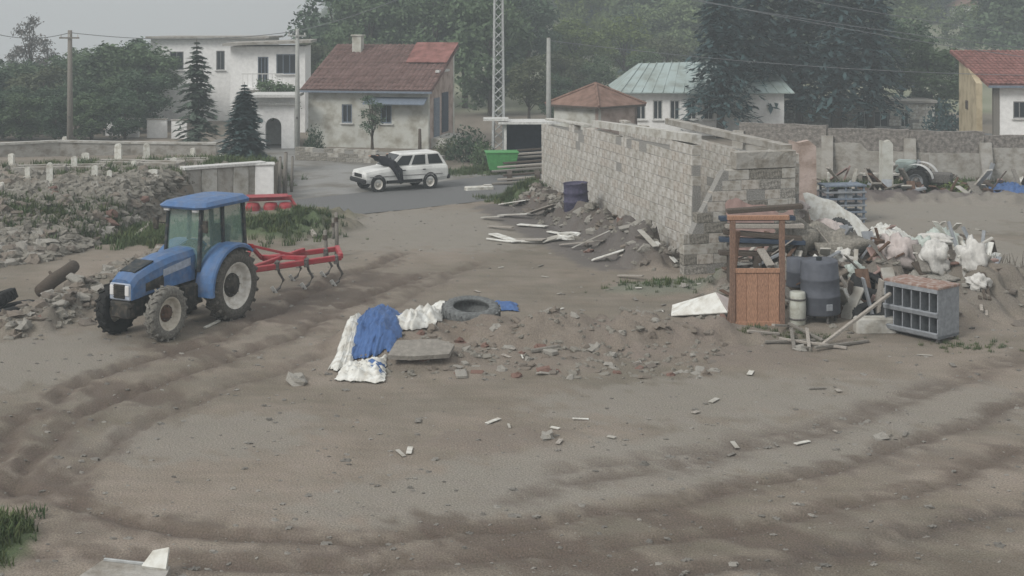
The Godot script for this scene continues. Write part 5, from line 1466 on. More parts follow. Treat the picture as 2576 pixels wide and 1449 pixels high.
func make_car() -> Transform3D:
	var f := on(952, 484); var r := on(1081, 475.5)
	var turn := facing(f - r)
	var away := Vector3(sin(turn), 0, cos(turn))
	var o := (f + r) / 2 + away * 0.68
	o.y = 0.012
	var t := thing("estate_car", "white boxy estate car driving along the road before the cottage", "car", o, turn)
	t.scale = Vector3(0.88, 0.98, 0.86)
	for s in [-1.0, 1.0]:
		for x in [1.21, -1.21]: wheel(t, Vector3(x, 0.29, s * 0.752), 0.29, 0.19, 0.18, s, mats.rubber, mats.rim_white, 0, mats.rim_white)
	var ring := func(x: float, w: float, yb: float, yt: float) -> Array:
		return [Vector3(x, yb, -w * 0.92), Vector3(x, yb + 0.14, -w), Vector3(x, yt - 0.14, -w), Vector3(x, yt - 0.03, -w * 0.95), Vector3(x, yt, -w * 0.84), Vector3(x, yt + 0.015, 0), Vector3(x, yt, w * 0.84), Vector3(x, yt - 0.03, w * 0.95), Vector3(x, yt - 0.14, w), Vector3(x, yb + 0.14, w), Vector3(x, yb, w * 0.92)]
	var b := MB.new()
	b.loft([ring.call(1.8, 0.74, 0.42, 0.67), ring.call(1.74, 0.79, 0.34, 0.78), ring.call(1.2, 0.82, 0.3, 0.85), ring.call(0.72, 0.825, 0.28, 0.9), ring.call(-0.3, 0.83, 0.28, 0.92), ring.call(-1.3, 0.83, 0.28, 0.93), ring.call(-2.02, 0.81, 0.34, 0.93), ring.call(-2.1, 0.77, 0.42, 0.86)])
	var body := obj("body", b.done(), mats.car_white, t)
	# greenhouse
	var lo := [Vector3(0.72, 0.9, -0.72), Vector3(-2.04, 0.92, -0.72), Vector3(-2.04, 0.92, 0.72), Vector3(0.72, 0.9, 0.72)]
	var hi := [Vector3(0.1, 1.36, -0.6), Vector3(-1.72, 1.38, -0.6), Vector3(-1.72, 1.38, 0.6), Vector3(0.1, 1.36, 0.6)]
	var tp := [Vector3(-0.02, 1.41, -0.5), Vector3(-1.62, 1.43, -0.5), Vector3(-1.62, 1.43, 0.5), Vector3(-0.02, 1.41, 0.5)]
	b = MB.new(); b.loft([lo, hi, tp], true)
	obj("roof", b.done(), mats.car_white, t)
	for s in [0, 1]:
		var p: Array = [lo[0], lo[1], hi[1], hi[0]] if s == 0 else [lo[3], lo[2], hi[2], hi[3]]
		var out := Vector3(0, 0.02, -0.012 if s == 0 else 0.012)
		for u in [[0.08, 0.335], [0.385, 0.63], [0.69, 0.94]]:
			var q := []
			for uv in [[u[0], 0.08], [u[1], 0.08], [u[1], 0.86], [u[0], 0.86]]:
				q.append((p[0] as Vector3).lerp(p[1], uv[0]).lerp((p[3] as Vector3).lerp(p[2], uv[0]), uv[1]) + out)
			if s == 0: q.reverse()
			pane_of(t, "side_window", q, mats.car_glass, 0.006)
		var z := -1.0 if s == 0 else 1.0
		for x in [1.21, -1.21]:
			b = MB.new(false); b.lathe([Vector2(0.27, 0), Vector2(0.345, 0), Vector2(0.345, 0.03), Vector2(0.27, 0.03), Vector2(0.27, 0)], 28, Transform3D(Basis(Vector3.RIGHT, PI / 2 * z), Vector3(x, 0.31, z * 0.806))); obj("wheel_arch", b.done(), mats.car_black, body)
		b = MB.new(); b.box(Vector3(0, 0.36, z * 0.825), Vector3(1.66, 0.12, 0.03)); obj("sill", b.done(), mats.car_black, body)
		b = MB.new(); b.box(Vector3(-0.1, 0.58, z * 0.832), Vector3(3.4, 0.03, 0.02)); obj("trim_strip", b.done(), mats.car_grey, body)
		for x in [0.32, -0.62]:
			b = MB.new(); b.cbox(Vector3(x - 0.3, 0.78, z * 0.835), Vector3(0.14, 0.035, 0.03), 0.008); obj("door_handle", b.done(), mats.car_black, body)
		b = MB.new(); b.cbox(Vector3(0.5, 0.98, z * 0.84), Vector3(0.1, 0.11, 0.2), 0.02); obj("mirror", b.done(), mats.car_black, body)
	pane_of(t, "windscreen", [Vector3(0.7, 0.94, 0.62), Vector3(0.7, 0.94, -0.62), Vector3(0.13, 1.36, -0.54), Vector3(0.13, 1.36, 0.54)], mats.car_glass, 0.006)
	pane_of(t, "rear_window", [Vector3(-2.03, 0.98, -0.6), Vector3(-2.03, 0.98, 0.6), Vector3(-1.78, 1.34, 0.53), Vector3(-1.78, 1.34, -0.53)], mats.car_glass, 0.006)
	b = MB.new(); b.cbox(Vector3(1.82, 0.42, 0), Vector3(0.16, 0.17, 1.6), 0.04); obj("bumper", b.done(), mats.car_black, t)
	b = MB.new(); b.cbox(Vector3(-2.12, 0.44, 0), Vector3(0.16, 0.17, 1.6), 0.04); obj("bumper", b.done(), mats.car_black, t)
	b = MB.new(); b.cbox(Vector3(1.8, 0.61, 0), Vector3(0.05, 0.14, 0.86), 0.01); obj("grille", b.done(), mats.car_black, t)
	for s in [-1.0, 1.0]:
		b = MB.new(); b.cbox(Vector3(1.795, 0.61, s * 0.57), Vector3(0.06, 0.15, 0.24), 0.015); obj("headlight", b.done(), mats.lamp_clear, t)
		b = MB.new(); b.cbox(Vector3(-2.09, 0.7, s * 0.68), Vector3(0.05, 0.24, 0.14), 0.015); obj("tail_light", b.done(), mats.lamp_red, t)
	return t.transform

# distance field of tapered bones meshed as surface nets
func nets(b: MB, bones: Array, cell: float, k: float) -> void:
	var lo := Vector3.ONE * 1e9; var hi := -lo
	for e in bones:
		var m := maxf(e[2], e[3]) + cell * 2
		for q in 2:
			lo = lo.min(e[q] - Vector3.ONE * m); hi = hi.max(e[q] + Vector3.ONE * m)
	var n := Vector3i(((hi - lo) / cell).ceil()) + Vector3i.ONE * 2
	var f := PackedFloat32Array(); f.resize(n.x * n.y * n.z); f.fill(1e3)
	for e in bones:
		var m := maxf(e[2], e[3]) + k + cell * 1.5
		var p0 := Vector3i(((e[0] as Vector3).min(e[1]) - Vector3.ONE * m - lo) / cell).clamp(Vector3i.ZERO, n - Vector3i.ONE)
		var p1 := Vector3i(((e[0] as Vector3).max(e[1]) + Vector3.ONE * m - lo) / cell).clamp(Vector3i.ZERO, n - Vector3i.ONE)
		var ab: Vector3 = e[1] - e[0]
		var l2 := maxf(ab.length_squared(), 1e-9)
		for z in range(p0.z, p1.z + 1):
			for y in range(p0.y, p1.y + 1):
				for x in range(p0.x, p1.x + 1):
					var p := lo + Vector3(x, y, z) * cell
					var t := clampf((p - e[0]).dot(ab) / l2, 0, 1)
					var d := p.distance_to(e[0] + ab * t) - lerpf(e[2], e[3], t)
					var i := (z * n.y + y) * n.x + x
					var h := maxf(k - absf(f[i] - d), 0.0) / k
					f[i] = minf(f[i], d) - h * h * k * 0.25
	var vert := {}
	var sx := 1; var sy := n.x; var sz := n.x * n.y
	for z in n.z - 1:
		for y in n.y - 1:
			for x in n.x - 1:
				var i := z * sz + y * sy + x
				var mask := 0
				for c in 8:
					if f[i + (c & 1) * sx + ((c >> 1) & 1) * sy + (c >> 2) * sz] < 0: mask += 1
				if mask == 0 or mask == 8: continue
				var sum := Vector3.ZERO; var cnt := 0
				for c in 8:
					for ax in 3:
						if c & (1 << ax): continue
						var c2 := c | (1 << ax)
						var v0 := f[i + (c & 1) * sx + ((c >> 1) & 1) * sy + (c >> 2) * sz]
						var v1 := f[i + (c2 & 1) * sx + ((c2 >> 1) & 1) * sy + (c2 >> 2) * sz]
						if (v0 < 0) == (v1 < 0): continue
						var q := Vector3(c & 1, (c >> 1) & 1, c >> 2)
						q[ax] += v0 / (v0 - v1)
						sum += q; cnt += 1
				vert[i] = lo + (Vector3(x, y, z) + sum / cnt) * cell
	var st := [sx, sy, sz]
	for i in vert:
		for ax in 3:
			var u: int = st[(ax + 1) % 3]; var v: int = st[(ax + 2) % 3]
			if (f[i] < 0) == (f[i + st[ax]] < 0): continue
			if not (vert.has(i - u) and vert.has(i - v) and vert.has(i - u - v)): continue
			if f[i] < 0: b.quad(vert[i - u - v], vert[i - v], vert[i], vert[i - u])
			else: b.quad(vert[i - u - v], vert[i - u], vert[i], vert[i - v])

func make_person(car: Transform3D) -> void:
	var t := Node3D.new()
	t.name = numbered("person")
	add_child(t)
	t.transform = car
	tag(t, "person in dark clothes thrown across the white car's bonnet, one arm out", "person")
	var hip := Vector3(0.5, 1.02, -0.74); var chest := Vector3(0.78, 1.14, -0.36); var neck := Vector3(0.88, 1.21, -0.16); var head := Vector3(0.92, 1.25, -0.02)
	var l_hip := hip + Vector3(-0.1, -0.03, 0.02); var r_hip := hip + Vector3(0.1, 0.0, -0.03)
	var l_knee := Vector3(0.26, 0.78, -0.99); var l_foot := Vector3(0.2, 0.38, -1.05)
	var r_knee := Vector3(0.48, 0.74, -1.03); var r_foot := Vector3(0.34, 0.4, -1.1)
	var l_sh := neck + Vector3(-0.19, -0.03, -0.03); var r_sh := neck + Vector3(0.2, 0.03, -0.06)
	var l_el := Vector3(0.5, 1.2, 0.0); var l_ha := Vector3(0.38, 1.3, 0.22)
	var r_el := Vector3(1.2, 1.3, -0.34); var r_ha := Vector3(1.42, 1.36, -0.48)
	var core := [[hip, chest, 0.14, 0.155], [chest, neck, 0.15, 0.09], [l_sh, r_sh, 0.08, 0.08], [l_hip, l_knee, 0.088, 0.062], [l_knee, l_foot, 0.058, 0.04], [r_hip, r_knee, 0.088, 0.062], [r_knee, r_foot, 0.058, 0.04], [l_sh, l_el, 0.056, 0.045], [l_el, l_ha, 0.043, 0.03], [r_sh, r_el, 0.056, 0.045], [r_el, r_ha, 0.043, 0.03]]
	var b := MB.new(false)
	var skin := core.duplicate()
	skin.append_array([[neck, head, 0.055, 0.06], [head + Vector3(0, 0.01, 0.02), head + Vector3(0.02, 0.0, 0.12), 0.092, 0.085]])
	nets(b, skin, 0.024, 0.05)
	for h in [[l_ha, (l_ha - l_el).normalized()], [r_ha, (r_ha - r_el).normalized()]]:
		var d: Vector3 = h[1]
		var s: Vector3 = d.cross(Vector3.UP).normalized()
		var palm: Vector3 = h[0] + d * 0.05
		var fb := [[h[0], palm, 0.026, 0.034]]
		for k in 4:
			var off := s * (k - 1.5) * 0.02
			var len_: float = [0.07, 0.08, 0.075, 0.058][k]
			var kn: Vector3 = palm + d * 0.03 + off
			fb.append([kn, kn + d * len_ * 0.55, 0.0095, 0.009])
			fb.append([kn + d * len_ * 0.55, kn + d * len_ + Vector3(0, -0.02, 0), 0.009, 0.0075])
		fb.append([h[0] + d * 0.02 - s * 0.025, h[0] + d * 0.06 - s * 0.055, 0.011, 0.009])
		nets(b, fb, 0.006, 0.01)
	var body := obj("body", b.done(), mats.skin, t)
	b = MB.new(false)
	var cl := []
	for e in core: cl.append([e[0], e[1], e[2] + 0.022, e[3] + 0.02])
	cl.append([l_foot, l_foot + Vector3(0.1, -0.06, -0.03), 0.05, 0.042]); cl.append([r_foot, r_foot + Vector3(0.11, -0.05, -0.03), 0.05, 0.042])
	nets(b, cl, 0.028, 0.06)
	obj("clothing", b.done(), mats.dark_cloth, body)
	b = MB.new(false)
	nets(b, [[head + Vector3(-0.02, 0.045, 0.03), head + Vector3(-0.01, 0.04, 0.12), 0.085, 0.078]], 0.02, 0.03)
	obj("hair", b.done(), mats.hair, body)

func make_vehicles() -> void:
	var gl := mat("cab_glass", Color(0.55, 0.68, 0.64, 0.17), 0.05, "")
	gl.transparency = BaseMaterial3D.TRANSPARENCY_ALPHA
	make_tractor()
	make_plough()
	make_person(make_car())

# ---------------------------------------------------------------- loose things
func blob(seed_: int, rough: float, n := 14, m := 9, flat := true) -> ArrayMesh:
	var ns := FastNoiseLite.new(); ns.seed = seed_; ns.frequency = 0.9 if flat else 0.7; ns.fractal_octaves = 3 if flat else 2
	var b := MB.new(flat)
	var p := func(i: int, j: int) -> Vector3:
		var t := TAU * (i % n) / n; var f := PI * j / m - PI / 2
		var v := Vector3(cos(t) * cos(f), sin(f), sin(t) * cos(f))
		return v * (1.0 + rough * ns.get_noise_3dv(v * 1.6))
	for j in m:
		for i in n:
			if j == 0: b.tri(p.call(0, 0), p.call(i, 1), p.call(i + 1, 1))
			elif j == m - 1: b.tri(p.call(i, j), p.call(0, m), p.call(i + 1, j))
			else: b.quad(p.call(i, j), p.call(i, j + 1), p.call(i + 1, j + 1), p.call(i + 1, j))
	return b.done()

# sheet thrown over the ground between four pixels (near-left, near-right, far-right, far-left)
func drape(called: String, label: String, category: String, px: Array, m: Material, hump: float, fold: float, seed_: int, group := "") -> void:
	var ns := FastNoiseLite.new(); ns.seed = seed_; ns.frequency = 1.1; ns.fractal_octaves = 3
	var c := []
	for q in px: c.append(on(q[0], q[1]))
	var n := 40
	var o := down((c[0] + c[1] + c[2] + c[3]) / 4.0)
	var b := MB.new(false)
	var grid := []; var under := []
	for j in n + 1:
		for i in n + 1:
			var u := i / float(n); var v := j / float(n)
			var eu := u + 0.05 * ns.get_noise_2d(v * 5, 3); var ev := v + 0.07 * ns.get_noise_2d(u * 5, 9)
			var p: Vector3 = (c[0] as Vector3).lerp(c[1], eu).lerp((c[3] as Vector3).lerp(c[2], eu), ev)
			var edge := minf(minf(u, 1 - u), minf(v, 1 - v))
			var y := gy(p.x, p.z) + 0.02 + hump * pow(sin(PI * clampf(u, 0, 1)), 0.8) * pow(sin(PI * clampf(v, 0, 1)), 0.6)
			y += fold * (absf(ns.get_noise_2d(p.x * 2.2, p.z * 2.2)) + 0.3 * absf(ns.get_noise_2d(p.x * 3.5, p.z * 3.5 + 40)) + 0.2 * pow(1.0 - absf(ns.get_noise_2d(p.x * 2.6, p.z * 1.9 + 11.0)), 4.0)) * (0.35 + minf(1.0, edge * 6))
			grid.append(Vector3(p.x, y, p.z) - o)
	for k in grid: under.append(k - Vector3(0, 0.012, 0))
	for j in n:
		for i in n:
			var a := j * (n + 1) + i
			b.quad(grid[a], grid[a + 1], grid[a + n + 2], grid[a + n + 1])
			b.quad(under[a], under[a + n + 1], under[a + n + 2], under[a + 1])
	for i in n:
		b.quad(under[i], under[i + 1], grid[i + 1], grid[i])
		var e := n * (n + 1) + i
		b.quad(grid[e], grid[e + 1], under[e + 1], under[e])
	var mi := obj(called, b.done(), m)
	mi.position = o
	tag(mi, label, category, group)

func tyre_thing(label: String, p: Vector3, ro: float, ri: float, w: float, tilt: Basis, m: Material, group := "") -> void:
	var t := thing("tyre_carcass", label, "tyre", p, 0, group)
	t.basis = tilt
	var b := MB.new(false)
	b.lathe([Vector2(ri, -w * 0.42), Vector2(ri * 1.08, -w * 0.5), Vector2(ro * 0.9, -w * 0.5), Vector2(ro, -w * 0.3), Vector2(ro, w * 0.3), Vector2(ro * 0.9, w * 0.5), Vector2(ri * 1.08, w * 0.5), Vector2(ri, w * 0.42), Vector2(ri * 1.06, w * 0.3), Vector2(ro * 0.88, 0.0), Vector2(ri * 1.06, -w * 0.3), Vector2(ri, -w * 0.42)], 40)
	obj("carcass", b.done(), m, t)
	b = MB.new()
	for i in 26:
		for s in [-1.0, 1.0]:
			var a: float = TAU * (i + 0.25 * s) / 26
			b.box(Basis(Vector3.UP, a) * Vector3(ro * 1.0, s * w * 0.2, 0), Vector3(ro * 0.06, w * 0.42, ro * 0.08), Basis(Vector3.UP, a) * Basis(Vector3.RIGHT, 0.5 * s))
	obj("tread", b.done(), m, t)

func plank(called: String, label: String, a: Vector3, b: Vector3, w: float, th: float, m: Material, category := "plank", group := "") -> void:
	var o := obj(called, bar(a - (a + b) / 2, b - (a + b) / 2, w, th), m)
	o.position = (a + b) / 2
	tag(o, label, category, group)

func make_scrap() -> void:
	var g: MB
	# ---- orange door in its frame
	var p := down(on(1905, 819), 0.03)
	var t := thing("door_unit", "orange wooden door leaf in a tall open frame, standing upright in the scrap", "door", p, 0.04)
	var z := 0.0
	for i in 4:
		g = MB.new(); g.cbox(Vector3(-0.345 + i * 0.23, 0.62, 0), Vector3(0.226, 1.2, 0.045), 0.006); obj("panel_board", g.done(), mats.orange_wood if i % 2 else mats.orange_wood_dark, t)
	g = MB.new(); g.cbox(Vector3(0, 1.18, 0.03), Vector3(0.94, 0.1, 0.03), 0.006); obj("rail", g.done(), mats.orange_wood, t)
	g = MB.new(); g.cbox(Vector3(0, 0.06, 0.03), Vector3(0.94, 0.11, 0.03), 0.006); obj("rail", g.done(), mats.orange_wood, t)
	for x in [-0.52, 0.52]:
		g = MB.new(); g.cbox(Vector3(x, 1.1, 0), Vector3(0.11, 2.24, 0.1), 0.008); obj("frame_post", g.done(), mats.brown_frame, t)
	g = MB.new(); g.cbox(Vector3(0.02, 2.28, 0), Vector3(1.3, 0.1, 0.12), 0.01); obj("frame_head", g.done(), mats.orange_wood_dark, t)
	plank("leaning_post", "brown timber post leaning beside the orange door", down(on(1834, 808)) + Vector3(0, -0.05, 0), at(1856, 580, 27.6), 0.11, 0.1, mats.brown_frame, "post")
	# rust-red sheet above and behind the door
	p = down(on(1915, 690))
	t = thing("rusty_sheet", "faded rust-red metal sheet leaning behind the orange door", "sheet", p, 0.06)
	var sh := MB.new(false)
	for i in 20:
		for j in 6:
			var f := func(a: int, b: int) -> Vector3:
				var u := a / 20.0; var v := b / 6.0
				var top := 1.72 + 0.14 * sin(u * 5.0 + 0.6) + 0.07 * sin(u * 13.0)
				return Vector3(-0.86 + 1.75 * u + 0.03 * sin(v * 4), v * top, 0.4 - 0.62 * v + 0.025 * sin(a * 1.9) + 0.03 * sin(b * 1.4 + a * 0.5))
			sh.quad(f.call(i, j), f.call(i + 1, j), f.call(i + 1, j + 1), f.call(i, j + 1))
	obj("sheet_metal", sh.done(), mats.rust_sheet, t)
	obj("batten", bar(Vector3(-0.7, 0.9, 0.12), Vector3(0.75, 0.95, 0.12), 0.07, 0.05), mats.brown_frame, t)
	# dark junk seen through the frame
	p = down(on(1905, 745))
	for i in 7:
		var y := 0.55 + i * 0.16
		plank("stacked_plank", "plank in the stack seen through the orange door's open frame", Vector3(p.x - 0.75 + rng.randf_range(-0.12, 0.1), p.y + y, p.z - 0.1 + rng.randf_range(-0.1, 0.1)), Vector3(p.x + 0.95 + rng.randf_range(-0.2, 0.2), p.y + y + rng.randf_range(-0.16, 0.16), p.z + rng.randf_range(-0.15, 0.1)), 0.26, 0.1, [mats.dark_wood, mats.grey_wood, mats.shelter_blue, mats.dark_wood, mats.pale_wood, mats.shelter_blue, mats.dark_wood][i], "plank", "planks stacked behind the door")
	t = thing("trestle", "dark timber trestle holding up the planks behind the orange door", "trestle", p - Vector3(0, 0.1, 0.05))
	for x in [-0.6, 0.0, 0.7]:
		g = MB.new(); g.box(Vector3(x, 0.3, 0), Vector3(0.12, 0.62, 0.5)); obj("leg", g.done(), mats.dark_wood, t)
	# ---- grey tank
	p = down(on(2066, 808), 0.02)
	t = thing("metal_tank", "dark blue-grey upright metal tank on short legs beside the orange door", "tank", p, 0.2)
	g = MB.new(false)
	g.lathe([Vector2(0.001, 0.2), Vector2(0.4, 0.2), Vector2(0.41, 0.22), Vector2(0.41, 0.56), Vector2(0.425, 0.58), Vector2(0.41, 0.6), Vector2(0.4, 0.92), Vector2(0.415, 0.94), Vector2(0.4, 0.96), Vector2(0.39, 1.28), Vector2(0.37, 1.32), Vector2(0.001, 1.33)], 32, Transform3D(Basis(Vector3.BACK, 0.04), Vector3.ZERO))
	obj("shell", g.done(), mats.tank_grey, t)
	for a in 4:
		g = MB.new(); g.cyl(Vector3(cos(a * 1.57) * 0.32, -0.05, sin(a * 1.57) * 0.32), Vector3(cos(a * 1.57) * 0.32, 0.23, sin(a * 1.57) * 0.32), 0.03, 0.03, 8); obj("leg", g.done(), mats.steel, t)
	g = MB.new(); g.cyl(Vector3(-0.1, 1.3, 0.1), Vector3(-0.1, 1.4, 0.1), 0.06, 0.06, 10); obj("filler_cap", g.done(), mats.black_plastic, t)
	g = MB.new(); g.cbox(Vector3(0.0, 0.38, 0.405), Vector3(0.14, 0.14, 0.03), 0.01); obj("hatch", g.done(), mats.cabinet_grey, t)
	p = down(on(2004, 776), 0.02)
	t = thing("small_drum", "small dark drum between the orange door and the tank", "drum", p)
	g = MB.new(false); g.lathe([Vector2(0.001, 0.0), Vector2(0.22, 0.0), Vector2(0.23, 0.02), Vector2(0.22, 0.3), Vector2(0.235, 0.32), Vector2(0.22, 0.34), Vector2(0.22, 0.62), Vector2(0.001, 0.63)], 24, Transform3D(Basis(), Vector3(0, 0.42, 0)))
	obj("shell", g.done(), mats.tank_grey, t)
	g = MB.new(); g.box(Vector3(0, 0.2, 0), Vector3(0.4, 0.44, 0.34)); obj("stand", g.done(), mats.dark_wood, t)
	p = down(on(2006, 815), 0.02)
	t = thing("pale_drum", "pale whitewashed barrel standing before the tank", "barrel", p)
	g = MB.new(false); g.lathe([Vector2(0.001, 0.0), Vector2(0.15, 0.0), Vector2(0.165, 0.03), Vector2(0.18, 0.36), Vector2(0.165, 0.68), Vector2(0.15, 0.7), Vector2(0.001, 0.7)], 24); obj("shell", g.done(), mats.drum_pale, t)
	for y in [0.14, 0.55]:
		g = MB.new(false); g.lathe([Vector2(0.168, y - 0.02), Vector2(0.186, y - 0.015), Vector2(0.186, y + 0.015), Vector2(0.168, y + 0.02)], 24); obj("hoop", g.done(), mats.steel, t)
	# ---- pigeonhole cabinet
	var corner := on(2360, 866)
	corner.y = gy(corner.x, corner.z) - 0.02
	var along := Vector3(-0.62, 0, -0.785).normalized()
	t = thing("pigeonhole_cabinet", "grey metal two-tier pigeonhole cabinet with rusty top", "cabinet", corner, facing(-along))
	# own axes: x runs from the far end to the near corner (0), z positive faces the yard
	var w := 1.25; var dp := 0.72; var h := 1.1
	g = MB.new(); g.box(Vector3(-w / 2, 0.13, -dp / 2), Vector3(w, 0.05, dp)); obj("bottom_plate", g.done(), mats.cabinet_grey, t)
	g = MB.new(); g.box(Vector3(-w / 2, h / 2 + 0.05, -dp + 0.015), Vector3(w - 0.04, h - 0.12, 0.03)); obj("back_plate", g.done(), mats.cabinet_grey, t)
	for x in [-0.012, -w + 0.012]:
		g = MB.new(); g.box(Vector3(x, h / 2 + 0.05, -dp / 2), Vector3(0.024, h - 0.1, dp - 0.002)); obj("side_plate", g.done(), mats.cabinet_grey, t)
	g = MB.new(); g.cbox(Vector3(-w / 2, h, -dp / 2), Vector3(w + 0.03, 0.05, dp + 0.04), 0.008); obj("top_plate", g.done(), mats.cabinet_rust, t)
	g = MB.new(); g.box(Vector3(-w / 2, 0.57, -dp / 2), Vector3(w - 0.05, 0.03, dp - 0.01)); obj("shelf", g.done(), mats.cabinet_grey, t)
	for y in [0.2, 0.6]:
		g = MB.new(); g.cbox(Vector3(-w / 2, y - 0.02, 0.03), Vector3(w + 0.01, 0.1, 0.05), 0.008, Basis(Vector3.RIGHT, 0.35)); obj("tray_lip", g.done(), mats.cabinet_grey, t)
	g = MB.new(); g.cbox(Vector3(-w / 2, h - 0.06, 0.008), Vector3(w - 0.01, 0.09, 0.02), 0.006); obj("header", g.done(), mats.cabinet_grey, t)
	for y in [0.36, 0.79]:
		for i in range(1, 6):
			g = MB.new(); g.box(Vector3(-w * i / 6.0, y, -dp / 2 + 0.02), Vector3(0.02, 0.4, dp - 0.06)); obj("divider", g.done(), mats.cabinet_grey, t)
	for c in [[-0.05, -0.06], [-w + 0.05, -0.06], [-0.05, -dp + 0.06], [-w + 0.05, -dp + 0.06]]:
		g = MB.new(); g.box(Vector3(c[0], 0.04, c[1]), Vector3(0.05, 0.18, 0.05)); obj("leg", g.done(), mats.steel, t)
	# ---- beams and sticks round the cabinet
	plank("concrete_beam", "beige concrete beam lying between the tank and the cabinet", down(on(2150, 835)) + Vector3(0, 0.14, 0), down(on(2256, 838)) + Vector3(0, 0.14, -0.1), 0.3, 0.34, mats.pale_concrete, "beam")
	plank("long_pole", "long pale pole leaning from the ground up to the cabinet", down(on(2068, 868)) + Vector3(0, 0.02, 0), at(2240, 738, 26.6), 0.07, 0.06, mats.pale_wood, "pole")
	var sticks := [[1945, 848, 1985, 822, 0.1], [1985, 826, 2070, 860, 0.08], [1960, 862, 2075, 870, 0.05], [2050, 884, 2184, 862, 0.06], [2050, 872, 2130, 880, 0.05], [1990, 840, 1998, 884, 0.08], [2030, 838, 2036, 880, 0.07], [1925, 868, 2050, 858, 0.03], [1880, 858, 1960, 850, 0.03]]
	for i in sticks.size():
		var s: Array = sticks[i]
		plank("broken_stick", "broken pale stick lying before the tank and the orange door", down(on(s[0], s[1])) + Vector3(0, 0.03 + s[4], 0), down(on(s[2], s[3])) + Vector3(0, 0.03, 0), 0.07, 0.045, [mats.pale_wood, mats.grey_wood][i % 2], "stick", "broken sticks before the scrap")
	for i in 8:
		plank("timber_offcut", "grey timber offcut sticking out beside the cabinet", down(on(2405 + i * 4, 745 + i * 3)) + Vector3(0.2, 0.45 - 0.04 * i, 0.3), down(on(2462 + i * 4, 800 + (i % 3) * 6)) + Vector3(0, 0.02, 0), 0.07, 0.05, [mats.grey_wood, mats.dark_wood, mats.pale_wood][i % 3], "timber", "timber offcuts by the cabinet")
	# folded white sheet before the door
	p = down(on(1800, 790))
	t = thing("ridge_sheet", "bent white metal ridge sheet lying before the orange door", "sheet", p)
	var e0 := on(1688, 796) - p; var e1 := on(1800, 800) - p; var rd0 := at(1800, 735, 28.3) - p; var rd1 := at(1832, 768, 27.9) - p; var e2 := on(1888, 800) - p
	e0.y = gy(p.x + e0.x, p.z + e0.z) - p.y + 0.03
	obj("near_leaf", slab_between(e0, rd1 + Vector3(-0.05, -0.1, 0.2), rd0, e0 + Vector3(0.1, 0.1, -0.6), 0.02), mats.tarp_white, t)
	e2.y = gy(p.x + e2.x, p.z + e2.z) - p.y + 0.06
	obj("far_leaf", slab_between(rd1 + Vector3(-0.03, -0.08, 0.18), e2 + Vector3(0, 0, 0.1), e2 + Vector3(0.12, 0.06, -0.2), rd0 + Vector3(0.02, 0.0, 0), 0.02), mats.sack_pink, t)
	g = MB.new(); g.box(Vector3(0.05, 0.16, -0.2), Vector3(0.3, 0.34, 0.3)); obj("prop", g.done(), mats.dark_wood, t)
	# ---- heap behind: sheets, sacks, tyres, boxes
	p = down(on(2110, 612))
	t = thing("white_sheet", "large curved white plastic sheet standing in the scrap heap", "sheet", p - Vector3(0, 0.1, 0), 0.2)
	sh = MB.new(false)
	for i in 14:
		for j in 8:
			var f := func(a: int, b: int) -> Vector3:
				var u := a / 14.0; var v := b / 8.0
				return Vector3(-0.9 + 2.0 * u + 0.35 * (1 - v), v * (1.5 - 1.05 * pow(u, 1.7)) + 0.03 * sin(a * 1.3), 0.25 * sin(u * 2.6) - 0.5 * v + 0.03 * sin(a * 2.1 + b))
			sh.quad(f.call(i, j), f.call(i + 1, j), f.call(i + 1, j + 1), f.call(i, j + 1))
	obj("film", sh.done(), mats.tarp_white, t)
	obj("support", bar(Vector3(-0.5, 0.0, -0.4), Vector3(-0.35, 1.1, -0.3), 0.06, 0.05), mats.grey_wood, t)
	var lumps := [blob(81, 0.75, 24, 15, false), blob(82, 0.8, 24, 15, false), blob(83, 0.7, 24, 15, false)]
	# sacks: pixel x, base y, width, height (pixels), distance, material
	var sacks := [[2262, 690, 80, 90, 30.0, "sack_pink", "crumpled pinkish sack on the heap behind the cabinet"], [2318, 680, 75, 80, 30.2, "sack_green", "pale green sack on top of the heap"], [2352, 690, 70, 78, 29.4, "sack", "white full sack behind the cabinet's top"], [2442, 700, 70, 95, 29.2, "sack", "big white sack at the heap's outer edge"], [2462, 732, 60, 42, 28.4, "sack", "flat white sack lying below the big white sack"], [2350, 622, 80, 34, 32.2, "sack", "white sheet bundle at the back of the heap"], [2128, 668, 55, 40, 30.4, "sack", "white bundle on top of the tank's heap"], [2150, 705, 55, 45, 29.6, "sack_green", "greenish sack between tank and cabinet"], [2085, 610, 80, 55, 34.5, "sack_pink", "pale rubble sack before the white sheet"], [2120, 640, 95, 50, 32.5, "sack_pink", "wide pale bundle in the middle of the heap"], [2290, 640, 60, 40, 31.6, "sack_green", "grey-green rag bundle in the heap"], [2010, 545, 46, 38, 37.0, "sack_pink", "pale cardboard-coloured bundle behind the orange door"], [2230, 640, 60, 45, 31.5, "sack_pink", "dusty pink bundle beside the brown crate"]]
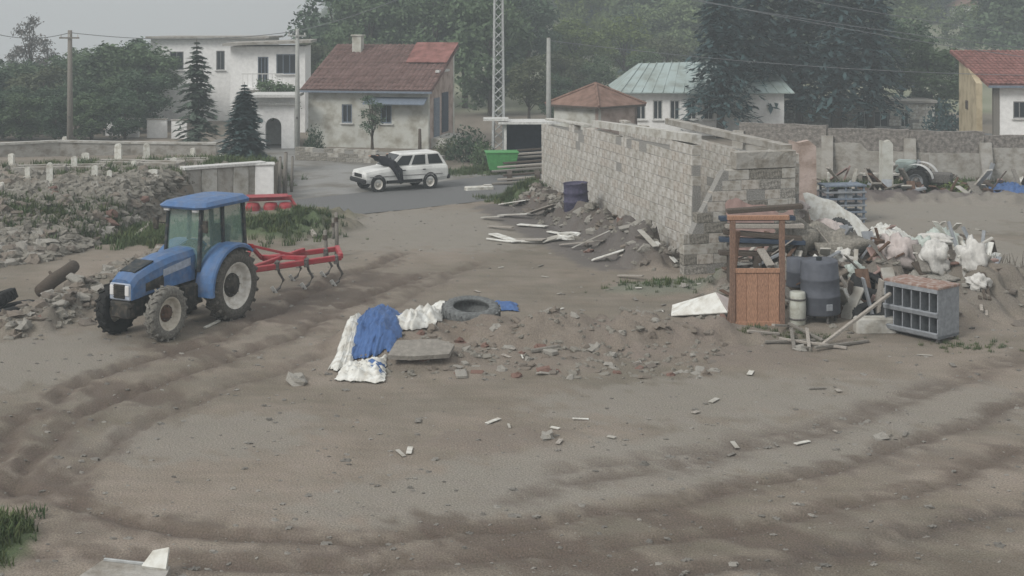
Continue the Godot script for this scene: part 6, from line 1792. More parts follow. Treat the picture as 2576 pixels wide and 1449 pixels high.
	for i in sacks.size():
		var s: Array = sacks[i]
		var c := at(s[0], s[1] - s[3] * 0.5, s[4])
		var o := obj("sack", lumps[i % 3], mats[s[5]])
		o.position = c
		o.scale = Vector3(s[2], s[3], s[2] * 0.8) * 0.5 * s[4] / FOCAL
		o.rotation.y = rng.randf() * 3
		tag(o, s[6], "sack")
		# what it lies on: rubble down to the ground
		var low := gy(c.x, c.z)
		if c.y - o.scale.y > low + 0.02:
			var hh: float = c.y - o.scale.y * 0.7 - low + 0.1
			var u := obj("rubble_heap", lumps[(i + 1) % 3], mats["stone%d" % (i % 4)])
			u.position = Vector3(c.x, low + hh * 0.42 - 0.1, c.z - 0.05)
			u.scale = Vector3(o.scale.x * 1.5, hh * 0.62, o.scale.x * 1.3)
			tag(u, "lump of rubble holding up a sack in the scrap heap", "rubble", "rubble lumps under the sacks")
	for s in [[2185, 728, 29.0, 0.42, 0.2, 0.28, 0.5, -0.2, "dark tyre leaning between the tank and the cabinet"], [2195, 792, 27.8, 0.4, 0.2, 0.26, 0.25, 0.2, "dark tyre lying below the leaning pole"], [2070, 600, 35.0, 0.36, 0.18, 0.24, 0.5, 0.4, "grey tyre half hidden before the white sheet"], [2115, 580, 36.0, 0.36, 0.18, 0.24, 0.9, -0.3, "grey tyre upright beside the white sheet"]]:
		var c := at(s[0], s[1], s[2])
		c.y = maxf(c.y, gy(c.x, c.z) + s[5] * 0.4)
		tyre_thing(s[8], c, s[3], s[4], s[5], Basis(Vector3.RIGHT, s[6]) * Basis(Vector3.BACK, s[7]), mats.rubber if s[1] > 650 else mats.old_rubber)
	t = thing("brown_crate", "broken brown wooden crate on the scrap heap", "crate", at(2175, 662, 31.0), 0.4)
	t.position.y = maxf(t.position.y, gy(t.position.x, t.position.z) - 0.03)
	for i in 4:
		g = MB.new(); g.cbox(Vector3(0, 0.06 + i * 0.12, 0.25), Vector3(0.75, 0.1, 0.03), 0.006); obj("slat", g.done(), mats.brown_box, t)
		g = MB.new(); g.cbox(Vector3(0.38, 0.06 + i * 0.12, 0.0), Vector3(0.03, 0.1, 0.5), 0.006); obj("slat", g.done(), mats.brown_box, t)
		g = MB.new(); g.cbox(Vector3(-0.38, 0.06 + i * 0.12, 0.0), Vector3(0.03, 0.1, 0.5), 0.006); obj("slat", g.done(), mats.brown_box, t)
	g = MB.new(); g.box(Vector3(0, 0.2, 0), Vector3(0.68, 0.4, 0.44)); obj("filling", g.done(), mats.dark_wood, t)
	var low2 := gy(t.position.x, t.position.z)
	var ur := obj("rubble_heap", lumps[0], mats.stone1); ur.position = Vector3(t.position.x, low2 + 0.05, t.position.z); ur.scale = Vector3(0.8, maxf(t.position.y - low2, 0.1), 0.6)
	tag(ur, "lump of rubble under the brown crate", "rubble")
	for i in 9:
		plank("roof_batten", "pale batten in the bundle slanting down over the scrap heap", at(1985 + i * 3, 592 + i * 9, 33.5 - i * 0.2), at(2120 + i * 3, 640 + i * 5, 31.6 - i * 0.1), 0.06, 0.04, [mats.pale_wood, mats.grey_wood, mats.tarp_white][i % 3], "batten", "battens over the scrap heap")
	for s in [[2040, 690, 31.5, 0.7, 0.55], [1995, 700, 31.0, 0.6, 0.7], [2100, 680, 31.0, 0.8, 0.5]]:
		var c := at(s[0], s[1], s[2]); var u := obj("rubble_heap", lumps[1], mats.stone0)
		u.position = Vector3(c.x, gy(c.x, c.z) + 0.15, c.z); u.scale = Vector3(s[3], s[4], s[3] * 0.8)
		tag(u, "rough rubble lump under the battens behind the tank", "rubble", "rubble lumps under the battens")
	# loose bits all over the heap
	var bits := [mats.pale_wood, mats.grey_wood, mats.tarp_white, mats.dark_wood, mats.brown_box, mats.cabinet_grey, mats.rust_sheet, mats.pale_concrete]
	var said := ["pale wooden", "grey wooden", "white plastic", "dark wooden", "brown wooden", "grey metal", "rusty metal", "pale concrete"]
	for i in 170:
		var c := on(rng.randf_range(1990, 2500), rng.randf_range(590, 775))
		if rng.randf() < 0.3: c = on(rng.randf_range(1820, 2120), rng.randf_range(640, 800))
		c = down(c) + Vector3(0, 0.06, 0)
		var dirn := Vector3(rng.randf_range(-1, 1), rng.randf_range(-0.1, 0.7), rng.randf_range(-1, 1)).normalized() * rng.randf_range(0.15, 0.62)
		var k := rng.randi() % 8
		plank("scrap_piece", said[k] + " scrap piece lying loose in the heap", c - dirn * 0.5 + Vector3(0, maxf(dirn.y, 0), 0), c + dirn + Vector3(0, maxf(dirn.y, 0), 0), rng.randf_range(0.05, 0.26), rng.randf_range(0.02, 0.07), bits[k], "scrap", "loose scrap pieces in the heap")
	for i in 90:
		var c := down(on(rng.randf_range(1985, 2250), rng.randf_range(690, 806)))
		if i % 4 == 0: c = down(on(rng.randf_range(2230, 2490), rng.randf_range(640, 720)))
		var lean := Vector3(rng.randf_range(-0.6, 0.6), rng.randf_range(0.25, 1.0), rng.randf_range(-0.7, 0.1)).normalized() * rng.randf_range(0.3, 0.95)
		var k := rng.randi() % 8
		plank("scrap_piece", said[k] + " scrap piece leaning in the heap", c - lean * 0.1, c + lean, rng.randf_range(0.08, 0.34), rng.randf_range(0.02, 0.06), bits[k], "scrap", "leaning scrap pieces in the heap")
	drape("white_tarpaulin", "white sheet spread over the heap behind the cabinet", "sheet", [[2215, 705], [2330, 712], [2345, 640], [2235, 634]], mats.tarp_white, 0.4, 0.16, 111)
	drape("white_tarpaulin", "white sheet spilling off the outer edge of the heap", "sheet", [[2405, 735], [2500, 742], [2485, 655], [2400, 650]], mats.tarp_white, 0.35, 0.16, 112)
	drape("white_tarpaulin", "grey-white sheet crumpled between the tank and the crate", "sheet", [[2100, 715], [2200, 720], [2210, 640], [2110, 634]], mats.sack_pink, 0.35, 0.16, 113)
	drape("white_tarpaulin", "white sheet draped over the upper middle of the heap", "sheet", [[2150, 648], [2285, 655], [2300, 604], [2165, 598]], mats.tarp_white, 0.45, 0.16, 114)
	drape("white_tarpaulin", "pale green-white sheet at the back of the heap", "sheet", [[2300, 655], [2425, 662], [2425, 606], [2310, 602]], mats.sack_green, 0.4, 0.16, 115)
	# scrap strewn along the foot of the yard wall
	for i in 130:
		var c := down(on(rng.randf_range(2070, 2600), rng.randf_range(446, 504))) + Vector3(0, 0.08, 0)
		var dirn := Vector3(rng.randf_range(-1, 1), rng.randf_range(-0.1, 0.9), rng.randf_range(-1, 1)).normalized() * rng.randf_range(0.2, 0.9)
		var k := rng.randi() % 8
		plank("scrap_piece", said[k] + " scrap piece strewn below the yard wall", c - dirn * 0.5 + Vector3(0, maxf(dirn.y, 0) * 0.5, 0), c + dirn + Vector3(0, maxf(dirn.y, 0) * 0.5, 0), rng.randf_range(0.08, 0.4), rng.randf_range(0.02, 0.1), bits[k], "scrap", "scrap pieces below the yard wall")
	# ---- palings, racks and the far side of the yard
	for i in 11:
		var c := on(1978 + i * 8, 548 - (i % 3) * 4)
		plank("paling", "pale upright paling behind the rust-red sheet", down(c) - Vector3(0, 0.1, 0), down(c) + Vector3(rng.randf_range(-0.06, 0.06), rng.randf_range(0.65, 0.95), rng.randf_range(-0.2, 0)), 0.08, 0.05, [mats.pale_wood, mats.grey_wood][i % 2], "paling", "palings behind the shed")
	p = down(on(2118, 556))
	t = thing("metal_rack", "blue-grey metal rack of stacked frames behind the white sheet", "rack", p, 0.15)
	for x in [-0.6, 0.0, 0.6]:
		for zz in [-0.3, 0.3]:
			g = MB.new(); g.box(Vector3(x, 0.6, zz), Vector3(0.06, 1.24, 0.06)); obj("upright", g.done(), mats.blue_grey, t)
	for i in 6:
		g = MB.new(); g.cbox(Vector3(0, 0.12 + i * 0.21, 0), Vector3(1.36, 0.06, 0.74), 0.01); obj("shelf", g.done(), mats.blue_grey if i % 2 else mats.cabinet_grey, t)
	g = MB.new(); g.cbox(Vector3(0.0, 0.9, 0.1), Vector3(0.5, 0.34, 0.4), 0.03); obj("box", g.done(), mats.cabinet_grey, t)
	# scrap tractor front with white mudguard
	p = down(on(2312, 482))
	t = thing("scrap_tractor", "derelict tractor with white arched mudguards below the yard wall", "scrap tractor", p, -0.5)
	for s in [-0.5, 0.5]: wheel(t, Vector3(0, 0.45, s), 0.46, 0.26, 0.3, signf(s), mats.rubber, mats.cabinet_grey, 14, mats.steel)
	for s in [-0.5, 0.5]:
		sh = MB.new(false)
		for i in 12:
			var a0 := deg_to_rad(10 + i * 13.0); var a1 := deg_to_rad(10 + (i + 1) * 13.0)
			sh.quad(Vector3(cos(a0) * 0.62, 0.45 + sin(a0) * 0.62, s - 0.2), Vector3(cos(a0) * 0.62, 0.45 + sin(a0) * 0.62, s + 0.2), Vector3(cos(a1) * 0.62, 0.45 + sin(a1) * 0.62, s + 0.2), Vector3(cos(a1) * 0.62, 0.45 + sin(a1) * 0.62, s - 0.2))
		obj("mudguard", sh.done(), mats.car_white, t)
	g = MB.new(); g.cbox(Vector3(0.5, 0.55, 0), Vector3(1.4, 0.4, 0.45), 0.05); obj("engine", g.done(), mats.steel, t)
	g = MB.new(); g.cyl(Vector3(0, 0.45, -0.5), Vector3(0, 0.45, 0.5), 0.08, 0.08, 10); obj("axle", g.done(), mats.steel, t)
	g = MB.new(); g.cbox(Vector3(-0.5, 0.9, -0.1), Vector3(0.7, 0.5, 0.6), 0.06); obj("teal_cowl", g.done(), mats.teal_sheet, t)
	t = thing("metal_bench", "grey metal bench frame below the long yard wall", "bench", down(on(2215, 470)), 0.05)
	g = MB.new(); g.cbox(Vector3(0, 0.4, 0), Vector3(1.5, 0.08, 0.5), 0.01); obj("seat", g.done(), mats.pale_concrete, t)
	for x in [-0.6, 0.6]:
		g = MB.new(); g.box(Vector3(x, 0.17, 0), Vector3(0.1, 0.4, 0.4)); obj("leg", g.done(), mats.dark_wood, t)
	t = thing("scrap_sheet", "white metal panel propped on scrap beside the yard wall", "panel", down(on(2448, 462)), -0.3)
	obj("sheet", slab_between(Vector3(-0.45, 0.7, 0.2), Vector3(0.45, 0.45, 0.3), Vector3(0.5, 0.75, -0.25), Vector3(-0.4, 0.98, -0.3), 0.03), mats.car_white, t)
	for x in [-0.35, 0.0, 0.35]:
		obj("scrap_bar", bar(Vector3(x, -0.05, 0.1), Vector3(x * 1.1, 0.78 - x * 0.2, -0.1), 0.05, 0.05), mats.steel, t)
	drape("blue_tarpaulin", "blue tarpaulin bundle at the edge of the yard wall", "tarpaulin", [[2480, 506], [2600, 512], [2600, 478], [2490, 474]], mats.tarp_blue, 0.3, 0.15, 91)
	drape("white_tarpaulin", "white sheet bunched behind the blue tarpaulin bundle", "sheet", [[2540, 486], [2640, 494], [2640, 462], [2545, 460]], mats.tarp_white, 0.35, 0.12, 92)
	# dry brush at the right of the heap
	p = down(on(2520, 722))
	t = thing("dry_brush", "tangle of dry brown brushwood beside the scrap heap", "brushwood", p)
	for k in 3:
		g = MB.new()
		for i in 40:
			var a := rng.randf() * TAU; var q := Vector3(rng.randf_range(-0.6, 0.6), 0.0, rng.randf_range(-0.4, 0.4))
			var up := Vector3(cos(a) * 0.35, rng.randf_range(0.3, 0.85), sin(a) * 0.35)
			g.tube([q, q + up * 0.5 + Vector3(0.03, 0, 0), q + up], 0.012, 4, 0.004)
		obj("branch", g.done(), [mats.dark_wood, mats.grey_wood, mats.bark][k], t)

func make_small() -> void:
	var g: MB
	# ---- sheets, tyre and slab on the middle mound
	drape("blue_tarpaulin", "crumpled blue tarpaulin over the mound in the middle of the yard", "tarpaulin", [[872, 915], [985, 912], [1060, 812], [918, 800]], mats.tarp_blue, 0.26, 0.13, 101)
	drape("white_tarpaulin", "long white sheet along the outer edge of the blue tarpaulin", "sheet", [[826, 935], [880, 935], [945, 800], [905, 805]], mats.tarp_white, 0.16, 0.08, 102)
	drape("white_tarpaulin", "white sheet bunched between the blue tarpaulin and the big tyre", "sheet", [[965, 885], [1095, 858], [1140, 795], [1020, 792]], mats.tarp_white, 0.24, 0.13, 103)
	drape("white_tarpaulin", "torn white sheet at the foot of the blue tarpaulin", "sheet", [[842, 962], [968, 968], [972, 918], [868, 922]], mats.tarp_white, 0.1, 0.12, 104)
	drape("blue_tarpaulin", "small blue rag at the foot of the torn white sheet", "rag", [[905, 950], [965, 958], [972, 925], [920, 920]], mats.tarp_blue, 0.12, 0.06, 105)
	drape("blue_tarpaulin", "thin blue rag lying behind the big tyre", "rag", [[1220, 782], [1305, 785], [1300, 765], [1215, 762]], mats.tarp_blue, 0.06, 0.06, 106)
	drape("white_tarpaulin", "white sheet end tucked behind the big tyre", "sheet", [[1060, 812], [1175, 800], [1190, 775], [1080, 775]], mats.tarp_white, 0.22, 0.06, 107)
	var p := down(on(1185, 822))
	tyre_thing("big grey tractor tyre lying on the mound beside the white sheets", p + Vector3(0, 0.16, 0), 0.6, 0.37, 0.34, Basis(Vector3.RIGHT, 0.16) * Basis(Vector3.BACK, -0.04), mats.grey_tyre)
	p = down(on(1060, 922))
	var t := thing("stone_slab", "flat pale slab tilted over a hollow before the tyre", "slab", p, 0.1)
	g = MB.new(); g.prism([Vector2(-0.62, -0.28), Vector2(-0.2, -0.36), Vector2(0.5, -0.3), Vector2(0.62, 0.1), Vector2(0.3, 0.36), Vector2(-0.45, 0.32)], 0.08, Transform3D(Basis(Vector3.RIGHT, -PI / 2 + 0.2), Vector3(0, 0.13, -0.1)))
	obj("slab_top", g.done(), mats.slab_stone, t)
	g = MB.new(); g.box(Vector3(-0.35, 0.05, -0.3), Vector3(0.3, 0.26, 0.25)); g.box(Vector3(0.35, 0.05, -0.32), Vector3(0.25, 0.26, 0.22)); obj("rest", g.done(), mats.stone1, t)
	# ---- old tyres and log at the rubble ridge
	tyre_thing("black tyre lying at the foot of the rubble ridge", down(on(30, 800)) + Vector3(0, 0.13, 0), 0.48, 0.28, 0.26, Basis(Vector3.BACK, 0.2), mats.rubber)
	tyre_thing("black tyre half on another tyre beside the rubble ridge", down(on(-20, 790)) + Vector3(0, 0.28, -0.1), 0.48, 0.28, 0.26, Basis(Vector3.BACK, 0.35), mats.rubber)
	t = thing("old_log", "dark half-rotten log lying up the rubble ridge", "log", down(on(150, 735)), 0.7)
	g = MB.new(false); g.tube([Vector3(-0.55, 0.14, 0.3), Vector3(-0.15, 0.3, 0), Vector3(0.2, 0.42, -0.15), Vector3(0.5, 0.5, -0.4)], 0.17, 12, 0.15); obj("trunk", g.done(), mats.dark_wood, t)
	g = MB.new(false); g.tube([Vector3(-0.1, 0.3, 0), Vector3(-0.2, 0.5, -0.12)], 0.06, 8, 0.03); obj("stub", g.done(), mats.dark_wood, t)
	# ---- drum and bits by the shed wall
	t = thing("violet_drum", "dented violet-blue drum standing against the shed's soil bank", "drum", down(Vector3(2.0, 0, -40.6), 0.06), 0.3)
	g = MB.new(false); g.lathe([Vector2(0.001, 0.0), Vector2(0.38, 0.0), Vector2(0.4, 0.03), Vector2(0.38, 0.28), Vector2(0.41, 0.31), Vector2(0.38, 0.34), Vector2(0.37, 0.56), Vector2(0.4, 0.59), Vector2(0.37, 0.62), Vector2(0.37, 0.85), Vector2(0.39, 0.88), Vector2(0.36, 0.88), Vector2(0.35, 0.84), Vector2(0.001, 0.84)], 28, Transform3D(Basis(Vector3.BACK, 0.05), Vector3.ZERO)); obj("shell", g.done(), mats.drum_violet, t)
	g = MB.new(); g.cyl(Vector3(0.15, 0.83, 0.1), Vector3(0.15, 0.88, 0.1), 0.05, 0.05, 10); obj("bung", g.done(), mats.steel, t)
	# pale boards and strips on the ground
	var strips := [[1240, 592, 1300, 612, 0.3], [1290, 606, 1370, 612, 0.34], [1360, 612, 1430, 604, 0.3], [1305, 572, 1375, 580, 0.22], [1330, 545, 1400, 566, 0.3], [1255, 548, 1330, 556, 0.22], [1262, 520, 1330, 528, 0.35], [1410, 622, 1520, 636, 0.12], [1440, 632, 1535, 640, 0.1], [1490, 660, 1570, 664, 0.2], [1560, 664, 1632, 655, 0.24], [1610, 660, 1650, 675, 0.16], [1650, 668, 1702, 676, 0.14], [1555, 698, 1618, 706, 0.12], [1215, 552, 1262, 560, 0.2], [1380, 590, 1440, 602, 0.18], [1230, 575, 1290, 582, 0.14]]
	for i in strips.size():
		var s: Array = strips[i]
		var a := down(on(s[0], s[1])); var b := down(on(s[2], s[3]))
		plank("pale_board", "pale flat board lying on the ground before the shed wall", a + Vector3(0, 0.05, 0), b + Vector3(0, 0.06 + 0.05 * (i % 3), 0), s[4], 0.03, [mats.tarp_white, mats.pale_wood, mats.pale_concrete][i % 3], "board", "pale boards before the shed")
	p = down(on(1432, 606))
	t = thing("hose_coil", "pale hose coil at the end of the boards", "hose", p)
	g = MB.new(false)
	var pts := []
	for i in 40: pts.append(Vector3(cos(i * 0.5) * 0.32, 0.04 + i * 0.003, sin(i * 0.5) * 0.3))
	g.tube(pts, 0.035, 7); obj("coil", g.done(), mats.tarp_white, t)
	pts = [Vector3(0.3, 0.05, 0.1), Vector3(-0.8, 0.05, 0.35), Vector3(-1.8, 0.04, 0.3), Vector3(-2.4, 0.04, -0.1)]
	for i in pts.size(): pts[i].y = gy(p.x + pts[i].x, p.z + pts[i].z) - p.y + 0.04
	g = MB.new(false); g.tube(pts, 0.035, 7); obj("loose_end", g.done(), mats.tarp_white, t)
	# plank stack by the road and the green bin
	for i in 9:
		var a := on(1238 + (i % 3) * 14, 466 - i * 5); var d: float = -a.z
		var q := Vector3(a.x, 0.05 + 0.09 * i, a.z)
		plank("long_plank", "long plank in the stack between the green bin and the shed", q, q + Vector3(2.6 + 0.1 * (i % 2), 0.12 + 0.02 * (i % 3), -0.6 + 0.1 * (i % 3)), 0.24, 0.07, [mats.grey_wood, mats.pale_wood, mats.dark_wood][i % 3], "plank", "planks stacked by the road")
	t = thing("plank_rest", "squared timber bearers under the roadside plank stack", "timber", down(on(1320, 458), 0.02))
	for x in [-0.6, 0.5]:
		g = MB.new(); g.box(Vector3(x, 0.2, -0.3), Vector3(0.2, 0.4, 1.4)); obj("bearer", g.done(), mats.dark_wood, t)
	t = thing("waste_bin", "bright green metal waste container beside the road shelter", "waste bin", down(on(1262, 437)), 0.1)
	g = MB.new()
	g.loft([[Vector3(-0.52, 0.12, 0.35), Vector3(0.52, 0.12, 0.35), Vector3(0.52, 0.12, -0.35), Vector3(-0.52, 0.12, -0.35)], [Vector3(-0.66, 0.82, 0.45), Vector3(0.66, 0.82, 0.45), Vector3(0.66, 0.82, -0.45), Vector3(-0.66, 0.82, -0.45)]]); obj("body", g.done(), mats.bin_green, t)
	g = MB.new(); g.cbox(Vector3(0, 0.85, 0), Vector3(1.4, 0.06, 0.98), 0.015); obj("lid", g.done(), mats.bin_green, t)
	for x in [-0.42, 0.42]:
		for zz in [-0.26, 0.26]:
			g = MB.new(); g.cyl(Vector3(x, 0.065, zz - 0.03), Vector3(x, 0.065, zz + 0.03), 0.07, 0.07, 12); obj("caster", g.done(), mats.rubber, t)
	t = thing("kerb_block", "white kerb block lying at the roadside behind the car", "kerb", down(on(1205, 478)), 0.4)
	g = MB.new(); g.cbox(Vector3(0, 0.08, 0), Vector3(1.1, 0.2, 0.3), 0.03); obj("block", g.done(), mats.marble, t)
	g = MB.new(); g.cbox(Vector3(0.35, 0.2, 0), Vector3(0.3, 0.05, 0.22), 0.02); obj("chip", g.done(), mats.pale_concrete, t)
	plank("broken_stick", "grey broken plank end lying on the earth bank right of the tyre", down(on(1336, 897)) + Vector3(0, 0.04, 0), down(on(1408, 893)) + Vector3(0, 0.05, 0), 0.08, 0.06, mats.grey_wood, "plank")
	for i in 46:
		var lp := on(rng.randf_range(1000, 2450), rng.randf_range(870, 1160)) if i > 18 else on(rng.randf_range(1150, 1900), rng.randf_range(640, 790))
		var ln := Vector3(rng.randf_range(-1, 1), 0, rng.randf_range(-1, 1)).normalized() * rng.randf_range(0.05, 0.16)
		plank("litter_scrap", "small pale scrap of litter lying on the bare yard", down(lp) - ln + Vector3(0, 0.02, 0), down(lp) + ln + Vector3(0, 0.025, 0), rng.randf_range(0.03, 0.1), 0.012, [mats.tarp_white, mats.pale_wood, mats.grey_wood, mats.pale_concrete][i % 4], "litter", "litter on the yard")
	# posts beside the plough
	for s in [[818, 648, 0.85, 0.06], [846, 645, 1.3, 0.055], [838, 600, 0.7, 0.05]]:
		p = down(on(s[0], s[1]), 0.1)
		t = thing("stake", "weathered grey stake standing at the mound behind the plough", "stake", p, 0, "stakes behind the plough")
		g = MB.new(false); g.tube([Vector3.ZERO, Vector3(0.02, s[2] * 0.5, 0.01), Vector3(0.0, s[2], 0.03)], s[3], 8, s[3] * 0.85); obj("shaft", g.done(), mats.grey_wood, t)
		g = MB.new(); g.cyl(Vector3(0, s[2] - 0.25, 0.03), Vector3(0, s[2] - 0.12, 0.03), s[3] * 1.05, s[3] * 1.05, 8); obj("dark_band", g.done(), mats.dark_wood, t)
	plank("fallen_pole", "pale pole fallen across the mound behind the tractor", down(on(745, 560)) + Vector3(0, 0.08, 0), down(on(792, 600)) + Vector3(0, 0.1, 0), 0.12, 0.1, mats.pale_wood, "pole")
	plank("white_stick", "white stick lying beside the tractor's rear wheel", down(on(515, 828)) + Vector3(0, 0.03, 0), down(on(552, 812)) + Vector3(0, 0.03, 0), 0.06, 0.04, mats.marble, "stick")
	plank("fallen_pole", "white pole lying on the grassy rubble bank beside the cab", down(on(345, 600)) + Vector3(0, 0.1, 0), down(on(378, 572)) + Vector3(0, 0.12, 0), 0.13, 0.1, mats.pale_wood, "pole")
	# corner slab, bottom of the picture
	t = thing("broken_slab", "broken concrete slab edge with a pale upturned corner beside the grass", "slab", down(on(300, 1445)), -0.16)
	g = MB.new(); g.prism([Vector2(-0.3, -0.6), Vector2(0.75, -0.6), Vector2(0.62, 0.0), Vector2(0.1, 0.04), Vector2(-0.22, 0.06)], 0.1, Transform3D(Basis(Vector3.RIGHT, -PI / 2), Vector3(0, 0.06, 0))); obj("slab_top", g.done(), mats.concrete, t)
	g = MB.new(); g.prism([Vector2(0, 0), Vector2(0.3, -0.02), Vector2(0.22, 0.28), Vector2(0.05, 0.22)], 0.05, Transform3D(Basis(Vector3.RIGHT, -1.1), Vector3(0.32, 0.12, 0.1))); obj("corner_piece", g.done(), mats.marble, t)
	obj("edge_bar", bar(Vector3(-0.2, 0.125, -0.03), Vector3(0.4, 0.125, 0.02), 0.03, 0.03), mats.galvanised, t)
	make_rubble()
	make_grass()

# ---------------------------------------------------------------- stones and grass
func make_rubble() -> void:
	var kinds := []
	for k in 4: kinds.append(blob(120 + k, 0.9, 7, 5))
	for k in 2:
		var c := MB.new(); c.cbox(Vector3.ZERO, Vector3(2.0, 0.7 + 0.3 * k, 1.3), 0.16); kinds.append(c.done())
	var r := RandomNumberGenerator.new(); r.seed = 77
	var spread := func(n: int, pick: Callable) -> Array:
		var out := []
		while out.size() < n:
			var e = pick.call()
			if e != null: out.append(e)
		return out
	# stones on the bank
	var bank_pick := func():
		var x := r.randf_range(-17.5, -9.2); var d := r.randf_range(33.5, 47.5)
		var h := bank_height(x, d)
		if h < 0.03 or Geometry2D.is_point_in_polygon(Vector2(x, d + 0.35), terrace) and r.randf() < 0.92: return null
		return [Vector3(x, 0, -d), 0.05 + 0.17 * pow(r.randf(), 2.2)]
	var ridge_pick := func():
		var t := r.randf()
		return [Vector3(lerpf(-10.1, -8.7, t) + r.randfn() * 0.45, 0, -lerpf(27.0, 36.4, t) + r.randfn() * 0.5), 0.04 + 0.13 * pow(r.randf(), 2.0)]
	var shed_pick := func():
		var t := r.randf()
		return [Vector3(lerpf(0.7, 4.2, t) + r.randfn() * 0.5 - 0.3, 0, -lerpf(47.2, 33.8, t) + r.randfn() * 0.5), 0.04 + 0.14 * pow(r.randf(), 2.0)]
	var heap_pick := func():
		return [Vector3(8.4 + r.randfn() * 1.9, 0, -30.2 + r.randfn() * 1.3), 0.04 + 0.16 * pow(r.randf(), 1.8)]
	var mound_pick := func():
		var p := on(r.randf_range(900, 1820), r.randf_range(812, 950))
		return [Vector3(p.x, 0, p.z), 0.03 + 0.08 * pow(r.randf(), 2.5)]
	var wall_pick := func():
		return [Vector3(r.randf_range(9.5, 21.5), 0, -49.7 + r.randfn() * 0.8), 0.05 + 0.15 * pow(r.randf(), 2.0)]
	var sets := [["rubble_bank", "bank of loose grey stones below the graveyard", 300, 3400, bank_pick], ["rubble_ridge", "low ridge of rubble beside the tractor's front wheel", 200, 500, ridge_pick], ["shed_rubble", "fallen stones along the foot of the shed's long wall", 160, 320, shed_pick], ["heap_rubble", "broken rubble under and around the scrap heap", 200, 300, heap_pick], ["mound_stones", "loose stones strewn along the low earth bank beside the tyre", 200, 400, mound_pick], ["wall_rubble", "rubble along the foot of the long yard wall", 120, 200, wall_pick]]
	for s in sets:
		var list: Array = spread.call(s[2] + s[3], s[4])
		list.sort_custom(func(u, v): return u[1] / u[0].length() > v[1] / v[0].length())
		var t := thing(s[0], s[1], "rubble", down(list[0][0]))
		var mm := MultiMesh.new()
		mm.transform_format = MultiMesh.TRANSFORM_3D
		mm.mesh = kinds[0]
		mm.instance_count = s[3]
		for i in list.size():
			var p: Vector3 = list[i][0]; var q: float = list[i][1]
			var b := Basis.from_euler(Vector3(r.randf() * 0.7, r.randf() * TAU, r.randf() * 0.7)).scaled(Vector3(q * r.randf_range(0.9, 1.5), q * r.randf_range(0.55, 0.95), q * r.randf_range(0.8, 1.2)))
			var xf := Transform3D(b, Vector3(p.x, gy(p.x, p.z) + q * r.randf_range(-0.2, 0.25), p.z) - t.position)
			if i < s[2]:
				var o := MeshInstance3D.new()
				o.name = "stone" if i == 0 else "stone_%03d" % i
				o.mesh = kinds[r.randi() % 6]
				o.material_override = mats[["stone0", "stone0", "stone2", "stone1", "stone3", "stone2", "stone3", "stone0", "stone1", "stone2", "stone3", "brick_red"][r.randi() % 12]]
				o.transform = xf
				t.add_child(o)
			else:
				mm.set_instance_transform(i - s[2], xf)
		var mi := MultiMeshInstance3D.new()
		mi.name = "small_stones"
		mi.multimesh = mm
		mi.material_override = mats.stone0
		mi.set_meta("kind", "stuff")
		t.add_child(mi)
	# single rocks
	for s in [[745, 962, 0.2, "broad pale rock beside the torn white sheet"], [1160, 945, 0.16, "pale lump of stone before the tilted slab"], [1380, 897, 0.14, "grey stone on the reddish earth right of the tyre"], [1385, 795, 0.2, "pale stone on the rise behind the tyre"], [2015, 882, 0.12, "white stone before the broken sticks"], [1375, 1105, 0.14, "white chip of stone on the grey dirt"], [2220, 1105, 0.12, "white stone lying alone in the wheel tracks"]]:
		var p := on(s[0], s[1])
		var t := thing("rock", s[3], "rock", Vector3(p.x, gy(p.x, p.z) + s[2] * 0.15, p.z), r.randf() * 3)
		var o := obj("boulder", kinds[r.randi() % 6], mats["stone2"], t); o.scale = Vector3(s[2] * 1.4, s[2] * 0.6, s[2])
		o = obj("chip", kinds[r.randi() % 6], mats["stone0"], t); o.scale = Vector3.ONE * s[2] * 0.3; o.position = Vector3(s[2] * 1.4, -s[2] * 0.05, s[2] * 0.5)
	# gravel over the yard
	var mm := MultiMesh.new()
	mm.transform_format = MultiMesh.TRANSFORM_3D
	mm.use_colors = true
	mm.mesh = kinds[1]
	var n := 9000
	mm.instance_count = n
	for i in n:
		var d := lerpf(13.5, 46.0, pow(r.randf(), 1.3))
		var x := d * r.randf_range(-0.42, 0.42)
		var q := 0.005 + 0.032 * pow(r.randf(), 7.0)
		if broad.get_noise_2d(x * 9, d * 9) > 0.15: q *= 1.5
		var p := Vector3(x, gy(x, -d) + q * 0.1, -d)
		mm.set_instance_transform(i, Transform3D(Basis.from_euler(Vector3(r.randf(), r.randf() * TAU, 0)).scaled(Vector3(q * 1.3, q * 0.7, q)), p))
		var v := r.randf_range(0.22, 0.44)
		mm.set_instance_color(i, Color(v, v * 0.95, v * 0.86))
	var mi := MultiMeshInstance3D.new()
	mi.name = "gravel"
	mi.multimesh = mm
	mi.material_override = mats.pebbles
	add_child(mi)
	tag(mi, "loose gravel scattered over the dirt yard", "gravel", "", "stuff")

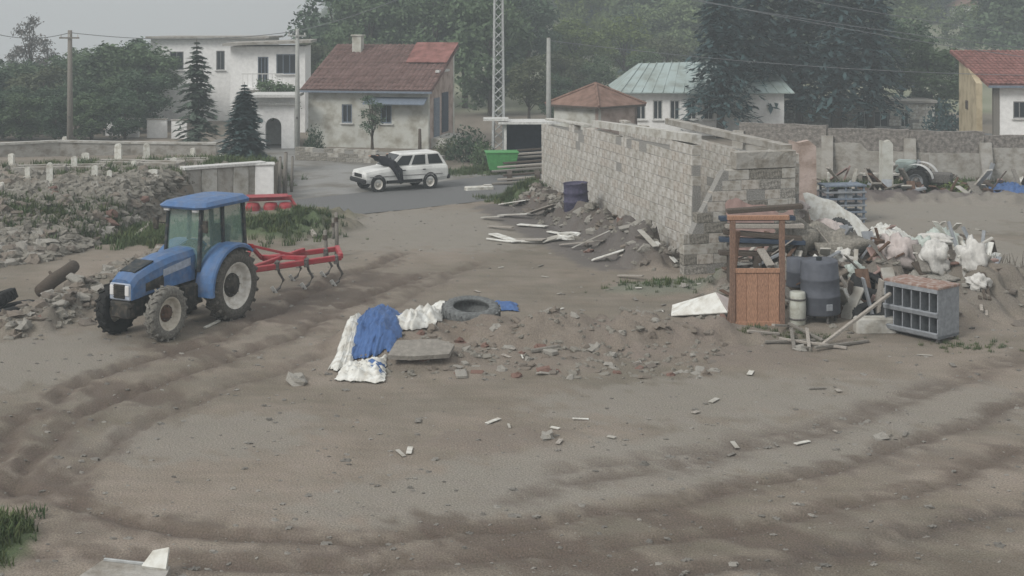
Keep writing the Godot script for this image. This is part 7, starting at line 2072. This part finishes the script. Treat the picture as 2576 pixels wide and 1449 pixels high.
func make_grass() -> void:
	var r := RandomNumberGenerator.new(); r.seed = 99
	var b := MB.new()
	for i in 16:
		var a := r.randf() * TAU; var h := r.randf_range(0.5, 1.0)
		var q := Vector3(r.randfn(), 0, r.randfn()) * 0.18
		var lean := Vector3(cos(a), 0, sin(a)) * r.randf_range(0.15, 0.6)
		var side := Vector3(-sin(a), 0, cos(a)) * 0.045
		b.quad(q - side, q + side, q + side * 0.7 + lean * 0.4 + Vector3(0, h * 0.6, 0), q - side * 0.7 + lean * 0.4 + Vector3(0, h * 0.6, 0))
		b.tri(q - side * 0.7 + lean * 0.4 + Vector3(0, h * 0.6, 0), q + side * 0.7 + lean * 0.4 + Vector3(0, h * 0.6, 0), q + lean + Vector3(0, h, 0))
	var tuft := b.done()
	# patches: x, distance, half x, half distance, count, height
	var patches := [[-13.6, 38.0, 2.0, 0.9, 420, 0.26], [-11.2, 39.6, 1.8, 0.9, 380, 0.26], [-10.2, 38.0, 1.4, 1.0, 340, 0.28], [-9.0, 40.0, 1.5, 1.3, 300, 0.24], [-7.3, 39.4, 2.0, 1.2, 380, 0.22], [-6.8, 40.2, 1.0, 0.9, 200, 0.2], [0.0, 47.4, 1.0, 0.5, 140, 0.2], [0.3, 46.6, 0.9, 0.9, 240, 0.25], [-2.0, 55.4, 3.0, 0.9, 520, 0.22], [15.5, 50.2, 3.2, 0.8, 260, 0.3], [-6.35, 15.8, 0.38, 0.8, 240, 0.17], [3.6, 31.3, 1.3, 0.7, 90, 0.14], [-12.5, 44.5, 3.0, 2.0, 160, 0.2], [9.0, 25.6, 1.2, 0.5, 60, 0.1], [5.6, 26.4, 1.5, 0.4, 60, 0.1], [-11.5, 52.0, 2.5, 3.0, 260, 0.3], [-15.5, 48.0, 2.5, 4.0, 200, 0.25]]
	var total := 0
	for p in patches: total += p[4]
	var mm := MultiMesh.new()
	mm.transform_format = MultiMesh.TRANSFORM_3D
	mm.use_colors = true
	mm.mesh = tuft
	mm.instance_count = total
	var i := 0
	for p in patches:
		for k in p[4]:
			var x: float = p[0] + r.randfn() * p[2] * 0.55; var d: float = p[1] + r.randfn() * p[3] * 0.55
			var h: float = p[5] * r.randf_range(0.5, 1.3)
			mm.set_instance_transform(i, Transform3D(Basis(Vector3.UP, r.randf() * TAU).scaled(Vector3(h * 1.2, h, h * 1.2)), Vector3(x, gy(x, -d) - 0.02, -d)))
			var v := r.randf_range(0.8, 1.25); var dry := r.randf() * 0.06
			mm.set_instance_color(i, Color((0.1 + dry) * v, (0.165 + dry * 0.4) * v, 0.075 * v))
			i += 1
	var mi := MultiMeshInstance3D.new()
	mi.name = "grass"
	mi.multimesh = mm
	var gm_ := mats.grass as StandardMaterial3D
	gm_.backlight_enabled = true
	gm_.backlight = lin(0.03, 0.06, 0.02)
	mi.material_override = gm_
	add_child(mi)
	tag(mi, "rough weeds and grass on the banks and verges", "grass", "", "stuff")
